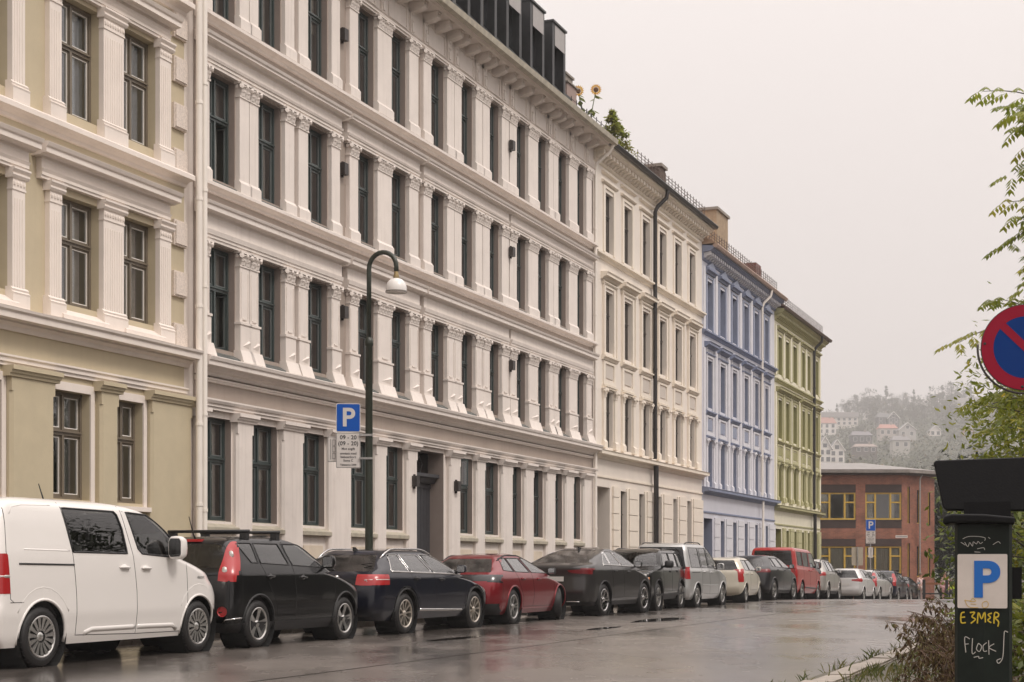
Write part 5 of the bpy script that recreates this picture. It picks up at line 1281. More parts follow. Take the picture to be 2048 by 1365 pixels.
def simple_car(name, label, P, L_, W_, H_, ax, r, head, X, Z, prof, top=.70, belt=(1.02, .98), pn=None, lamps=None, wheel=(5, 'star'), wm=ALLOY, rails=False, fine=False, rear=(1.04, None, .16), glassm=GL_MID, low=None, extra=None, gear=GL_REAR, steer=0, rw=None, front_m=GL_CLEAR):
    f, rr = prof; zb = f[0][0]
    c = Car(name, label, P, L_, W_, H_, f, rr, std_width(zb, belt[0], H_, top), ax, r, fine=fine, bow=(.18, .06), rc=(.36, .2))
    c.panes(line(belt[0] + .04, belt[1] + .04, ax[0], ax[1]), pn, front_m, glassm, PLAST, .009, cap=.12)
    c.glassfront(belt[1] + .02, H_ - .11); c.glassrear(rear[0], rear[1] or H_ - .12, rear[2], gear)
    for k, (v, p, m) in enumerate(lamps or []): c.region('taillight.%d' % k, v, p, m, .004, thr=.2)
    if low: c.region('lower_trim', 'side', [(-1, 0), (9, 0), (9, low), (-1, low)], PLAST, .004, thr=.0)
    c.arches(.02); c.wheels(wheel, m=wm, steer=steer)
    c.seats(.35, (ax[0] + .3, ax[0] + 1.15), belt[0])
    def det():
        xm = (pn[-1][0] + pn[-2][2]) / 2; c.seam([(xm, H_ - .14), (xm, .4), (pn[-1][2] - .05, .4), (pn[-1][2], belt[1])]); c.handle(xm + .25, belt[0] - .08); c.handle(pn[-2][0] + .15, belt[0] - .07)
        c.mirror(pn[-1][2] - .28, belt[1] + .06, sz=(.13, .17, .14), out_=.12); c.plate(.72 if not extra or 'pz' not in extra else extra['pz'])
        if rails: c.rails(.5, L_ - 2.1, W_ * .33, PLAST, .05)
    c.after.append(det); c.place(X, Z, head); return c
simple_car('city_car', 'small cream-coloured city car behind the silver van-like car', paint('cream car paint', (.56, .52, .43), .2, .33), 3.56, 1.64, 1.475, (.52, 2.94), .29, 19.3, 7.46, 48.95,
    hatch_profile(3.56, 1.475, .22, .72, .98, .92, 1.55, .22, .95, .04), .74, (1.0, .96), [(.50, .52, 1.18, 1.14), (1.26, 1.22, 2.42, 1.98)],
    [('side', [(-.3, .66), (.16, .66), (.20, 1.06), (-.3, 1.10)], RED_L), ('rear', [(.62, .66), (1, .66), (1, 1.08), (.58, 1.08)], RED_L)], (8, 'star'), fine=True)
simple_car('grey_hatchback', 'charcoal electric hatchback parked in front of the cream city car', paint('charcoal paint', (.028, .028, .030), .5, .32), 4.5, 1.86, 1.58, (.86, 3.6), .36, 24.2, 9.03, 52.85,
    hatch_profile(4.5, 1.58, .24, .82, 1.06, 1.1, 1.95, .80, 1.05, .10), .70, (1.12, 1.08), [(.72, 1.0, 1.1, 1.14), (1.18, 1.2, 1.98, 1.9), (2.08, 2.0, 3.2, 2.6)],
    [('side', [(-.3, .92), (.36, .98), (.3, 1.08), (-.3, 1.10)], RED_D), ('rear', [(-.1, .96), (1, .96), (1, 1.07), (-.1, 1.07)], DARK_L)], (5, 'blade'), low=.36, rear=(1.16, None, .2))
def red_van():
    L_, W_, H_ = 4.89, 1.90, 1.96
    fr = [(.24, 4.66), (.34, 4.82), (.52, 4.89), (.80, 4.87), (.95, 4.78), (1.08, 4.40), (1.16, 4.15), (1.4, 3.86), (1.7, 3.45), (1.83, 3.2), (1.92, 2.8), (1.96, 2.1)]
    rr = [(.24, .12), (.34, .03), (.52, .0), (.7, .02), (1.1, .04), (1.6, .10), (1.83, .15), (1.92, .32), (1.96, 1.2)]
    c = Car('red_van', 'bright red van with wide rear window', paint('red van paint', (.36, .028, .024), .0, .3), L_, W_, H_, fr, rr, std_width(.24, 1.2, H_, .84), (1.0, 4.0), .345, fine=False, bow=(.14, .04), rc=(.3, .10))
    c.panes(line(1.26, 1.22, 1, 4), [(.4, .42, 1.2, 1.18), (1.32, 1.3, 2.3, 2.28), (2.5, 2.46, 3.75, 3.3)], GL_CLEAR, mat('near black tailgate glass', (.012, .012, .013), .06), PLAST, .009, cap=.19)
    c.glassfront(1.2, 1.8); c.glassrear(1.26, 1.80, .14)
    c.region('taillight.0', 'side', [(-.3, .85), (.12, .85), (.12, 1.25), (-.3, 1.25)], RED_L, .004, thr=.25); c.region('taillight.1', 'rear', [(.78, .85), (1, .85), (1, 1.25), (.8, 1.25)], RED_L, .004)
    c.arches(.02); c.wheels((5, 'star')); c.seats(.55, (2.4,), 1.2)
    def det():
        c.seam([(1.26, 1.8), (1.28, .4), (2.4, .4), (2.4, 1.8)]); c.seam([(2.4, .4), (3.5, .4), (3.56, 1.2)]); c.handle(2.2, 1.1); c.handle(2.65, 1.1); c.mirror(3.5, 1.28, m=PLAST, sz=(.18, .22, .26), out_=.15); c.plate(.95)
        for sd in (-1, 1): c.strip('lower_strip', [(1.5, .46), (3.5, .44)], .03, PLAST, sd, off=-.01)
    c.after.append(det); c.place(10.81, 57.25, 22.5)
red_van()
SILV = paint('warm silver paint', (.42, .40, .37), .55, .33)
simple_car('silver_crossover', 'silver-grey crossover with roof rails in front of the red van', SILV, 4.66, 1.80, 1.68, (.95, 3.62), .35, 21.4, 12.82, 62.24,
    hatch_profile(4.66, 1.68, .26, .84, 1.08, 1.15, 1.95, .50, 1.05, .06), .72, (1.14, 1.10), [(.72, .8, 1.2, 1.2), (1.28, 1.28, 2.1, 2.02), (2.2, 2.12, 3.3, 2.75)],
    [('side', [(-.3, .95), (.42, .98), (.34, 1.12), (-.3, 1.14)], RED_L), ('rear', [(.5, .95), (1, .95), (1, 1.13), (.5, 1.10)], RED_L)], (5, 'star'), rails=True, low=.38, gear=GL_REAR)
simple_car('small_hatchback', 'pale silver small hatchback with red wing-shaped lamps', paint('pale silver paint', (.62, .61, .60), .35, .32), 3.95, 1.70, 1.51, (.60, 3.11), .30, 23.5, 16.15, 70.47,
    hatch_profile(3.95, 1.51, .22, .76, 1.0, 1.0, 1.7, .28, 1.0, .04), .72, (1.04, 1.0), [(.62, .64, 1.3, 1.28), (1.4, 1.36, 2.72, 2.2)],
    [('side', [(-.3, .86), (.30, .93), (.22, 1.02), (-.3, 1.02)], RED_L), ('rear', [(.36, .90), (1, .84), (1, 1.02), (.36, .97)], RED_L)], (8, 'star'), extra={'pz': .74})
simple_car('silver_estate', 'silver estate car with tall red lamps beyond the small silver hatchback', paint('light silver paint', (.50, .49, .47), .5, .33), 4.72, 1.83, 1.55, (.95, 3.65), .33, 24.5, 17.95, 74.93,
    hatch_profile(4.72, 1.55, .24, .78, 1.02, 1.25, 2.05, .50, 1.0, .06), .72, (1.06, 1.02), [(.66, .8, 1.24, 1.22), (1.32, 1.3, 2.1, 2.0), (2.2, 2.1, 3.35, 2.8)],
    [('side', [(-.3, .70), (.16, .72), (.34, 1.35), (-.3, 1.4)], RED_L), ('rear', [(.68, .7), (1, .7), (1, 1.38), (.60, 1.38)], RED_L)], (5, 'star'), rails=True)
simple_car('navy_crossover', 'dark blue crossover with slim tall red lamps near the end of the row', paint('dark blue paint', (.010, .013, .028), .3, .3), 4.53, 1.82, 1.66, (.9, 3.52), .34, 23.9, 20.35, 80.86,
    hatch_profile(4.53, 1.66, .26, .84, 1.08, 1.1, 1.9, .50, 1.0, .05), .72, (1.12, 1.08), [(.7, .82, 1.16, 1.16), (1.24, 1.24, 2.05, 1.98), (2.14, 2.06, 3.2, 2.7)],
    [('side', [(-.3, .80), (.16, .82), (.40, 1.45), (-.3, 1.5)], RED_L), ('rear', [(.70, .8), (1, .8), (1, 1.46), (.60, 1.46)], RED_L)], (5, 'star'))
simple_car('black_saloon', 'black car parked last in the row by the brick building', paint('black saloon paint', (.005, .005, .006), 0, .3), 4.55, 1.80, 1.45, (.95, 3.65), .32, 24.0, 22.19, 85.42,
    hatch_profile(4.55, 1.45, .22, .74, .98, 1.2, 2.0, .95, .95, .05, deck=1.02), .69, (1.0, .96), [(.95, 1.2, 1.3, 1.3), (1.36, 1.36, 2.05, 1.96), (2.14, 2.05, 3.25, 2.65)],
    [('side', [(-.3, .80), (.30, .84), (.24, .98), (-.3, 1.0)], RED_L), ('rear', [(.5, .8), (1, .8), (1, .98), (.52, .96)], RED_L)], (5, 'star'), rear=(1.08, None, .14))

# ============================================================ STREET FURNITURE
RX = Matrix.Rotation(pi / 2, 4, 'X')
BLUE_S = mat('sign blue', (.003, .080, .40), .45, spec=.2); WHITE_S = mat('sign white', (.60, .56, .53), .4, var=.05, dirt=.2); RED_S = mat('sign red', (.25, .008, .026), .45, spec=.15, var=.06)
NAVY_S = mat('sign deep blue', (.002, .030, .16), .45, spec=.15, var=.06); BLACK_T = mat('sign black', (.012, .012, .012), .5); GALV = mat('galvanised steel', (.34, .33, .32), .5, metal=.4, var=.25, vscale=12, dirt=.5)
DKGREEN = mat('dark green lamp paint', (.024, .030, .020), .35, var=.2, vscale=8, dirt=.3)
def rounded(w, h, r, n=5):
    P = []
    for cx, cz, a0 in ((w / 2 - r, h / 2 - r, 0), (-w / 2 + r, h / 2 - r, pi / 2), (-w / 2 + r, -h / 2 + r, pi), (w / 2 - r, -h / 2 + r, 1.5 * pi)):
        P += [(cx + r * cos(a0 + pi / 2 * i / n), cz + r * sin(a0 + pi / 2 * i / n)) for i in range(n + 1)]
    return P
def p_sign(parent, loc, rz, w, h, big=True):
    """blue P plate over a white text plate"""
    M0 = Matrix.Translation(loc) @ Matrix.Rotation(rz, 4, 'Z')
    MB().prism(rounded(w, w * 1.18, .035), -.006, .006, M=M0).build('parking_plate', WHITE_S, parent)
    MB().prism(rounded(w - .03, w * 1.18 - .03, .028), -.010, -.0061, M=M0).build('blue_panel', BLUE_S, parent)
    text_mesh('P', w * 1.05, WHITE_S, parent, M0 @ Matrix.Translation((0, -.011, -.01)) @ RX, 'letter_p', bold=.012)
    zc = -w * .59 - h / 2 - .01
    MB().prism(rounded(w, h, .02), -.006, .006, M=M0 @ Matrix.Translation((0, 0, zc))).build('text_plate', WHITE_S, parent)
    bd = MB(); ww, hh = w - .015, h - .015
    for a, b, c, d in ((-ww / 2, ww / 2, hh / 2 - .006, hh / 2), (-ww / 2, ww / 2, -hh / 2, -hh / 2 + .006), (-ww / 2, -ww / 2 + .006, -hh / 2 + .006, hh / 2 - .006), (ww / 2 - .006, ww / 2, -hh / 2 + .006, hh / 2 - .006)): bd.box(a, b, -.008, -.0061, c, d)
    bd.build('plate_border', BLACK_T, parent, loc=None).matrix_local = M0 @ Matrix.Translation((0, 0, zc))
    rows = [('09 - 20', .115, .36), ('(09 - 20)', .115, .19), ('Mot avgift', .066, .04), ('unntatt med', .066, -.09), ('beboerkort', .066, -.19), ('Sone C', .066, -.29), ('Takstsone 3300', .05, -.41)]
    for t, sz, q in rows:
        text_mesh(t, sz * w / .5, BLACK_T, parent, M0 @ Matrix.Translation((0, -.0075, zc + q * h)) @ RX, 'lettering', bold=.0018 if sz > .1 else .0008)
def street_lamp():
    q = st(0, 0); 
    # stands on the pavement close to the kerb
    loc = Vector((-2.83, 30.4, .12)); b = empty('street_lamp', loc); tag(b, 'dark green curved-neck street lamp with white dome, standing behind the navy estate', 'street lamp')
    MB().lathe([(.20, 0), (.20, .10), (.14, .16), (.12, .5), (.105, .62), (.085, .75)], 16).build('base', DKGREEN, b, smooth=True)
    MB().lathe([(.082, .5), (.075, 3.0), (.068, 5.38), (.085, 5.40), (.088, 5.47), (.075, 5.52), (.05, 5.56)], 14).build('pole', DKGREEN, b, smooth=True)
    P = [(0, 0, 5.5), (0, 0, 6.85)]; n = 12; r = .30
    for i in range(n + 1): a = pi - pi * i / n; P.append((NRM.x * (r + r * cos(a)), NRM.y * (r + r * cos(a)), 6.92 + r * sin(a)))
    P.append((NRM.x * .6, NRM.y * .6, 6.82)); MB().tube(P, .047, 12).build('arm', DKGREEN, b, smooth=True)
    sh = MB().lathe([(0.0, .27), (.06, .265), (.13, .235), (.185, .17), (.205, .09), (.21, .0), (.205, -.012), (.19, .0), (.0, .01)], 24).build('lamp_shade', mat('opal dome', (.78, .75, .72), .25), b, smooth=True, loc=(NRM.x * .6, NRM.y * .6, 6.42)); 
    MB().lathe([(.055, .26), (.06, .30), (.045, .36), (.04, .42)], 12).build('collar', mat('brass collar', (.32, .24, .12), .35, metal=.7), sh, smooth=True)
    MB().lathe([(.205, -.012), (.215, -.012), (.215, .012), (.205, .012)], 24).build('rim', mat('grey rim', (.2, .18, .16), .5), sh)
    s = empty('parking_sign', loc + Vector((-.36, -.10, 3.96))); tag(s, 'blue parking sign with times plate hung on the street lamp pole', 'sign')
    p_sign(s, (-.04, 0, 0), R(6), .48, .70)
    sd = MB().prism(rounded(.20, .50, .012), -.005, .005, M=Matrix.Translation((-.35, .03, -.62)) @ Matrix.Rotation(R(6), 4, 'Z')).build('bay_plate', WHITE_S, s)
    Md = Matrix.Translation((-.35, .03, -.62)) @ Matrix.Rotation(R(6), 4, 'Z'); g = MB()
    def fr(x0, x1, z0, z1, t=.006):
        g.box(x0, x1, -.0075, -.0052, z0, z0 + t, M=Md); g.box(x0, x1, -.0075, -.0052, z1 - t, z1, M=Md); g.box(x0, x0 + t, -.0075, -.0052, z0 + t, z1 - t, M=Md); g.box(x1 - t, x1, -.0075, -.0052, z0 + t, z1 - t, M=Md)
    fr(-.095, .095, -.245, .245); g.box(-.045, -.037, -.0075, -.0052, -.20, .20, M=Md)
    for z in (-.13, .0, .13): fr(-.012, .055, z - .055, z + .055)
    g.build('bay_symbol', BLACK_T, sd)
    for z in (-.34, -.80): MB().box(.18, .44, -.02, .02, z - .02, z + .02).build('bracket', GALV, s)
street_lamp()
def no_parking():
    b = empty('no_parking_sign', (3.60, 10.6, 0.08)); tag(b, 'round red and blue no-parking sign on a grey post at the right edge', 'sign')
    MB().tube([(0, 0, 0), (0, 0, 2.86)], .03, 14).build('post', GALV, b, smooth=True)
    M = Matrix.Translation((-.075, -.05, 2.56)) @ Matrix.Rotation(R(-8), 4, 'Z')
    def disc(r0, r1, y0, y1, name, m):
        q = MB(); q.lathe([(r0, y0), (r1, y0), (r1, y1), (r0, y1), (r0, y0)] if r0 > 0 else [(0, y0), (r1, y0), (r1, y1), (0, y1)], 48, axis='y', M=M); return q.build(name, m, b)
    disc(0, .297, -.004, .004, 'backing', mat('sign back', (.03, .03, .032), .5)); disc(.213, .292, -.008, -.0045, 'red_rim', RED_S); disc(0, .2125, -.0075, -.0045, 'blue_field', NAVY_S)
    MB().box(-.2125, .2125, -.0095, -.0078, -.026, .026, M=M @ Matrix.Rotation(R(45), 4, 'Y')).build('red_bar', RED_S, b)
    arc = [M @ Vector((.315 * cos(a), .01, .315 * sin(a))) for a in [R(175) + R(100) * i / 16 for i in range(17)]]
    MB().tube(arc, .008, 8).build('support_hoop', mat('dark steel', (.06, .05, .045), .5, metal=.5), b, smooth=True)
    MB().lathe([(.031, -.03), (.040, -.03), (.040, .03), (.031, .03)], 14, M=Matrix.Translation((0, 0, 2.2))).build('clamp', GALV, b)
    for x, z in ((-.27, .03), (-.02, -.27)): MB().lathe([(0, -.012), (.010, -.010), (.010, 0)], 8, axis='y', M=M @ Matrix.Translation((x, 0, z))).build('rivet', BLACK_T, b)
no_parking()
def scribble(parent, name, strokes, r, m, M, sc):
    g = MB()
    for s in strokes:
        P = []; n = len(s)
        for i in range(n - 1):
            p0, p1, p2, p3 = s[max(i - 1, 0)], s[i], s[i + 1], s[min(i + 2, n - 1)]
            for k in range(4):
                t = k / 4; P.append(tuple(.5 * (2 * p1[a] + (p2[a] - p0[a]) * t + (2 * p0[a] - 5 * p1[a] + 4 * p2[a] - p3[a]) * t * t + (3 * p1[a] - p0[a] - 3 * p2[a] + p3[a]) * t ** 3) for a in (0, 1)))
        P.append(s[-1]); g.tube([(x * sc, 0, z * sc) for x, z in P], r, 5)
    o = g.build(name, m, parent); o.data.transform(M @ Matrix.Diagonal((1, .25, 1, 1))); return o
def meter():
    Y = 8.2; b = empty('parking_meter', (2.516, Y, .06), R(-17)); tag(b, 'dark green parking meter with solar panel and graffiti in the right foreground', 'parking meter')
    DG = mat('meter dark green', (.006, .010, .0075), .42, spec=.25, var=.25, vscale=14, dirt=.3); BK = mat('meter black', (.003, .003, .0035), .45, spec=.2, bump=.1, bscale=90)
    w = .147
    MB().slab([(-w, .02), (-w + .015, -.004), (.006, -.020), (w - .015, -.004), (w, .02), (w, .24), (-w, .24)], 0, 1.30).build('cabinet', DG, b)
    hd = MB()
    prof = [(-.21, 1.315), (-.20, 1.345), (-.16, 1.355), (.0, 1.352), (.16, 1.335), (.158, 1.295), (.0, 1.305), (-.16, 1.305), (-.20, 1.295)]
    hd.prism(prof, -.07, .28); o = hd.build('hood', BK, b); md = o.modifiers.new('b', 'BEVEL'); md.width = .012; md.segments = 3; md.limit_method = 'ANGLE'
    MB().box(-.10, .14, .03, .2, 1.33, 1.42).build('neck', BK, b)
    P = [(-.265, 1.645), (-.255, 1.66), (.275, 1.67), (.285, 1.657), (.272, 1.385), (.255, 1.37), (-.195, 1.377), (-.215, 1.395)]
    sp = MB().prism(P, -.06, -.02).build('solar_panel', BK, b); md = sp.modifiers.new('b', 'BEVEL'); md.width = .012; md.segments = 3; md.limit_method = 'ANGLE'
    sp.rotation_euler = (R(-7), 0, 0); sp.location = (0, .16, .012)
    MB().prism(rounded(.254, .288, .008), -.0245, -.0215, M=Matrix.Translation((-.005, 0, .996))).build('label_plate', mat('meter label', (.56, .50, .46), .4, var=.06, vscale=10), b)
    text_mesh('P', .262, mat('label blue', (.006, .115, .43), .4), b, Matrix.Translation((.012, -.0255, .996)) @ RX, 'letter_p', bold=.009, sx=1.02)
    MB().box(w + .001, w + .05, .06, .2, .90, 1.07).build('card_reader', BK, b)
    YE = mat('yellow spray paint', (.50, .36, .02), .6); WH = mat('pale marker ink', (.42, .40, .37), .6); OC = mat('ochre marker ink', (.50, .32, .06), .6)
    G = lambda z: Matrix.Translation((-.005, -.0215, z))
    sc = .01
    # EMER
    scribble(b, 'graffiti', [[(-9.2, 3), (-11, 2.2), (-11, -2.6), (-8.6, -2.6)], [(-11, .2), (-9, .4)], [(-6.5, 2.8), (-4, 3), (-5.4, .6), (-3.6, -.8), (-6, -3)], [(-2.6, -3), (-2, 3), (-.4, -.5), (1.2, 3.2), (1.6, -2.4)], [(5, 2.6), (3, 1.8), (4.2, .2), (2.8, -1.2), (4.6, -2.6)], [(6, -3), (6.4, 2.8), (8.4, 2.2), (8, .6), (6.4, .2), (8.4, -2), (8, -4.6)]], .0038, YE, G(.80), sc * .98)
    # FLOCK
    scribble(b, 'graffiti', [[(-8.4, -4), (-9, 4), (-6.4, 3.2)], [(-9, .4), (-7, .6)], [(-5, 3.6), (-5.2, -4.4), (-3.4, -3.6)], [(-2, 1), (-3, -2), (-1.4, -3.4), (-.4, -.6), (-2, 1)], [(2.2, 1.4), (.4, -.4), (.8, -3.2), (2.4, -3)], [(3.2, 2.6), (3.4, -5)], [(6, .8), (3.4, -1.2), (7, -3.2)], [(13, 7), (11.4, 7.6), (11, 5), (10.4, -6), (8.4, -9.5), (7.4, -8), (9.4, -7)], [(-4.4, -6.6), (-2, -6), (-1.6, -7), (.4, -6.6)]], .0022, WH, G(.655), sc)
    scribble(b, 'graffiti', [[(-10, 2.2), (-7, 3.4), (-2, 3.4), (1.4, 2.6), (1.2, 1.2)], [(-9, .4), (-7.4, -2), (-6.4, .2), (-5, -1.8), (-4.6, .6), (-3, -.6), (-2.2, .8), (-1, -.4), (.2, .4)], [(-11, .4), (-8.6, -1.2)], [(-2.6, -3.2), (.6, -2.6), (1.2, -3.8)], [(3, 3), (4, 2.2)], [(5.4, -1), (8, .6), (9.2, -.4)], [(-4, -4.8), (-1, -5)]], .0016, WH, G(1.20), sc)
    scribble(b, 'graffiti', [[(-9, 1), (-7, -2.6), (-2, -3)], [(-9, 1), (-6, .6), (-5, 2), (-3.4, .4), (-6.4, .2)], [(-6, -1), (-3, -1.2)], [(2, .6), (0, -.6), (.4, -3), (2.6, -2.6), (3, -.6), (2, .6)]], .0018, OC, G(.885) @ Matrix.Translation((0, -.004, 0)), sc)
meter()

# ============================================================ END OF THE STREET: brick building, signs, railings, people
def brick_material(name, c1, c2, mortar):
    m, n, b = nodes_of(name); N = n.nodes.new; LK = n.links.new
    g = N('ShaderNodeNewGeometry'); sp = N('ShaderNodeSeparateXYZ'); cb = N('ShaderNodeCombineXYZ'); ad = N('ShaderNodeMath'); ad.operation = 'ADD'
    LK(g.outputs['Position'], sp.inputs[0]); LK(sp.outputs[0], ad.inputs[0]); LK(sp.outputs[1], ad.inputs[1]); LK(ad.outputs[0], cb.inputs[0]); LK(sp.outputs[2], cb.inputs[1])
    br = N('ShaderNodeTexBrick'); br.inputs['Scale'].default_value = 1; br.inputs['Brick Width'].default_value = .25; br.inputs['Row Height'].default_value = .078; br.inputs['Mortar Size'].default_value = .008
    br.inputs['Color1'].default_value = (*c1, 1); br.inputs['Color2'].default_value = (*c2, 1); br.inputs['Mortar'].default_value = (*mortar, 1); LK(cb.outputs[0], br.inputs['Vector'])
    z = N('ShaderNodeTexNoise'); z.inputs['Scale'].default_value = 1.5; z.inputs['Detail'].default_value = 8; LK(g.outputs['Position'], z.inputs['Vector'])
    r = N('ShaderNodeMapRange'); r.inputs[1].default_value = .3; r.inputs[2].default_value = .7; r.inputs[3].default_value = .7; r.inputs[4].default_value = 1.25; LK(z.outputs[0], r.inputs[0])
    mm = N('ShaderNodeMix'); mm.data_type = 'RGBA'; mm.blend_type = 'MULTIPLY'; mm.inputs[0].default_value = 1; LK(br.outputs[0], mm.inputs[6]); LK(r.outputs[0], mm.inputs[7]); LK(mm.outputs[2], b.inputs['Base Color']); b.inputs['Roughness'].default_value = .7
    return m
def brick_building():
    B1 = brick_material('red brick', (.28, .098, .056), (.20, .066, .042), (.22, .15, .11)); B2 = brick_material('dark brick', (.045, .022, .018), (.035, .018, .016), (.05, .035, .03))
    YEL = mat('yellow window paint', (.50, .33, .06), .45, var=.08); RF = mat('wet felt roof', (.20, .18, .165), .3, var=.25, vscale=2)
    b = empty('brick_building', (0, 100, 0)); tag(b, 'two-storey red brick building with yellow window frames at the end of the street', 'building')
    X0, X1 = 12.0, 25.4; zb, zt = -3.0, 7.15
    ops = []; bays = [(23.0, 25.36), (20.02, 22.38), (17.1, 19.4), (14.2, 16.5)]
    wins = []
    for a, c in bays:
        for z0, z1 in ((4.22, 6.0), (.72, 2.5)): wins.append((a, c, z0, z1)); ops.append((a, c, z0, z1))
    ops.append((X1 - .02, X1, -9, -8))
    def pick(x, z):
        for a, c in bays:
            if a < x < c and (6.0 < z < 6.52 or 3.66 < z < 4.22 or 2.5 < z < 2.98): return 2
        return 0
    mb = wall_mesh(X0, X1, zb, zt, ops[:-1], pick, .18, (6.52, 3.66, 2.98), 1)
    mb.build('wall', [B1, B2, B2], b, fix=False); rooms(b, wins, .3)
    w2 = empty('side_wing', (X1, 0, 0), R(38), b)
    so = [(.55, .80, 4.0, 6.4), (1.55, 1.95, 4.0, 6.2), (.55, .80, .5, 2.7), (1.55, 1.95, .5, 2.5), (2.7, 2.95, 3.9, 6.1), (2.7, 2.95, .5, 2.4)]
    m2 = wall_mesh(0, 3.4, zb, zt, so, lambda x, z: 0, .15, (), 1); m2.quad((3.4, 0, zb), (3.4, 6, zb), (3.4, 6, zt), (3.4, 0, zt)); m2.build('side_wall', [B1, B2], w2, fix=False)
    for a, c, z0, z1 in so:
        o = MB().box(a, a + .06, .1, .16, z0, z1).box(c - .06, c, .1, .16, z0, z1).box(a + .06, c - .06, .1, .16, z0, z0 + .06).build('window_frame', YEL, w2); MB().box(a, c, .15, .16, z0, z1).build('pane', mat('dark pane', (.02, .022, .024), .05), o)
    for a, c, z0, z1 in wins:
        w, h = c - a, z1 - z0; f = MB(); t = .11; y0, y1 = .06, .16
        f.box(a, a + t, y0, y1, z0, z1); f.box(c - t, c, y0, y1, z0, z1); f.box(a + t, c - t, y0, y1, z0, z0 + t); f.box(a + t, c - t, y0, y1, z1 - t, z1)
        m1, m2_ = a + w * .28, a + w * .70
        for m_ in (m1, m2_): f.box(m_ - .06, m_ + .06, y0, y1, z0 + t, z1 - t)
        zz = z0 + h * .64
        f.box(a + t, m1 - .06, y0, y1, zz - .05, zz + .05); f.box(m2_ + .06, c - t, y0, y1, zz - .05, zz + .05)
        o = f.build('window', YEL, b)
        for p0, p1 in ((a + t, m1 - .06), (m1 + .06, m2_ - .06), (m2_ + .06, c - t)):
            MB().add([(p0, .12, z0 + t), (p1, .12, z0 + t), (p1, .12, z1 - t), (p0, .12, z1 - t)], [(0, 1, 2, 3)]).build('pane', PANE, o, fix=False)
        if z0 < 2:
            for p0, p1 in ((a + t, m1 - .06), (m1 + .06, m2_ - .06), (m2_ + .06, c - t)):
                cm = curtain_mesh(round(p1 - p0, 2), round(h * .8, 2), 1); c_ = put('curtain', cm.copy(), None, o, (p0, .24, z0 + h * .12)); c_.data.materials.clear(); c_.data.materials.append(CURT)
        else:
            for p0 in (m1 - .5, m2_ - .1): 
                cm = curtain_mesh(.4, round(h * .95, 2), 2); c_ = put('curtain', cm.copy(), None, o, (p0, .24, z0 + .05)); c_.data.materials.clear(); c_.data.materials.append(CURT)
        MB().box(a - .03, c + .03, -.03, .1, z0 - .07, z0 - .002).build('window_sill', B2, b)
    rf = MB(); rf.slab([(11, -.55), (25.75, -.55), (28.6, 1.7), (28.6, 9), (11, 9)], 7.26, 7.48)
    ro = rf.build('roof', RF, b)
    rt = MB(); rt.add([(11, -.5, 7.485), (25.7, -.5, 7.485), (28.5, 1.75, 7.485), (24, 5, 8.25), (11, 5, 8.25)], [(0, 1, 4), (1, 3, 4), (1, 2, 3)]); rt.build('roof_slope', RF, ro)
    MB().slab([(11.5, -.3), (25.6, -.3), (28.3, 1.8), (28.3, 3), (11.5, 3)], 7.14, 7.258).build('eaves_board', mat('dark eaves', (.05, .033, .026), .6), ro)
    pipe(b, [(26.9, .75, 7.2), (26.75, .72, 6.9), (26.75, .72, -2)], .05, GALV)
    pl = MB().box(24.97, 25.75, -.02, -.001, 3.04, 3.21).build('street_name_plate', WHITE_S, b); MB().box(25.02, 25.70, -.024, -.021, 3.10, 3.15).build('plate_lettering', mat('faded lettering', (.2, .2, .2), .6), pl)
brick_building()
def far_sign(X, Y, label, kind):
    g = ground_z(Y); b = empty('road_sign', (X, Y, g)); tag(b, label, 'sign')
    if kind == 'p':
        MB().tube([(0, 0.05, 0), (0, 0.05, 4.9)], .035, 8).build('post', GALV, b); p_sign(b, (0, 0, 4.62), 0, .58, .75)
        MB().prism(rounded(.28, .62, .02), -.006, .006, M=Matrix.Translation((0, 0, 2.98))).build('bay_plate', WHITE_S, b)
        q = MB()
        for z in (-.17, 0, .17):
            q.box(-.03, .06, -.0085, -.0062, 2.98 + z - .06, 2.98 + z - .05); q.box(-.03, .06, -.0085, -.0062, 2.98 + z + .05, 2.98 + z + .06)
            q.box(-.03, -.02, -.0085, -.0062, 2.98 + z - .05, 2.98 + z + .05); q.box(.05, .06, -.0085, -.0062, 2.98 + z - .05, 2.98 + z + .05)
        q.build('bay_symbol', BLACK_T, b)
    else:
        MB().tube([(0, -.03, 0), (0, -.03, 3.15)], .035, 8).build('post', GALV, b); MB().prism(rounded(.66, 1.05, .05), -.006, .006, M=Matrix.Translation((0, .02, 2.62))).build('sign_back', mat('bare sign back', (.42, .36, .28), .55, var=.1), b)
far_sign(21.6, 92.5, 'far blue parking sign in front of the brick building', 'p')
far_sign(19.9, 88.5, 'pale blank back of a road sign in front of the brick building', 'back')
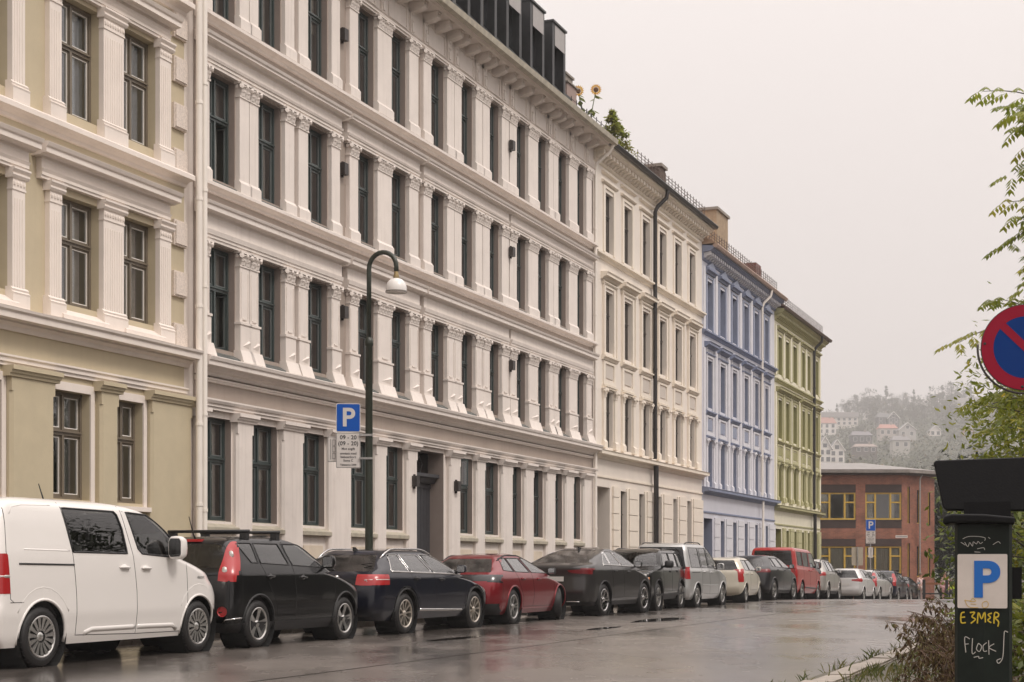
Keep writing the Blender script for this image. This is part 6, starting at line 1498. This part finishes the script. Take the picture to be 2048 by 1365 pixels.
def railing():
    X0, X1, Y = 23.5, 27.8, 88.0; g = ground_z(Y)
    b = empty('railing', (0, 0, 0)); tag(b, 'low railing with brown top rail and black posts at the street end', 'railing')
    MB().box(X0, X1, Y - .04, Y + .04, g + .98, g + 1.10).build('top_rail', mat('brown rail wood', (.22, .085, .035), .5), b); MB().box(X0, X1, Y - .02, Y + .02, g + .42, g + .50).build('lower_rail', BLACK_T, b)
    for x in (23.6, 24.9, 26.2, 27.5): MB().box(x - .07, x + .07, Y - .07, Y + .07, g, g + 1.28).build('post', BLACK_T, b)
    f = empty('mesh_fence', (0, 0, 0)); tag(f, 'dark iron fence beyond the people at the street end', 'fence'); Y = 96; g = ground_z(Y)
    for i in range(26): MB().tube([(27.2 + i * .16, Y, g), (27.2 + i * .16, Y, g + 1.7)], .018, 5).build('bar', BLACK_T, f)
    MB().box(27.1, 31.4, Y - .02, Y + .02, g + 1.6, g + 1.66).build('rail', BLACK_T, f)
    q = sheet('street_end_paving', 1.0, 26, 66, 96, .02, mat('wet red paving', (.20, .10, .06), .35, var=.25, vscale=.6))
railing()
def person(X, Y, rz, label, top, legs, coat_len=.62, hood=False, sc=1.0):
    """standing figure: one skinned body, clothes shell and hair as children"""
    g = ground_z(Y); b = empty('person', (X, Y, g), rz); tag(b, label, 'person'); b.scale = (sc,) * 3
    J = [((0, 0, .93), .13), ((0, .01, 1.15), .13), ((0, .02, 1.36), .15), ((0, .01, 1.48), .06), ((0, -.01, 1.57), .075), ((0, -.015, 1.66), .088),
         ((.17, .02, 1.38), .065), ((.24, .03, 1.12), .048), ((.22, -.07, .90), .035), ((.22, -.10, .82), .035), ((-.17, .02, 1.38), .065), ((-.24, .03, 1.12), .048), ((-.22, -.07, .90), .035), ((-.22, -.10, .82), .035),
         ((.10, 0, .88), .095), ((.11, -.03, .48), .062), ((.12, .03, .09), .045), ((.12, -.10, .04), .04), ((-.10, 0, .88), .095), ((-.10, .06, .48), .062), ((-.11, .02, .09), .045), ((-.11, -.11, .04), .04)]
    E_ = [(0, 1), (1, 2), (2, 3), (3, 4), (4, 5), (2, 6), (6, 7), (7, 8), (8, 9), (2, 10), (10, 11), (11, 12), (12, 13), (0, 14), (14, 15), (15, 16), (16, 17), (0, 18), (18, 19), (19, 20), (20, 21)]
    def skin(name, idx, edges, m, grow=1.0):
        mp = {a: i for i, a in enumerate(idx)}; me = bpy.data.meshes.new(name); me.from_pydata([J[i][0] for i in idx], [(mp[a], mp[c]) for a, c in edges], []); o = put(name, me, m, b)
        o.modifiers.new('s', 'SKIN'); lay = me.skin_vertices[0].data if me.skin_vertices else None
        for i, a in enumerate(idx): lay[i].radius = (J[a][1] * grow,) * 2; lay[i].use_root = (i == 0)
        o.modifiers.new('d', 'SUBSURF').levels = 1; o.modifiers['d'].render_levels = 1; return o
    o = skin('body', list(range(22)), E_, mat('skin', (.42, .24, .17), .5))
    skin('jacket', [0, 1, 2, 6, 7, 8, 10, 11, 12], [(0, 1), (1, 2), (2, 6), (6, 7), (7, 8), (2, 10), (10, 11), (11, 12)], top, 1.25)
    skin('trousers', [0, 14, 15, 16, 18, 19, 20], [(0, 14), (14, 15), (15, 16), (0, 18), (18, 19), (19, 20)], legs, 1.2)
    MB().lathe([(0, .12), (.06, .11), (.095, .06), (.10, 0), (.085, -.05)], 12, M=Matrix.Translation((0, .005, 1.665))).build('hair', mat('hair', (.16, .11, .07), .6) if not hood else top, b, smooth=True)
    MB().box(-.012, .012, -.115, -.085, 1.63, 1.66).build('nose', mat('skin', (.42, .24, .17)), b)
person(24.6, 92.5, .6, 'person in pale pink jacket walking behind the railing, nearer the cars', mat('pale pink cloth', (.60, .46, .45), .8), mat('pale trousers', (.50, .42, .40), .8))
person(26.2, 93.0, -.5, 'person in pink top and pink trousers behind the railing post', mat('pink cloth', (.62, .42, .44), .8), mat('pink trousers', (.55, .34, .36), .8), sc=1.02)
person(26.75, 93.6, .2, 'small person in yellow-green vest beside the pink-clad person', mat('high-vis cloth', (.42, .62, .04), .7), mat('dark trousers', (.03, .03, .035), .8), sc=.78)

# ============================================================ VERGE, TREES, HILLSIDE, ROOF PLANTS
def leaflet(mb, base, d, n, ln, wd, tone):
    """one folded leaf blade"""
    s = d.cross(n)
    if s.length < 1e-4: s = Vector((1, 0, 0))
    s.normalize(); u = s.cross(d)
    a = base; c = base + d * ln - u * ln * .12; m = base + d * ln * .45
    mb.add([a, m + s * wd - u * wd * .35, c, m - s * wd - u * wd * .35, m], [(0, 4, 1), (4, 2, 1), (0, 3, 4), (3, 2, 4)], tone=tone)
def compound(mb, base, d, ln, pairs, rnd, tone, size=.075):
    """pinnate leaf: drooping midrib with paired leaflets"""
    d = d.normalized(); p = base.copy(); step = ln / (pairs + 1); side = d.cross(Vector((0, 0, 1)))
    side = side.normalized() if side.length > .05 else Vector((1, 0, 0))
    P = [p.copy()]
    for k in range(pairs):
        d = (d + Vector((0, 0, -.16))).normalized(); p = p + d * step; P.append(p.copy())
        if k == 0: continue
        for sg in (-1, 1):
            dd = (side * sg * .8 + d * .55 + Vector((0, 0, -.55))).normalized()
            leaflet(mb, p, dd, Vector((0, 0, 1)), size * rnd.uniform(.8, 1.15) * (1.15 - .3 * k / pairs), size * .20, min(1, max(0, tone + rnd.uniform(-.15, .15))))
    leaflet(mb, p, d, Vector((0, 0, 1)), size, size * .2, tone)
    return P
LEAF_A = leaf('ash leaves', [(.11, .145, .018), (.21, .25, .03), (.36, .36, .05), (.56, .42, .06)], .4, .5)
LEAF_H = leaf('hedge leaves', [(.012, .020, .005), (.028, .042, .009), (.06, .075, .015)])
LEAF_B = leaf('shrub leaves', [(.045, .068, .010), (.10, .135, .018), (.19, .21, .03), (.40, .31, .04)], .4, .45)
LEAF_D = leaf('dark tree leaves', [(.008, .014, .005), (.018, .028, .009), (.04, .052, .015)])
BARK = mat('bark', (.06, .048, .036), .8, var=.3, vscale=8, bump=.6, bscale=20)
def ash_tree():
    rnd = random.Random(42); base = Vector((8.55, 16.6, .05)); b = empty('ash_tree', base); tag(b, 'leafy green tree with feather-shaped leaves behind the no-parking sign', 'tree')
    tk = MB(); tk.tube([(0, 0, 0), (.02, 0, .8), (-.08, .02, 1.8), (-.1, .05, 2.8), (-.15, .05, 4.2), (-.1, .1, 5.6)], [.17, .14, .12, .10, .075, .04], 10)
    lf = MB(); tw = MB()
    limbs = []
    for i in range(70):
        z0 = rnd.uniform(1.3, 5.9); a = rnd.uniform(0, 2 * pi) if i > 50 else pi + rnd.uniform(-.8, .9)
        ln = rnd.uniform(2.0, 3.3) * (1.0 if z0 < 3.6 else .82); el = rnd.uniform(.05, .5)
        s = Vector((-.1, .03, z0)); d = Vector((cos(a) * cos(el), sin(a) * cos(el), sin(el))); P = [s]
        for k in range(1, 6): P.append(s + d * ln * k / 5 + Vector((rnd.gauss(0, .05), rnd.gauss(0, .05), .06 * k - .018 * k * k)))
        tk.tube(P, [.055, .045, .035, .026, .018, .01], 6); limbs.append(P)
    for P in limbs:
        for k in range(2, 6):
            for q in range(4 if k < 5 else 3):
                s = P[k - 1].lerp(P[k], rnd.random()); dirn = (P[k] - P[k - 1]).normalized(); d = (dirn * (.9 if q == 0 else .45) + Vector((rnd.gauss(0, .5), rnd.gauss(0, .5), rnd.gauss(.1, .35)))).normalized()
                ln = rnd.uniform(.45, 1.0); T = [s + d * ln * j / 5 + Vector((0, 0, .04 * j - .012 * j * j)) for j in range(6)]
                tw.tube(T, [.010, .008, .007, .006, .005, .003], 4, caps=False)
                tone0 = min(1, max(0, rnd.gauss(.42, .16) + (.28 if rnd.random() < .08 else 0)))
                for j in range(1, 6):
                    for sg in (-1, 1):
                        sd = d.cross(Vector((0, 0, 1))); sd = sd.normalized() if sd.length > .05 else Vector((1, 0, 0))
                        compound(lf, T[j], sd * sg + d * .5 + Vector((rnd.gauss(0, .2), rnd.gauss(0, .2), .25)), rnd.uniform(.24, .36), 5, rnd, tone0, .105)
    tk.build('trunk', BARK, b, smooth=True, fix=False); o = lf.build('crown', LEAF_A, b, fix=False); tw.build('twigs', BARK, b, fix=False)
ash_tree()
def clump_tree(name, loc, seed, r, h, m, n=900, leafsz=.16, label=None, group=None, trunk=.16, conic=False, mesh_cache={}, share=None):
    b = empty(name, loc, random.Random(seed).uniform(0, 6)); 
    if label: tag(b, label, 'tree' if 'tree' in name else 'shrub', group)
    key = share
    if key and key in mesh_cache:
        a, c = mesh_cache[key]; put('trunk', a, None, b); put('crown', c, None, b); return b
    rnd = random.Random(seed); mb = MB(); tk = MB(); zc = h * .58 if not conic else h * .5
    tk.tube([(0, 0, -.3), (.03 * r, 0, h * .3), (0, .04 * r, h * .62), (.02, 0, h * .9)], [trunk, trunk * .8, trunk * .5, trunk * .15], 7)
    cl = []
    for i in range(max(8, int(n / 45))):
        while True:
            v = Vector((rnd.uniform(-1, 1), rnd.uniform(-1, 1), rnd.uniform(-1, 1)))
            if v.length < 1: break
        if conic: z = rnd.uniform(.06, 1); k = (1.02 - z) * rnd.uniform(.5, 1.05); a = rnd.uniform(0, 2 * pi); c = Vector((r * k * cos(a), r * k * sin(a), h * z))
        else: c = Vector((v.x * r, v.y * r, zc + v.z * h * .42))
        cl.append((c, rnd.uniform(.22, .42) * r * (1 if not conic else (1.1 - z)), rnd.uniform(-.25, .25)))
        if i % 2 == 0: tk.tube([(0, 0, max(.1, c.z - h * .22)), c * .6 + Vector((0, 0, c.z * .36)), c], [trunk * .32, trunk * .2, trunk * .06], 5)
    for i in range(n):
        c, rr, tn = cl[rnd.randrange(len(cl))]; v = Vector((rnd.gauss(0, 1), rnd.gauss(0, 1), rnd.gauss(0, .8))); v = v.normalized() * rnd.uniform(.35, 1.05) * rr
        d = Vector((rnd.gauss(0, 1), rnd.gauss(0, 1), rnd.gauss(-.35, .6))).normalized()
        leaflet(mb, c + v, d, Vector((rnd.gauss(0, .4), rnd.gauss(0, .4), 1)), leafsz * rnd.uniform(.7, 1.3), leafsz * .24, min(1, max(0, .45 + tn + rnd.gauss(0, .12))))
    a = tk.mesh('trunk', True); a.materials.append(BARK); c = mb.mesh('crown'); c.materials.append(m)
    put('trunk', a, None, b); put('crown', c, None, b)
    if key: mesh_cache[key] = (a, c)
    return b
# shrubs round the post and the meter
for i, (x, y, r, h, n) in enumerate(((4.55, 12.6, .95, 2.0, 4600), (3.62, 9.6, .62, 1.25, 2400), (5.95, 15.2, 1.4, 3.9, 13000))):
    clump_tree('shrub', (x, y, .05), 60 + i, r, h, LEAF_B if i < 2 else LEAF_A, n, .075 if i < 2 else .08, ['dense green shrub behind the no-parking post', 'low green bush between the parking meter and the post', 'tall yellowing shrub under the tree at the right edge'][i], 'shrubs on the right verge', trunk=.04)
# a line of street trees continues along the right-hand side of the street
for i, (t, p) in enumerate(((-9, 21.5), (3, 22), (15, 22.4), (27, 22), (40, 22.5), (54, 23), (-34, 24), (-44, 12))):
    q = st(t, p); clump_tree('street_tree', (q.x, q.y, ground_z(q.y)), 80 + (i % 3), 3.6, 9.5 + (i % 3) * .6, LEAF_H, 5200, .34, 'broad leafy tree on the right-hand side of the street', 'street trees along the right-hand side', trunk=.2, share='st%d' % (i % 3))
for i in range(24):  # unseen hedge, added dense and dark for the car sides to reflect
    t = -8 + i * 3.4; q = st(t, 19.4 + (i % 2) * .8); clump_tree('added_hedge_shrub', (q.x, q.y, ground_z(q.y)), 90 + (i % 2), 2.6, 4.4 + .5 * (i % 2), LEAF_H, 4600, .30, 'unseen dense shrub, added for dark reflections, in the hedge along the right-hand side', 'hedge along the right-hand side', trunk=.06, share='hd%d' % (i % 2))
# verge with flush kerb stones and rough grass
VERGE = mat('verge soil', (.10, .085, .055), .6, var=.4, vscale=3, bump=.5, bscale=15)
vg = sheet('verge', 13.5, 24, -40, 62, .05, VERGE)
PALE = mat('pale kerb granite', (.36, .31, .26), .5, var=.25, vscale=5, bump=.4, bscale=22, dirt=.5, objvar=.12)
ks = MB(); ks.slab([(0, 0), (.92, 0), (.92, .26), (0, .26)], -.2, 0); k2 = ks.mesh('kerb_stone'); k2.materials.append(PALE)
bb = bmesh.new(); bb.from_mesh(k2); bmesh.ops.recalc_face_normals(bb, faces=bb.faces); bmesh.ops.bevel(bb, geom=bb.edges[:], offset=.02, segments=2, affect='EDGES'); bb.to_mesh(k2); bb.free()
rnd = random.Random(9)
for i in range(60):
    q = st(-26 + i * .95, 13.62); put('kerb_stone', k2, None, vg, (q.x, q.y, ground_z(q.y) + .085 + rnd.uniform(-.01, .012)), (rnd.uniform(-.02, .02), rnd.uniform(-.02, .02), RZ + pi + rnd.uniform(-.03, .03)), (-1, 1, 1))
gr = MB()
for i in range(9000):
    t = rnd.uniform(-25, 6); p = 13.5 + abs(rnd.gauss(0, .5)) if rnd.random() < .5 else rnd.uniform(13.45, 17)
    if 13.60 < p < 13.88 and rnd.random() < .9: continue
    q = st(t, p)
    if noise.noise(Vector((q.x * .9, q.y * .9, 0))) < -.12: continue
    h = rnd.uniform(.04, .16) * (1.3 if p > 14.2 else .8); a = rnd.uniform(0, pi); w = .007; dx, dy = cos(a) * w, sin(a) * w; lx, ly = rnd.gauss(0, .05), rnd.gauss(0, .05); z = .05
    gr.add([(q.x - dx, q.y - dy, z), (q.x + dx, q.y + dy, z), (q.x + lx * .4 + dx * .6, q.y + ly * .4, z + h * .6), (q.x + lx, q.y + ly, z + h)], [(0, 1, 2), (0, 2, 3)], tone=rnd.random())
struct(gr.build('verge_grass', GRASS, fix=False), 'stuff')
DRY = leaf('dry weed leaves', [(.035, .020, .010), (.085, .048, .020), (.13, .095, .03), (.12, .15, .03)], .7, .25); STEM = mat('dry weed stem', (.09, .05, .028), .7)
def weed(x, y, seed, n=9, hh=.75, lean=-.5):
    r = random.Random(seed); b = empty('dry_weed', (x, y, .05)); tag(b, 'clump of dry brown weeds leaning over the kerb beside the parking meter', 'weed', 'dry brown weeds along the right verge')
    st_ = MB(); lf = MB()
    for i in range(n):
        a = pi + r.uniform(-1.1, 1.1) if r.random() < .75 else r.uniform(0, 6.28); H = hh * r.uniform(.55, 1.15); ln = abs(lean) * r.uniform(.5, 1.5); P = []; s = Vector((r.gauss(0, .12), r.gauss(0, .12), 0))
        for k in range(9):
            t = k / 8; P.append(s + Vector((cos(a) * ln * t * t, sin(a) * ln * t * t, H * (1.6 * t - .75 * t * t) )))
        st_.tube(P, [.006, .006, .005, .005, .004, .004, .003, .002, .002], 5, caps=False)
        for k in range(2, 9):
            for q in range(4):
                p = P[k - 1].lerp(P[k], r.random()); aa = r.uniform(0, 6.28); d = Vector((cos(aa) * .8, sin(aa) * .8, r.uniform(-1.1, .2))).normalized()
                br = r.uniform(.02, .12); e = p + d * br; st_.tube([p, e], .0018, 3, caps=False)
                for w in range(5): leaflet(lf, p.lerp(e, r.uniform(.3, 1)), Vector((r.gauss(0, .5), r.gauss(0, .5), -1)).normalized(), Vector((r.gauss(0, 1), r.gauss(0, 1), .2)), r.uniform(.025, .06), r.uniform(.004, .010), min(1, max(0, r.gauss(.4, .25))))
    st_.build('stems', STEM, b, fix=False); lf.build('leaves', DRY, b, fix=False)
for i, (x, y, n, h, le) in enumerate(((2.85, 9.6, 8, .62, .34), (3.15, 10.6, 9, .85, .45), (2.62, 9.0, 7, .42, .3), (2.95, 9.0, 8, .6, .32), (3.4, 11.4, 8, .9, .5), (2.75, 8.7, 6, .36, .28), (3.2, 9.9, 9, .8, .45), (2.9, 10.1, 7, .55, .42), (2.95, 8.6, 7, .5, .3), (3.6, 12.2, 7, .9, .45))): weed(x, y, 200 + i, n, h, le)
clump_tree('green_weed', (2.75, 9.3, .04), 72, .2, .42, LEAF_A, 240, .07, 'small green leafy weed growing by the kerb stones', trunk=.01)
clump_tree('green_weed', (3.12, 10.2, .30), 71, .26, .62, LEAF_A, 260, .09, 'bright green leafy weed above the dry brown stems', trunk=.012)

# hillside across the valley
K_H = 2.3
def hill_z(x, y): return EYE + K_H * (hill_form(x / K_H, y / K_H) - EYE)
def hill_form(x, y):
    if y < 120: return -3.0
    k = max(0, min(1, (y - 120) / 160.)); z = -3 + 22 * k * k * (3 - 2 * k)
    if y > 280: z += min(y - 280, 270) * .158 * (1 + 1.1 * (x / max(y, 1) - .26))
    return z - 4.0 * max(0, min(1, (y - 200) / 80)) + 1.0 * noise.noise(Vector((x * .02, y * .02, 0)))
hm = MB(); HX = [K_H * (-40 + i * 14) for i in range(32)]; HY = [K_H * (118 + i * 18) for i in range(36)]
for y in HY:
    for x in HX: hm.v.append((x, y, hill_z(x, y)))
for i in range(len(HY) - 1):
    for j in range(len(HX) - 1): hm.f.append((i * 32 + j, i * 32 + j + 1, (i + 1) * 32 + j + 1, (i + 1) * 32 + j))
hm.m = [0] * len(hm.f); hm.tone = [.5] * len(hm.f)
struct(hm.build('hillside', mat('hillside grass', (.045, .05, .025), .9, var=.4, vscale=.05), smooth=True))
def hill_house(u, v, wpx, hpx, Y, wallc, roofc, gable, label, rows=2):
    """house on the slope: walls, gable or hipped roof, framed windows"""
    Y *= K_H; k = Y / 3072.; X = (u - 1024) * k; z0 = EYE + (1135 - v) * k; w = wpx * k; h = hpx * k; b = empty('hillside_house', (X, Y, z0)); tag(b, label, 'house', 'houses on the far hillside')
    wm = mat('house wall %s' % (wallc,), wallc, .7, var=.05); rm = mat('house roof %s' % (roofc,), roofc, .6, var=.12); WT = mat('house trim', (.75, .72, .68), .6)
    d = max(7, w * .7); hw = h * (.55 if gable == 'front' else .62)
    MB().box(-w / 2, w / 2, 0, d, -6, hw).build('wall', wm, b)
    e = .5
    if gable == 'front':
        MB().prism([(-w / 2, hw), (w / 2, hw), (0, h)], .01, d).build('gable', wm, b)
        for s in (-1, 1):
            q = MB(); q.add([(s * (w / 2 + e), -e, hw - e * .8), (0, -e, h + .25), (0, d, h + .25), (s * (w / 2 + e), d, hw - e * .8), (s * (w / 2 + e), -e, hw - e * .8 - .3), (0, -e, h - .05), (0, d, h - .05), (s * (w / 2 + e), d, hw - e * .8 - .3)], [(0, 1, 2, 3), (7, 6, 5, 4), (0, 4, 5, 1), (3, 2, 6, 7), (0, 3, 7, 4)]); q.build('roof', rm, b)
            MB().tube([(s * (w / 2 + e), -e - .06, hw - e * .8 - .1), (0, -e - .06, h + .12)], .2, 4).build('barge_board', WT, b)
    elif gable == 'flat': MB().box(-w / 2 - .6, w / 2 + .6, -.8, d, hw, h).build('roof', rm, b)
    else:
        MB().add([(-w / 2 - e, -e, hw), (w / 2 + e, -e, hw), (w / 2 + e, d + e, hw), (-w / 2 - e, d + e, hw), (-w / 2 + 1, d / 2, h), (w / 2 - 1, d / 2, h)], [(0, 1, 5, 4), (1, 2, 5), (2, 3, 4, 5), (3, 0, 4), (3, 2, 1, 0)]).build('roof', rm, b)
        MB().box(w * .18, w * .18 + .9, d * .4, d * .4 + .9, hw, h + 1.0).build('chimney', mat('hill chimney', (.3, .26, .23), .8), b)
    n = max(2, int(w / 3.6)); DK = mat('far window glass', (.05, .055, .06), .15)
    for r_ in range(rows):
        for i in range(n):
            x = -w / 2 + w * (i + .5) / n; zc = hw * (r_ + .5) / rows; ww, hh = min(.9, w / n * .3), min(1.1, hw / rows * .32)
            o = MB().box(x - ww - .14, x + ww + .14, -.10, .0, zc - hh - .14, zc + hh + .14).build('window', WT, b); MB().box(x - ww, x + ww, -.16, -.101, zc - hh, zc + hh).build('pane', DK, o)
    if gable == 'front' and h - hw > 3: o = MB().box(-1.1, 1.1, -.10, 0, hw + .3, hw + 2.5).build('window', WT, b); MB().box(-.9, .9, -.16, -.101, hw + .5, hw + 2.3).build('pane', DK, o)
CW, CG, CD = (.70, .66, .62), (.36, .34, .32), (.055, .05, .055)
hill_house(1672, 851, 88, 26, 470, (.62, .57, .52), (.28, .26, .25), 'flat', 'long pale flat-roofed block highest on the left of the hillside', 2)
hill_house(1654, 868, 36, 34, 440, CW, (.32, .15, .115), 'side', 'white house with red roof below the long pale block', 2)
hill_house(1650, 926, 26, 52, 310, CW, (.16, .15, .15), 'front', 'white gabled house at the left foot of the hillside', 2)
hill_house(1674, 926, 30, 46, 312, CW, (.13, .125, .13), 'front', 'white house with big arched gable window at the foot of the hillside', 2)
hill_house(1768, 851, 26, 26, 450, CD, (.10, .10, .10), 'side', 'dark timber house with pale windows, left of its gabled twin', 2)
hill_house(1787, 852, 22, 28, 448, CD, (.10, .10, .10), 'front', 'dark timber house with white-edged gable', 2)
hill_house(1777, 872, 36, 24, 405, (.45, .40, .36), (.36, .16, .12), 'side', 'grey house with bright red roof in mid-slope', 1)
hill_house(1815, 876, 34, 30, 400, (.40, .38, .36), (.15, .15, .16), 'front', 'grey house with broad white-edged gable', 1)
hill_house(1803, 897, 34, 26, 350, (.42, .40, .36), (.18, .17, .17), 'side', 'low grey house below the broad white-edged gable', 1)
hill_house(1724, 886, 40, 24, 370, CD, (.16, .15, .16), 'side', 'black house with low pitched roof left of centre', 1)
hill_house(1732, 905, 44, 18, 335, (.08, .06, .05), (.26, .20, .17), 'side', 'dark house with pinkish roof and white windows below the black house', 1)
hill_house(1871, 872, 22, 20, 410, CW, (.14, .13, .14), 'front', 'small white gabled house right of centre on the slope', 1)
hill_house(1937, 874, 20, 24, 405, (.42, .16, .05), (.16, .14, .14), 'front', 'orange-brown gabled house beside the right-hand foliage', 1)
hill_house(1945, 822, 60, 26, 520, CW, (.4, .38, .37), 'flat', 'large white house near the top right of the hillside', 2)
hill_house(1852, 818, 22, 18, 520, (.46, .44, .43), (.24, .22, .23), 'front', 'pale grey gabled house just under the ridge', 1)
hill_house(1735, 838, 10, 16, 500, CW, (.3, .28, .27), 'front', 'tiny white house high among the ridge trees', 1)
HILL_L = leaf('hill foliage', [(.020, .026, .012), (.038, .048, .018), (.06, .07, .022), (.16, .10, .03)], .7, .15)
rnd = random.Random(77)
def hill_tree(u, Y, hpx, kind, i):
    Y *= K_H; k = Y / 3072.; X = (u - 1024) * k; h = hpx * k * rnd.uniform(.9, 1.1); con = kind == 'spruce'
    b = clump_tree('hill_tree', (X, Y, hill_z(X, Y) - .5), 300 + i % 5, 3.8 if not con else 2.6, 11.0 if not con else 13, HILL_L, 1300 if not con else 1000, .62, 'hazy spruce on the far hillside ridge' if con else 'hazy broadleaf tree on the far hillside', 'trees on the far hillside', trunk=.28, conic=con, share='ht%s%d' % (kind, i % 4))
    s = h / (11.0 if not con else 13); b.scale = (s * rnd.uniform(.85, 1.25), s, s); return b
k = 0
for u, Y, h, kd in [(1660, 520, 20, 'b'), (1674, 530, 34, 'spruce'), (1692, 535, 44, 'b'), (1716, 530, 46, 'b'), (1728, 535, 52, 'b'), (1740, 530, 56, 'b'), (1752, 538, 46, 'b'), (1762, 535, 46, 'b'), (1772, 540, 58, 'spruce'), (1783, 535, 46, 'b'), (1795, 535, 44, 'b'), (1806, 538, 42, 'b'), (1817, 535, 38, 'b'), (1827, 540, 50, 'spruce'), (1838, 530, 40, 'b'), (1860, 540, 54, 'spruce'), (1871, 535, 44, 'b'), (1884, 540, 48, 'spruce'), (1893, 535, 40, 'b'), (1903, 540, 58, 'b'), (1916, 535, 44, 'b'), (1928, 540, 50, 'b'), (1942, 540, 54, 'spruce'), (1700, 520, 34, 'b'), (1785, 500, 40, 'b'), (1830, 480, 44, 'b'), (1850, 470, 46, 'b'), (1875, 480, 50, 'b'), (1900, 470, 52, 'b'), (1745, 480, 40, 'b'), (1805, 470, 36, 'b'), (1760, 410, 30, 'b'), (1720, 420, 30, 'b')]:
    hill_tree(u, Y, h, kd, k); k += 1
HOUSES_AT = ((1672, 851, 48, 26), (1654, 868, 22, 30), (1662, 926, 30, 48), (1778, 852, 24, 26), (1796, 874, 40, 26), (1724, 886, 23, 24), (1732, 905, 25, 18), (1803, 897, 20, 24), (1871, 872, 14, 20), (1937, 874, 13, 24), (1945, 822, 32, 26), (1852, 818, 14, 18), (1735, 838, 8, 16))
def hides(u, vb, h):
    """would something h pixels tall at this spot stand in front of a house"""
    return any(abs(u - a) < w and b - 6 < vb < b + h - 4 for a, b, w, _ in HOUSES_AT)
def foot(x, y): return 1135 - (hill_z(x, y) - EYE) * 3072 / y
i = 0
while i < 80:
    u = rnd.uniform(1640, 1960); Y = rnd.uniform(265, 490); h = rnd.uniform(16, 32); i += 1
    if not hides(u, foot((u - 1024) * K_H * Y / 3072, K_H * Y), h): hill_tree(u, Y, h, 'b', i)
wd = MB()
for i in range(30000):      # the wood and gardens that read as one mass between the houses
    y = K_H * rnd.uniform(190, 560); x = y * rnd.uniform(.185, .325); z = hill_z(x, y)
    n_ = noise.noise(Vector((x * .016, y * .016, 2)))
    if n_ < -.22: continue
    up = abs(rnd.gauss(0, 3.2)) * (1 + n_ * 1.5)
    if hides(1024 + 3072 * x / y, foot(x, y), (up + 2) * 3072 / y): continue
    leaflet(wd, Vector((x, y, z + up)), Vector((rnd.gauss(0, 1), rnd.gauss(0, 1), rnd.gauss(0, .7))).normalized(), Vector((0, 0, 1)), rnd.uniform(1.2, 2.6), .62, min(1, max(0, .42 + n_ * .6 + rnd.gauss(0, .12) + (.5 if rnd.random() < .03 else 0))))
struct(wd.build('hillside_wood', HILL_L, fix=False), 'stuff')
# dark trees right of the brick building
for i, (x, y, r, h) in enumerate(((30.3, 108, 3.2, 9.5), (32.5, 104, 3.4, 8.0), (33.5, 112, 3.8, 11), (29.6, 116, 3.0, 10))):
    clump_tree('dark_tree', (x, y, ground_z(100) - .5), 120 + i, r, h, LEAF_D, 2600, .45, ['dark leafy tree right of the brick building, behind the iron fence', 'lowest dark leafy tree right of the brick building', 'tallest dark leafy tree right of the brick building', 'dark leafy tree farthest behind the brick building'][i], 'dark trees beside the brick building', trunk=.2)
# plants on the roofs
def sunflower(x, y, z, hs, seed):
    q = ORG + DIR * x - NRM * y; b = empty('sunflower_plant', (q.x, q.y, z)); tag(b, 'tall sunflower plant with two yellow heads on the roof terrace', 'plant'); r = random.Random(seed); s_ = MB(); l_ = MB()
    for k, (dx, h) in enumerate(hs):
        top = Vector((dx, 0, h)); P = [Vector((dx * .2, 0, 0)), Vector((dx * .6, .03, h * .5)), top]; s_.tube(P, [.02, .018, .012], 6)
        for i in range(9):
            t = r.uniform(.15, .95); a = r.uniform(0, 6.28); p = P[0].lerp(P[2], t); leaflet(l_, p, Vector((cos(a), sin(a), -.45)).normalized(), Vector((0, 0, 1)), r.uniform(.22, .36), .09, r.random())
        hd = MB(); 
        for i in range(16):
            a = 2 * pi * i / 16; leaflet(hd, Vector((.07 * cos(a), -.02, .07 * sin(a))), Vector((cos(a), -.25, sin(a))).normalized(), Vector((0, -1, 0)), .13, .030, r.random())
        o = hd.build('flower_head', leaf('sunflower petals', [(.62, .30, .02), (.70, .42, .03)], .6, .3), b, fix=False); o.location = top
        MB().lathe([(0, -.05), (.06, -.045), (.085, -.02), (.08, 0)], 12, axis='y').build('flower_disc', mat('sunflower disc', (.10, .045, .015), .8), o)
    s_.build('stem', mat('green stem', (.10, .14, .03), .6), b); l_.build('leaves', leaf('sunflower leaves', [(.08, .11, .015), (.20, .22, .03)]), b, fix=False)
sunflower(22.85, .25, 15.6, [(-.28, 1.22), (.30, 1.26)], 4)
q = ORG + DIR * 25.2 - NRM * .15; clump_tree('roof_shrub', (q.x, q.y, 15.25), 131, .85, 1.55, leaf('roof shrub leaves', [(.20, .15, .04), (.26, .30, .04), (.40, .44, .07)], .5, .5), 3200, .13, 'bright green pointed shrub on the roof edge', trunk=.03, conic=True)
q = ORG + DIR * 22.85 - NRM * .35; pb = empty('roof_planter', (q.x, q.y, 15.1), RZ); tag(pb, 'dark zinc planter box on the roof terrace under the sunflowers', 'planter'); MB().box(-.3, .3, -.2, .25, 0, .62).build('box', ZINC, pb); MB().box(-.27, .27, -.17, .22, .62, .63).build('soil', EARTH, pb)

# ============================================================ the wet air
hz = MB().box(-890, 890, -62, 1880, -12, 215)
hm_ = bpy.data.materials.new('rain haze'); hm_.use_nodes = True; n = hm_.node_tree; n.nodes.clear(); o = n.nodes.new('ShaderNodeOutputMaterial'); pv = n.nodes.new('ShaderNodeVolumePrincipled')
pv.inputs['Color'].default_value = (1, .985, .975, 1); pv.inputs['Density'].default_value = .00062; pv.inputs['Anisotropy'].default_value = .2; n.links.new(pv.outputs[0], o.inputs['Volume'])
struct(hz.build('haze', hm_), 'stuff')
